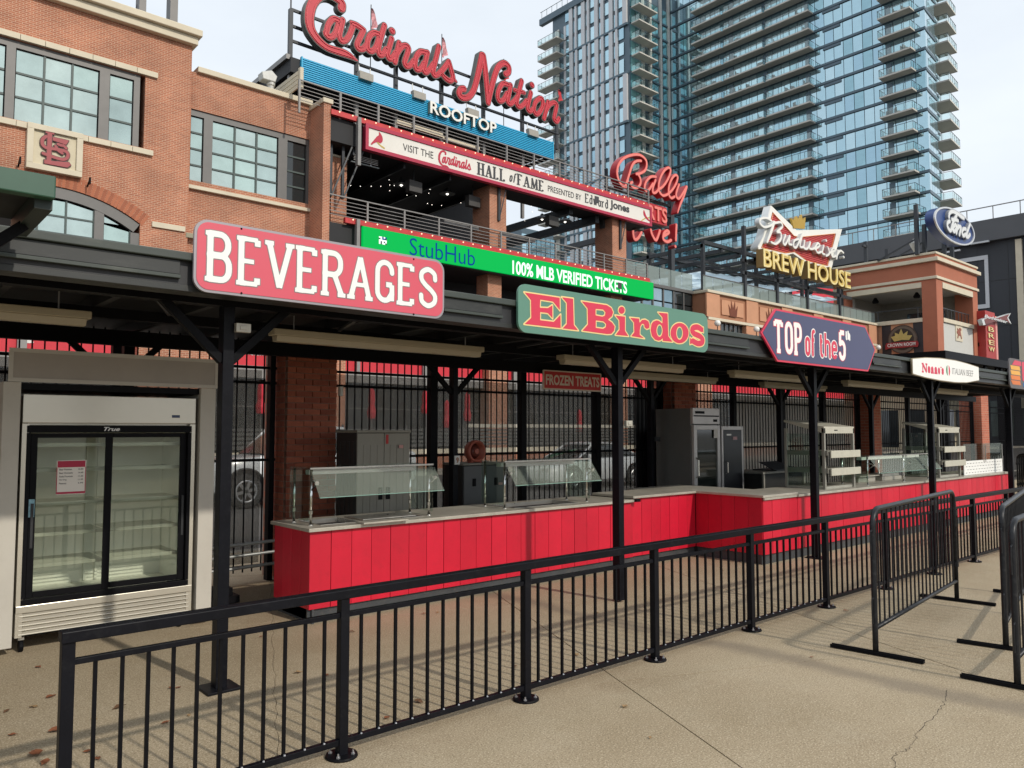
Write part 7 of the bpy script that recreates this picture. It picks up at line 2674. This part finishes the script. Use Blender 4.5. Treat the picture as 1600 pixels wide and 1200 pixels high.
M().box(XD + 1.305, XE - 1.255, YF - .05, YF + .6, zop0 + .001, zop0 + .35).build('sill', CREAM, ct, bev=.02)
M().box(XD + 1.305, XE - 1.255, YF - .04, YF + .3, zop1 - .5, zop1 - .001).build('lintel', CREAM, ct)
M().box(XD + .61, XE - .1, YF + .7, YBk - .1, zop0 - .3, zop0 - .05).build('floor', GREYB, ct)
M().box(XD + .1, XE - .1, YF + .1, YBk - .1, zop1 - .1, zop1).build('ceiling', WSP, ct)
M().box(XE - .5, XE - .2, YF + 1.6, YBk, zop0, zop1 - .11).build('inner_wall', mat('loggia_wall', (.34, .32, .28), .8), ct)
M().box(XD + 3.2, XE - .6, YBk - .5, YBk - .2, zop0, zop1 - .11).build('inner_wall', bpy.data.materials['loggia_wall'], ct)
M().box(XE - .56, XE - .51, YF + 2.6, YF + 6.0, zop0 + .3, zop1 - 1.3).build('window', BGL[1], ct)
for y in (yl0 + .5, (yl0 + YBk) / 2, YBk - 1.6):
    M().box(XD + .4, XD + .46, y, y + .06, zop0 + .35, zop0 + 1.3).build('rail_post', TSTEEL, ct)
M().box(XD + .4, XD + .45, yl0, YBk - 1.3, zop0 + 1.28, zop0 + 1.34).build('hand_rail', TSTEEL, ct)
M().box(XD + 1.4, XE - 1.3, YF + .3, YF + .35, zop0 + 1.28, zop0 + 1.34).build('hand_rail', TSTEEL, ct)
for k in range(9):
    x = XD + 1.5 + k * (XE - XD - 3) / 8
    M().box(x, x + .05, YF + .3, YF + .35, zop0 + .35, zop0 + 1.28).build('rail_post', TSTEEL, ct)
for x, y in ((XD + 2.4, YF + 2.5), (XD + 2.6, YF + 6.2)):
    fn_ = M().lathe([(.25, 0), (.3, .15), (.1, .5)], (x, y, zop1 - .9), 10)
    fn_.build('ceiling_fan', BLACK, ct)
M().box(XD - .06, XE + .06, YF - .06, YBk + .05, 0, 5.3).build('base', mat('beige_base', (.55, .48, .34), .8, var=.08, scale=.6), ct)
for y0_, y1_ in ((YF + 1.2, YF + 2.6), (YF + 3.4, YF + 4.8), (YF + 5.6, YF + 7.4)):
    M().box(XD - .1, XD - .065, y0_, y1_, .2, 3.4).build('door', CGLASS, ct)
for x0_ in (XD + 1.0, XD + 3.2, XD + 5.4):
    M().box(x0_, x0_ + 1.6, YF - .1, YF - .065, .2, 3.4).build('door', CGLASS, ct)
M().box(XE + .002, XE + .06, YF + .6, YF + 3.0, zop0 - 2.6, zop0 - .2).build('side_panel', WSP, ct)
# round emblem on the left face
CP = xplane(XD + .04)
TCW = Trace(CP, 16, 1365, 490)
PC = lambda *q: [p[:2] for p in TCW.p(q)]
em = thing('crown_emblem', 'round dark emblem with gold crown and red ribbon reading CROWN ROOM on the tower side', 'sign', CP.at(*PC((735, 1000))[0]))
(pa,), (pb,), (pc_,), (pd,) = PC((215, 700)), PC((1245, 700)), PC((735, 280)), PC((735, 1040))
DKP = mat('dark_panel', (.022, .021, .026), .5, var=.08)
for (xa_, xb_) in ((215, 440), (1000, 1250)):
    (qa,), (qb,) = PC((xa_, 600)), PC((xb_, 600))
    CP.shape('dark_panel', [rrect(qa[0], qb[0], pd[1], pc_[1] + .25, .02, 1)], em, DKP, .0, .03)
cc = np.array(PC((735, 645))[0])
rr_ = abs(PC((735, 290))[0][1] - PC((735, 1000))[0][1]) / 2
BRZ = mat('emblem_bronze', (.13, .10, .075), .5, var=.1)
circ = lambda r, n=40: [(cc[0] + r * math.cos(2 * math.pi * i / n), cc[1] + r * math.sin(2 * math.pi * i / n)) for i in range(n)]
CP.shape('disc', [circ(rr_)], em, BRZ, .05, .06)
CP.shape('rim', [circ(rr_), circ(rr_ * .95)], em, mat('emblem_rim', (.05, .03, .025), .5), .112, .03)
CP.shape('inner_disc', [circ(rr_ * .76)], em, mat('emblem_brown', (.03, .02, .015), .5), .112, .02)
crw = PC((540, 705), (450, 590), (560, 560), (545, 480), (650, 520), (705, 385), (760, 520), (870, 440), (850, 545), (985, 545), (905, 665), (720, 660))
CP.shape('crown', [crw], em, mat('emblem_gold', (.50, .40, .13), .4, var=.15, scale=9), .133, .03)
rib = PC((320, 800), (345, 745), (1120, 680), (1150, 740), (1130, 840), (1000, 830), (720, 860), (450, 870), (320, 910))
CP.shape('ribbon', [rib], em, mat('ribbon_red', (.30, .02, .025), .5, var=.05), .164, .04)
(l0,), (l1,), (l2,), (l3,) = PC((372, 800)), PC((1070, 740)), PC((720, 822)), PC((720, 738))
CP.text('lettering', 'CROWN ROOM', (l0[0], l1[0], l2[1], l3[1]), em, WHL, .205, .02, bold=.02)
# eagle plaque on the front
EPL = yplane(YF + .1)
TE = Trace(EPL, 4, 1200, 300)
ea = thing('eagle_plaque', 'small pale plaque with a brown eagle and letter emblem on the white spandrel', 'plaque', EPL.at(*TE.p([(1190, 930)])[0][:2]))
(p0, p1) = [p[:2] for p in TE.p([(1168, 830), (1214, 938)])]
EPL.shape('plaque', [rrect(p0[0], p1[0], p1[1], p0[1], .03, 2)], ea, CREAM, .0, .06)
ec = np.array(((p0[0] + p1[0]) / 2, (p0[1] + p1[1]) / 2))
eh = abs(p0[1] - p1[1])
ew = abs(p1[0] - p0[0])
sE = Shape((ec[0] - ew, ec[0] + ew, ec[1] - eh, ec[1] + eh), .04)
sE.bx((ec[0] - ew * .28, ec[1] - eh * .32), (ec[0], ec[1] + eh * .3), ew * .05)
sE.bx((ec[0] + ew * .28, ec[1] - eh * .32), (ec[0], ec[1] + eh * .3), ew * .05)
sE.bx((ec[0] - ew * .2, ec[1] - eh * .1), (ec[0] + ew * .2, ec[1] - eh * .1), ew * .04)
sE.cap(smooth_pts([(ec[0] - ew * .3, ec[1] + eh * .05, .8), (ec[0], ec[1] + eh * .05, 1.4), (ec[0] + ew * .05, ec[1] + eh * .22, 1.1), (ec[0] + ew * .22, ec[1] + eh * .26, .6)], 5), ew * .1)
sE.cap([(ec[0] - ew * .05, ec[1] - eh * .02, 1), (ec[0] - ew * .3, ec[1] + eh * .28, .3)], ew * .1)
EPL.shape('eagle_emblem', sE.loops(0), ea, mat('eagle_brown', (.28, .08, .04), .5), .061, .03)

# ---------------------------------------------------------------- blue oval sign on its frame over the tower
FO = yplane(YF - .1)
TF = Trace(FO, 13.333, 1440, 310)
PF = lambda *q: [p[:2] for p in TF.p(q)]
(fl_, fr_, ft_, fb_) = PF((245, 390), (1080, 760), (660, 232), (660, 930))
fc_ = ((fl_[0] + fr_[0]) / 2, (ft_[1] + fb_[1]) / 2)
fa, fbh = (fr_[0] - fl_[0]) / 2, (ft_[1] - fb_[1]) / 2
fo = thing('oval_sign', 'deep blue oval car maker sign with silver rim and script on roof posts', 'sign', FO.at(fc_[0], fc_[1] - fbh * 1.6))
ov = lambda k, n=56: [(fc_[0] + fa * k * math.cos(2 * math.pi * i / n), fc_[1] + fbh * (1 - (1 - k) * 1.6) * math.sin(2 * math.pi * i / n)) for i in range(n)]
FBL = mat('oval_blue', (.022, .055, .19), .35, var=.06)
FO.shape('drum', [ov(1.0)], fo, FBL, -.7, .7)
FO.shape('silver_rim', [ov(1.0), ov(.945)], fo, mat('rim_silver', (.62, .62, .62), .35, .5), .001, .12)
fs_ = [[(500, 400), (515, 320), (580, 285), (680, 335), (760, 400), (812, 430)], [(660, 372), (612, 450), (570, 560), (540, 680), (500, 660), (468, 590), (475, 515), (520, 490)], [(560, 455), (640, 460), (690, 480)],
       [(640, 560), (595, 600), (580, 670), (615, 700), (655, 640), (650, 575), (640, 560)], [(690, 580), (672, 650), (656, 735)], [(682, 640), (710, 600), (745, 605)], [(750, 620), (735, 700), (720, 770)],
       [(850, 650), (800, 650), (775, 720), (800, 790), (850, 760)], [(938, 560), (890, 690), (862, 800), (900, 815), (940, 765)]]
script(FO, [TF.c(s) for s in fs_], .15, .045, fo, .25, .01, (mat('script_return', (.3, .31, .33), .5), mat('script_silver', (.72, .72, .70), .35, .2), None, None), band=False)
for x, y in ((fc_[0] - fa * .95, YF + 1.2), (fc_[0] - fa * .6, YF + 1.2), (fc_[0] + fa * .35, YF + 1.2), (fc_[0] + fa * .75, YF + 1.2)):
    M().box(x - .16, x + .16, y, y + .3, LT_(394), fc_[1] + (fbh * .95 if x < fc_[0] - fa * .8 else 0)).build('post', TSTEEL, fo)
    M().bar((x, y + .2, fc_[1] - fbh), (x, y + 3.5, LT_(394)), .12, .12).build('brace', TSTEEL, fo)
for x, y, z in ((xy(1390, 33), 33, LT_(394)), (xy(1357, 33), 33, LT_(394)),):
    M().box(x - .15, x + .15, y, y + .3, z - 1, z + 3.2).build('post', TSTEEL, fo)
M().box(xy(1357, 33), fc_[0], 33, 33.2, LT_(394) + 2.6, LT_(394) + 2.8).build('rail', TSTEEL, fo)
dp = thing('roof_camera', 'pale dish-like fitting on the tower roof left of the blue oval', 'camera', (XD + .8, YF + 2.6, LT_(393)))
p = hx(1429, 384, XD + .8)
M().lathe([(.05, -.6), (.3, -.1), (.42, .2), (.1, .6)], p, 12).build('dish', mat('pale_dish', (.55, .55, .52), .5), dp)
M().tube([p, (p[0], p[1], LT_(394))], .08, 6).build('pole', TSTEEL, dp)

# ================================================================ small vertical beer sign, dark pergola, dark theatre
VS = yplane(24.4)
vs = thing('pylon_sign', 'small red vertical pylon with a bow-tie and gold letters at the far right', 'sign', hy(1551, 556, 24.4))
a, b = VS.px(1542.5, 556), VS.px(1555, 489)
REDS = mat('pylon_red', (.38, .035, .03), .5, var=.06)
REDL = mat('pylon_coral', (.75, .28, .24), .4, var=.04)
M().box(a[0], b[0], 24.45, 25.6, a[1] - 3, b[1]).build('box', REDS, vs)
M().box(b[0] + .01, b[0] + .5, 24.42, 25.4, a[1] - 3, b[1] - .3).build('coral_edge', REDL, vs)
GL2 = bpy.data.materials['pale_gold']
for k, ch in enumerate('BREW H'):
    if ch == ' ':
        continue
    z = VS.px(1548, 511)[1] - k * (VS.px(1548, 511)[1] - VS.px(1548, 523)[1]) * .86
    VS.text('letter', ch, (a[0] + .55, b[0] - .55, z - .42, z), vs, GL2, -.02, .05, bold=.0)
bt = [VS.px(x, y) for x, y in ((1527, 500), (1535, 497), (1552, 497), (1573, 490), (1569, 497), (1574, 507), (1566, 501), (1548, 503), (1530, 509))]
VS.shape('bow_tie', [bt[::-1]], vs, WSIDE, .0, .35)
bt2 = [(np.array(p) * .86 + np.mean(bt, 0) * .14) for p in bt]
VS.shape('bow_field', [bt2[::-1]], vs, mat('dark_bow', (.17, .04, .035), .5), .352, .02)
VS.text('script', 'Budweiser', (bt[0][0] + .6, bt[3][0] - 1.2, VS.px(1550, 502)[1], VS.px(1550, 497)[1]), vs, WSIDE, .373, .03, bold=.02, shear=.3)
for z in (a[1] + .9,):
    M().box(XE, a[0], 25.0, 25.2, z, z + .35).build('arm', CREAM, vs)

YA = 18.0
aw_ = thing('entrance_canopy', 'black steel entrance canopy with zigzag trusses beyond the right end of the stall', 'canopy', (xy(1520, YA), YA, 0))
xa, xb = xy(1474, YA), xy(1474, YA) + 45
za1, za0 = zy(1475, 547, YA), zy(1475, 560, YA)
M().box(xa, xb, YA, YA + 6, za0, za1).build('fascia', BLACK, aw_)
M().box(xa + .1, xb - .1, YA + .3, YA + .5, za0 - 1.6, za0 - 1.35).build('lower_chord', BLACK, aw_)
for k in range(12):
    x = xa + .3 + k * 2.2
    M().bar((x, YA + .4, za0 - 1.4), (x + 1.1, YA + .4, za0), .14, .14).build('web', BLACK, aw_)
    M().bar((x + 1.1, YA + .4, za0), (x + 2.2, YA + .4, za0 - 1.4), .14, .14).build('web', BLACK, aw_)
for k in range(5):
    x = xa + 1 + k * 10
    M().box(x - .15, x + .15, YA + .3, YA + .6, -.12, za0).build('post', BLACK, aw_)

XK = 95.0
NAVY = mat('navy_cladding', (.028, .031, .038), .6, var=.12, scale=.2)
DGR = mat('dark_grey_cladding', (.085, .088, .095), .6, var=.1, scale=.2)
db = thing('dark_hall', 'large dark navy clad hall with a pale outlined rectangle and roof railing, far right', 'building', (XK, 30, 0))
yN, yFar = hx(1680, 400, XK)[1], hx(1300, 400, XK)[1]
yM = hx(1500, 400, XK)[1]
zt1 = hx(1540, 346, XK)[2]
M().box(XK, XK + 40, yN, yFar, 0, zt1 - 2.4).build('wall', NAVY, db)
M().box(XK - .8, XK + 40, yN - .5, yFar, zt1 - 2.38, zt1).build('roof_band', DGR, db)
M().box(XK - .3, XK - .02, yM + 2, yFar - .1, zt1 - 6.5, zt1 - 2.4).build('grey_bay', mat('grey_bay', (.16, .16, .165), .6, var=.1, scale=.3), db)
for k in range(7):
    y = yM + 4 + k * 3.5
    M().box(XK - .42, XK - .31, y, y + 2.4, zt1 - 6.2, zt1 - 2.6).build('bay_panel', bpy.data.materials['grey_bay'] if k % 3 else CGLASS, db)
KP = xplane(XK)
p0, p1 = KP.px(1500, 398), KP.px(1547, 482)
(ra, rb_) = KP.px(1547, 398), KP.px(1547, 481)
w_ = .45
WOUT = mat('pale_outline', (.55, .56, .58), .5, var=.05)
M().box(XK - .15, XK - .01, -p1[0], -p0[0] + 3, ra[1] - w_, ra[1]).build('outline', WOUT, db)
M().box(XK - .15, XK - .01, -p1[0], -p0[0] + 3, rb_[1], rb_[1] + w_).build('outline', WOUT, db)
M().box(XK - .15, XK - .01, -p1[0], -p1[0] + w_ * .8, rb_[1] + w_ + .01, ra[1] - w_ - .01).build('outline', WOUT, db)
for k in range(14):
    M().box(XK - .03, XK - .005, yN + 3 * k, yN + 3 * k + .06, 1, zt1 - 2.5).build('seam', DARK, db)
for z in (8, 13, 18):
    M().box(XK - .035, XK - .004, yN, yN + 40, z, z + .06).build('seam', DARK, db)
q = KP.px(1594, 420)
M().box(XK - .3, XK - .01, -q[0] - .3, -q[0] + .3, 4, zt1 - 2.6).build('yellow_edge', CREAM, db)
for k in range(16):
    y = yN + 2 + k * 2.6
    M().box(XK - .2, XK - .12, y, y + .08, zt1, zt1 + 1.5).build('rail_post', RAILT, db)
M().box(XK - .22, XK - .12, yN, yN + 42, zt1 + 1.5, zt1 + 1.6).build('hand_rail', RAILT, db)
for (px, py) in ((1531, 379), (1487, 393)):
    p = hx(px, py, XK - 1)
    M().bar(p + np.array((0, -.9, 0)), p + np.array((0, .9, 0)), .3, .18).build('strip_light', WOUT, db)
M().box(XK - 6, XK - .9, yN, yM - 2, zop0 - 5.6, zop0 - 5.0).build('low_canopy', DGR, db)
for k in range(6):
    y = yN + 3 + k * 3
    M().box(XK - .1, XK - .02, y, y + 2.2, 1, zop0 - 6).build('low_window', mat('low_glass', (.10, .13, .12), .15, .3) if 'low_glass' not in bpy.data.materials else bpy.data.materials['low_glass'], db)
PYREF[0] = 355
# ================================================================ glass residential tower behind
def proj(p):
    q = np.array(p, float) - EYE
    w_ = q @ _fw
    return 800 + F * (q @ _rt) / w_, 600 - F * (q @ _up) / w_


tw = thing('glass_tower', 'tall blue-green glass apartment tower with stacked balconies rising behind the terraces', 'tower', (120, 60, 0))
GT = [pane_mat('tower_glass_a', (.43, .62, .70), .82, .05, .12, .2), pane_mat('tower_glass_b', (.36, .54, .64), .82, .05, .12, .2), pane_mat('tower_glass_c', (.51, .69, .76), .8, .06, .12, .2),
      pane_mat('tower_glass_d', (.31, .50, .57), .8, .05, .2, .2)]
GTD = [pane_mat('teal_glass_a', (.16, .38, .42), .6, .06, .4, .15), pane_mat('teal_glass_b', (.24, .50, .53), .6, .06, .4, .15)]
SLABD = mat('spandrel_dark', (.09, .135, .17), .4, .2, var=.1, scale=.3)
SLAB = mat('balcony_concrete', (.55, .53, .48), .8, var=.1, scale=.4)
PANELG = mat('panel_grey_metal', (.55, .55, .56), .45, .25, var=.07, scale=.15)
PANELL = mat('panel_pale_metal', (.66, .66, .62), .5, .2, var=.06, scale=.2)
RGL = clear_glass('balcony_glass', (.88, .95, .95), .09)
RPOST = mat('balcony_post', (.05, .075, .08), .5)
XW, YA_, YB_ = 120.0, 44.1, 90.8
FH = 3.1
ZK = [61.75 + FH * k for k in range(-13, 13)]
core = M()
core.box(XW + .35, XW + 12, YA_ + 14, YB_, 0, 101)
core.box(108.35, XW + 12, YB_ + .35, 111.6, 0, 87.0)
core.build('core', SLABD, tw)
panes = []     # (px size, mesh key, material, location, rotation)
PM = {}


def pane_mesh(key, w_, h_, mt, axis):
    k = (key, mt.name)
    if k not in PM:
        m = M()
        if axis == 'x':
            m.box(-.05, .05, -w_ / 2, w_ / 2, 0, h_)
        else:
            m.box(-w_ / 2, w_ / 2, -.05, .05, 0, h_)
        PM[k] = m.mesh('pane', mt)
    return PM[k]


rt = random.Random(21)


def add_pane(x, y, z, w_, h_, axis, mats, rz=0.0):
    mt = rt.choice(mats)
    a, b = proj((x, y, z)), proj((x, y, z + h_))
    vis = -40 < a[0] < 1640 and a[1] > -10 and b[1] < 480
    panes.append(((1 if vis else 0) * 1000 / np.linalg.norm((x, y)), pane_mesh((axis, round(w_, 2), round(h_, 2)), w_, h_, mt, axis), mt, (x, y, z), rz, w_, h_, axis))


nc = 30
pw_ = (YB_ - YA_) / nc
tones = [rt.random() for _ in range(400)]
for fi, z in enumerate(ZK):
    M().box(XW - .06, XW + .34, YA_ - .05, YB_ - .3, z - .34, z + .04).build('floor_band', SLABD, tw)
    for c in range(nc):
        y = YA_ + (c + .5) * pw_
        grp = GT if not (11.5 < y - YA_ - .0 < 17 and False) else GT
        m4 = [GT[0], GT[0], GT[2]] if tones[(c // 2 * 7 + fi // 2 * 3) % 400] > .5 else [GT[1], GT[3], GT[0]]
        add_pane(XW + .2 + (rt.random() - .5) * .02, y, z + .07, pw_ - .09, FH - .5, 'x', m4)
    if True:
        # wider dark bay head beside the long balconies
        M().box(XW - .02, XW + .1, 57.0, 59.9, z - .85, z - .43).build('louvre_head', SLABD, tw)
    for y in (49.5, 62.6, 77.2, 70.4):
        M().box(XW + .0, XW + .16, y - .4, y + .4, z + .08, z + 2.4).build('balcony_door', SLABD, tw)
# end face, turned a little away
ang = math.radians(5.5)
ed = np.array((math.cos(ang), math.sin(ang), 0))
for fi, z in enumerate(ZK):
    p0 = np.array((XW, YA_, z))
    M().bar(p0 + ed * .0 + np.array((0, .1, -.18)), p0 + ed * 5.4 + np.array((0, .1, -.18)), .3, .48).build('floor_band', SLABD, tw)
    for k in range(4):
        q = p0 + ed * (.68 + 1.32 * k)
        add_pane(q[0], q[1] + .1, z + .07, 1.26, FH - .5, 'y', [GT[2], GT[0]], ang)
    # recessed bay behind the end balconies
    r0 = p0 + ed * 5.5 + np.array((0, 1.6, 0))
    for k in range(5):
        q = r0 + ed * (.7 + 1.35 * k)
        add_pane(q[0], q[1], z + .07, 1.2, FH - .5, 'y', GTD + [GT[2]], ang)
    M().bar(r0 + np.array((0, .05, -.15)), r0 + ed * 7 + np.array((0, .05, -.15)), .3, .4).build('floor_band', SLABD, tw)
M().prism([np.array((XW + .4, YA_ + .4, 0)), np.array((XW, YA_ + .4, 0)) + ed * 5.4, np.array((XW, YA_ + .4, 0)) + ed * 5.4 + np.array((0, 1.5, 0)), np.array((XW, YA_ + 1.9, 0)) + ed * 12.6, np.array((XW + 12, YA_ + 14, 0)), np.array((XW + .4, YA_ + 14, 0))], (0, 0, 101)).build('end_core', SLABD, tw)


# balconies: slab with a glazed railing
def balcony_meshes(L, D):
    s = M().box(0, L, -D, 0, -.24, 0).mesh('balcony', SLAB)
    g = M()
    g.box(.05, L - .05, -D + .06, -D + .08, .06, 1.0).box(.05, .07, -D + .1, -.02, .06, 1.0).box(L - .07, L - .05, -D + .1, -.02, .06, 1.0)
    g = g.mesh('rail_glass', RGL)
    p = M()
    n = max(2, round(L / 1.1))
    for k in range(n + 1):
        x = .05 + (L - .1) * k / n
        p.box(x - .03, x + .03, -D + .03, -D + .055, .0, 1.08)
    for k in range(1, 2):
        for x in (.04, L - .04):
            p.box(x - .02, x + .02, -D / 2, -D / 2 + .05, 0, 1.08)
    p.box(0, L, -D + .02, -D + .08, 1.081, 1.14).box(0, .06, -D + .081, -.02, 1.081, 1.14).box(L - .06, L, -D + .081, -.02, 1.081, 1.14)
    return s, g, p.mesh('railing', RPOST)


CHAIR = mat('patio_chair', (.08, .085, .08), .6)


def balcony(ms, p, rz):
    s = put('balcony', ms[0], tw, p)
    s.rotation_euler = (0, 0, rz)
    for m_, n in ((ms[1], 'rail_glass'), (ms[2], 'railing')):
        o = put(n, m_, s)
        o.location = (0, 0, 0)
    return s


fur = M()
fur.box(-.3, .3, -.3, .3, .02, .45).box(-.3, .3, .22, .3, .451, .95)
fur = fur.mesh('chair', CHAIR)
bl = [(84.6, 78.2), (77.6, 69.8), (69.3, 61.4), (50.3, 45.5)]
bm4 = [balcony_meshes(a - b, 1.75) for a, b in bl]
rf = random.Random(77)
vis_floor = [z for z in ZK if 24 < z < 92]
for z in vis_floor:
    # the three long ones share one thickened slab edge
    M().box(XW - 1.72, XW - .07, 61.4, 84.6, z - .27, z - .245).build('slab_soffit', SLAB, tw)
    for i, (a, b) in enumerate(bl):
        # local x runs towards -Y, outwards is -X
        o = balcony(bm4[i], (XW - .02, a, z), -math.pi / 2)
        for q in range(rf.randint(0, 3)):
            f_ = put('chair', fur, o)
            f_.location = (.8 + rf.random() * (a - b - 1.6), -.75 - .3 * rf.random(), 0)
            f_.rotation_euler = (0, 0, rf.random() * 3)
ebm = balcony_meshes(5.2, 2.6)
for z in vis_floor:
    if z < 85:
        q = np.array((XW, YA_, z)) + ed * 6.6 + np.array((0, 1.2, 0))
        balcony(ebm, q, ang)

# ---- the lower wing on the left: striped metal and glass
XW1, YA1, YB1 = 108.0, 90.8, 111.0
ztop1 = 87.5
zb_ = [77.4 - 9.3 * k for k in range(-1, 6)]
seqs = [[('p', .95), ('g', 1.15), ('p', .55), ('g', .55), ('p', .95), ('g', 1.2), ('p', .8), ('g', .6), ('p', .95), ('g', 1.25), ('p', .6), ('g', .5)],
        [('g', 1.25), ('p', .6), ('g', .55), ('p', .95), ('g', 1.2), ('p', .7), ('g', .6), ('p', .95), ('g', 1.1), ('p', .55), ('g', .5), ('p', .95)]]
for gi, zt in enumerate(zb_):
    z0_ = zt - 9.3
    zt = min(zt, ztop1)
    if zt < 20:
        break
    M().box(XW1 - .1, XW1 + .34, YA1 + .6, 107.2, zt - .3, zt + .1).build('band', SLABD, tw)
    y = YA1 + (1.6 if gi % 2 else .7)
    i = 0
    s_ = seqs[gi % 2]
    while y < 106.6:
        k, w_ = s_[i % len(s_)]
        w_ *= 1.06
        if k == 'p':
            M().box(XW1 - .12, XW1 + .3, y + .03, y + w_ - .03, z0_ + .12, zt - .31).build('facade_panel', PANELG, tw)
        else:
            for f_ in range(3):
                zf_ = z0_ + .1 + FH * f_
                if zf_ + 2.4 < zt:
                    add_pane(XW1 + .22, y + w_ / 2, zf_ + (.12 if f_ == 0 else .45), w_ - .06, FH - (.5 if f_ == 0 else .75), 'x', [GT[0], GT[2], GT[1]])
        y += w_
        i += 1
M().box(XW1 - .3, XW1 + .6, YA1 + .3, YB1 + 4, ztop1 - 1.3, ztop1).build('roof_band', SLABD, tw)
rl = M()
for k in range(14):
    rl.box(XW1 - .2, XW1 - .14, YA1 + 4 + k * 1.5, YA1 + 4.06 + k * 1.5, ztop1, ztop1 + 1.4)
rl.box(XW1 - .21, XW1 - .13, YA1 + 4, YA1 + 24, ztop1 + 1.41, ztop1 + 1.48)
rl.build('roof_railing', RPOST, tw, kind='stuff')
lbm = balcony_meshes(5.6, 2.2)
cbm = balcony_meshes(5.4, 1.9)
z = 77.4 + FH
while z > 22:
    if z < ztop1 - 1:
        balcony(lbm, (XW1 - .1, 113.4, z), -math.pi / 2)
        M().box(XW1 + .1, XW1 + .33, 107.6, 108.2, z + .02, z + 2.9).build('facade_panel', PANELG, tw)
        M().box(XW1 + .1, XW1 + .33, 109.6, 110.6, z + .02, z + 2.9).build('facade_panel', PANELL, tw)
        balcony(cbm, (108.6, YA1 + .1, z), 0)
    # south side of the wing
    for k in range(2):
        add_pane(109.2 + 1.5 * k, YA1 + .25, z + .1, 1.35, FH - .45, 'y', GTD)
    M().box(111.6, 112.4, YA1 + .1, YA1 + .34, z + .05, z + 3.0).build('facade_panel', PANELL, tw)
    add_pane(115.6, YA1 + .3, z + .1, 2.2, FH - .4, 'y', GTD + [GT[3]])
    add_pane(118.8, YA1 + .3, z + .1, 1.3, FH - .4, 'y', GTD)
    add_pane(120.6, YA1 + .3, z + .1, 1.4, FH - .4, 'y', GTD + [GT[3]])
    M().box(113.6, 121.4, YA1 + .05, YA1 + .3, z - .3, z + .06).build('floor_band', SLABD, tw)
    z -= FH
for x, w_, m_ in ((113.7, .7, PANELL), (117.0, .55, PANELL), (119.5, .5, PANELL)):
    M().box(x, x + w_, YA1 - .05, YA1 + .34, 18, ztop1).build('facade_panel', m_, tw)

panes.sort(key=lambda q: -q[0])
rest = {}
for i, (s, me, mt, p, rz, w_, h_, ax) in enumerate(panes):
    if i < 300:
        o = put('pane', me, tw, p)
        o.rotation_euler = (0, 0, rz)
    else:
        m = rest.setdefault('all', [])
        m.append((me, mt, p, rz))
mats_ = GT + GTD
V, Fs, MI = [], [], []
for me, mt, p, rz in rest['all']:
    c_, s_ = math.cos(rz), math.sin(rz)
    n = len(V)
    for v in me.vertices:
        V.append((p[0] - 120 + v.co.x * c_ - v.co.y * s_, p[1] - 60 + v.co.x * s_ + v.co.y * c_, p[2] + v.co.z))
    for f in me.polygons:
        Fs.append([q + n for q in f.vertices])
        MI.append(mats_.index(mt))
me = bpy.data.meshes.new('distant_panes')
me.from_pydata(V, [], Fs)
for m_ in mats_:
    me.materials.append(m_)
me.polygons.foreach_set('material_index', MI)
put('distant_panes', me, tw, kind='stuff')

# ================================================================ buildings glimpsed through the open terrace
STRB = mat('striped_concrete', (.50, .43, .30), .8, var=.06, scale=.1)
ob = thing('office_block', 'beige horizontally banded office block seen through the open terrace', 'building', (60, 92, 0))
xa, xb = xy(690, 92), xy(813, 92)
M().box(xa, xb, 92, 110, 0, 32).build('core', CGLASS, ob)
for k in range(20):
    M().box(xa - .2, xb + .2, 91.7, 92 - .01, 1 + k * 1.55, 2.0 + k * 1.55).build('spandrel', STRB, ob)
gb2 = thing('glass_block', 'pale blue gridded glass block seen through the open terrace left of the tower', 'building', (72, 88, 0))
xa, xb = xy(815, 88), xy(866, 88)
M().box(xa + .1, xb - .1, 88.1, 105, 0, 33).build('core', SLABD, gb2)
for i in range(7):
    for k in range(10):
        a, b = xa + (xb - xa) * i / 7, xa + (xb - xa) * (i + 1) / 7
        M().box(a + .08, b - .08, 87.9, 88.09, 8.1 + k * 2.4, 10.4 + k * 2.4).build('pane', GT[2] if i > 3 else GT[0], gb2)
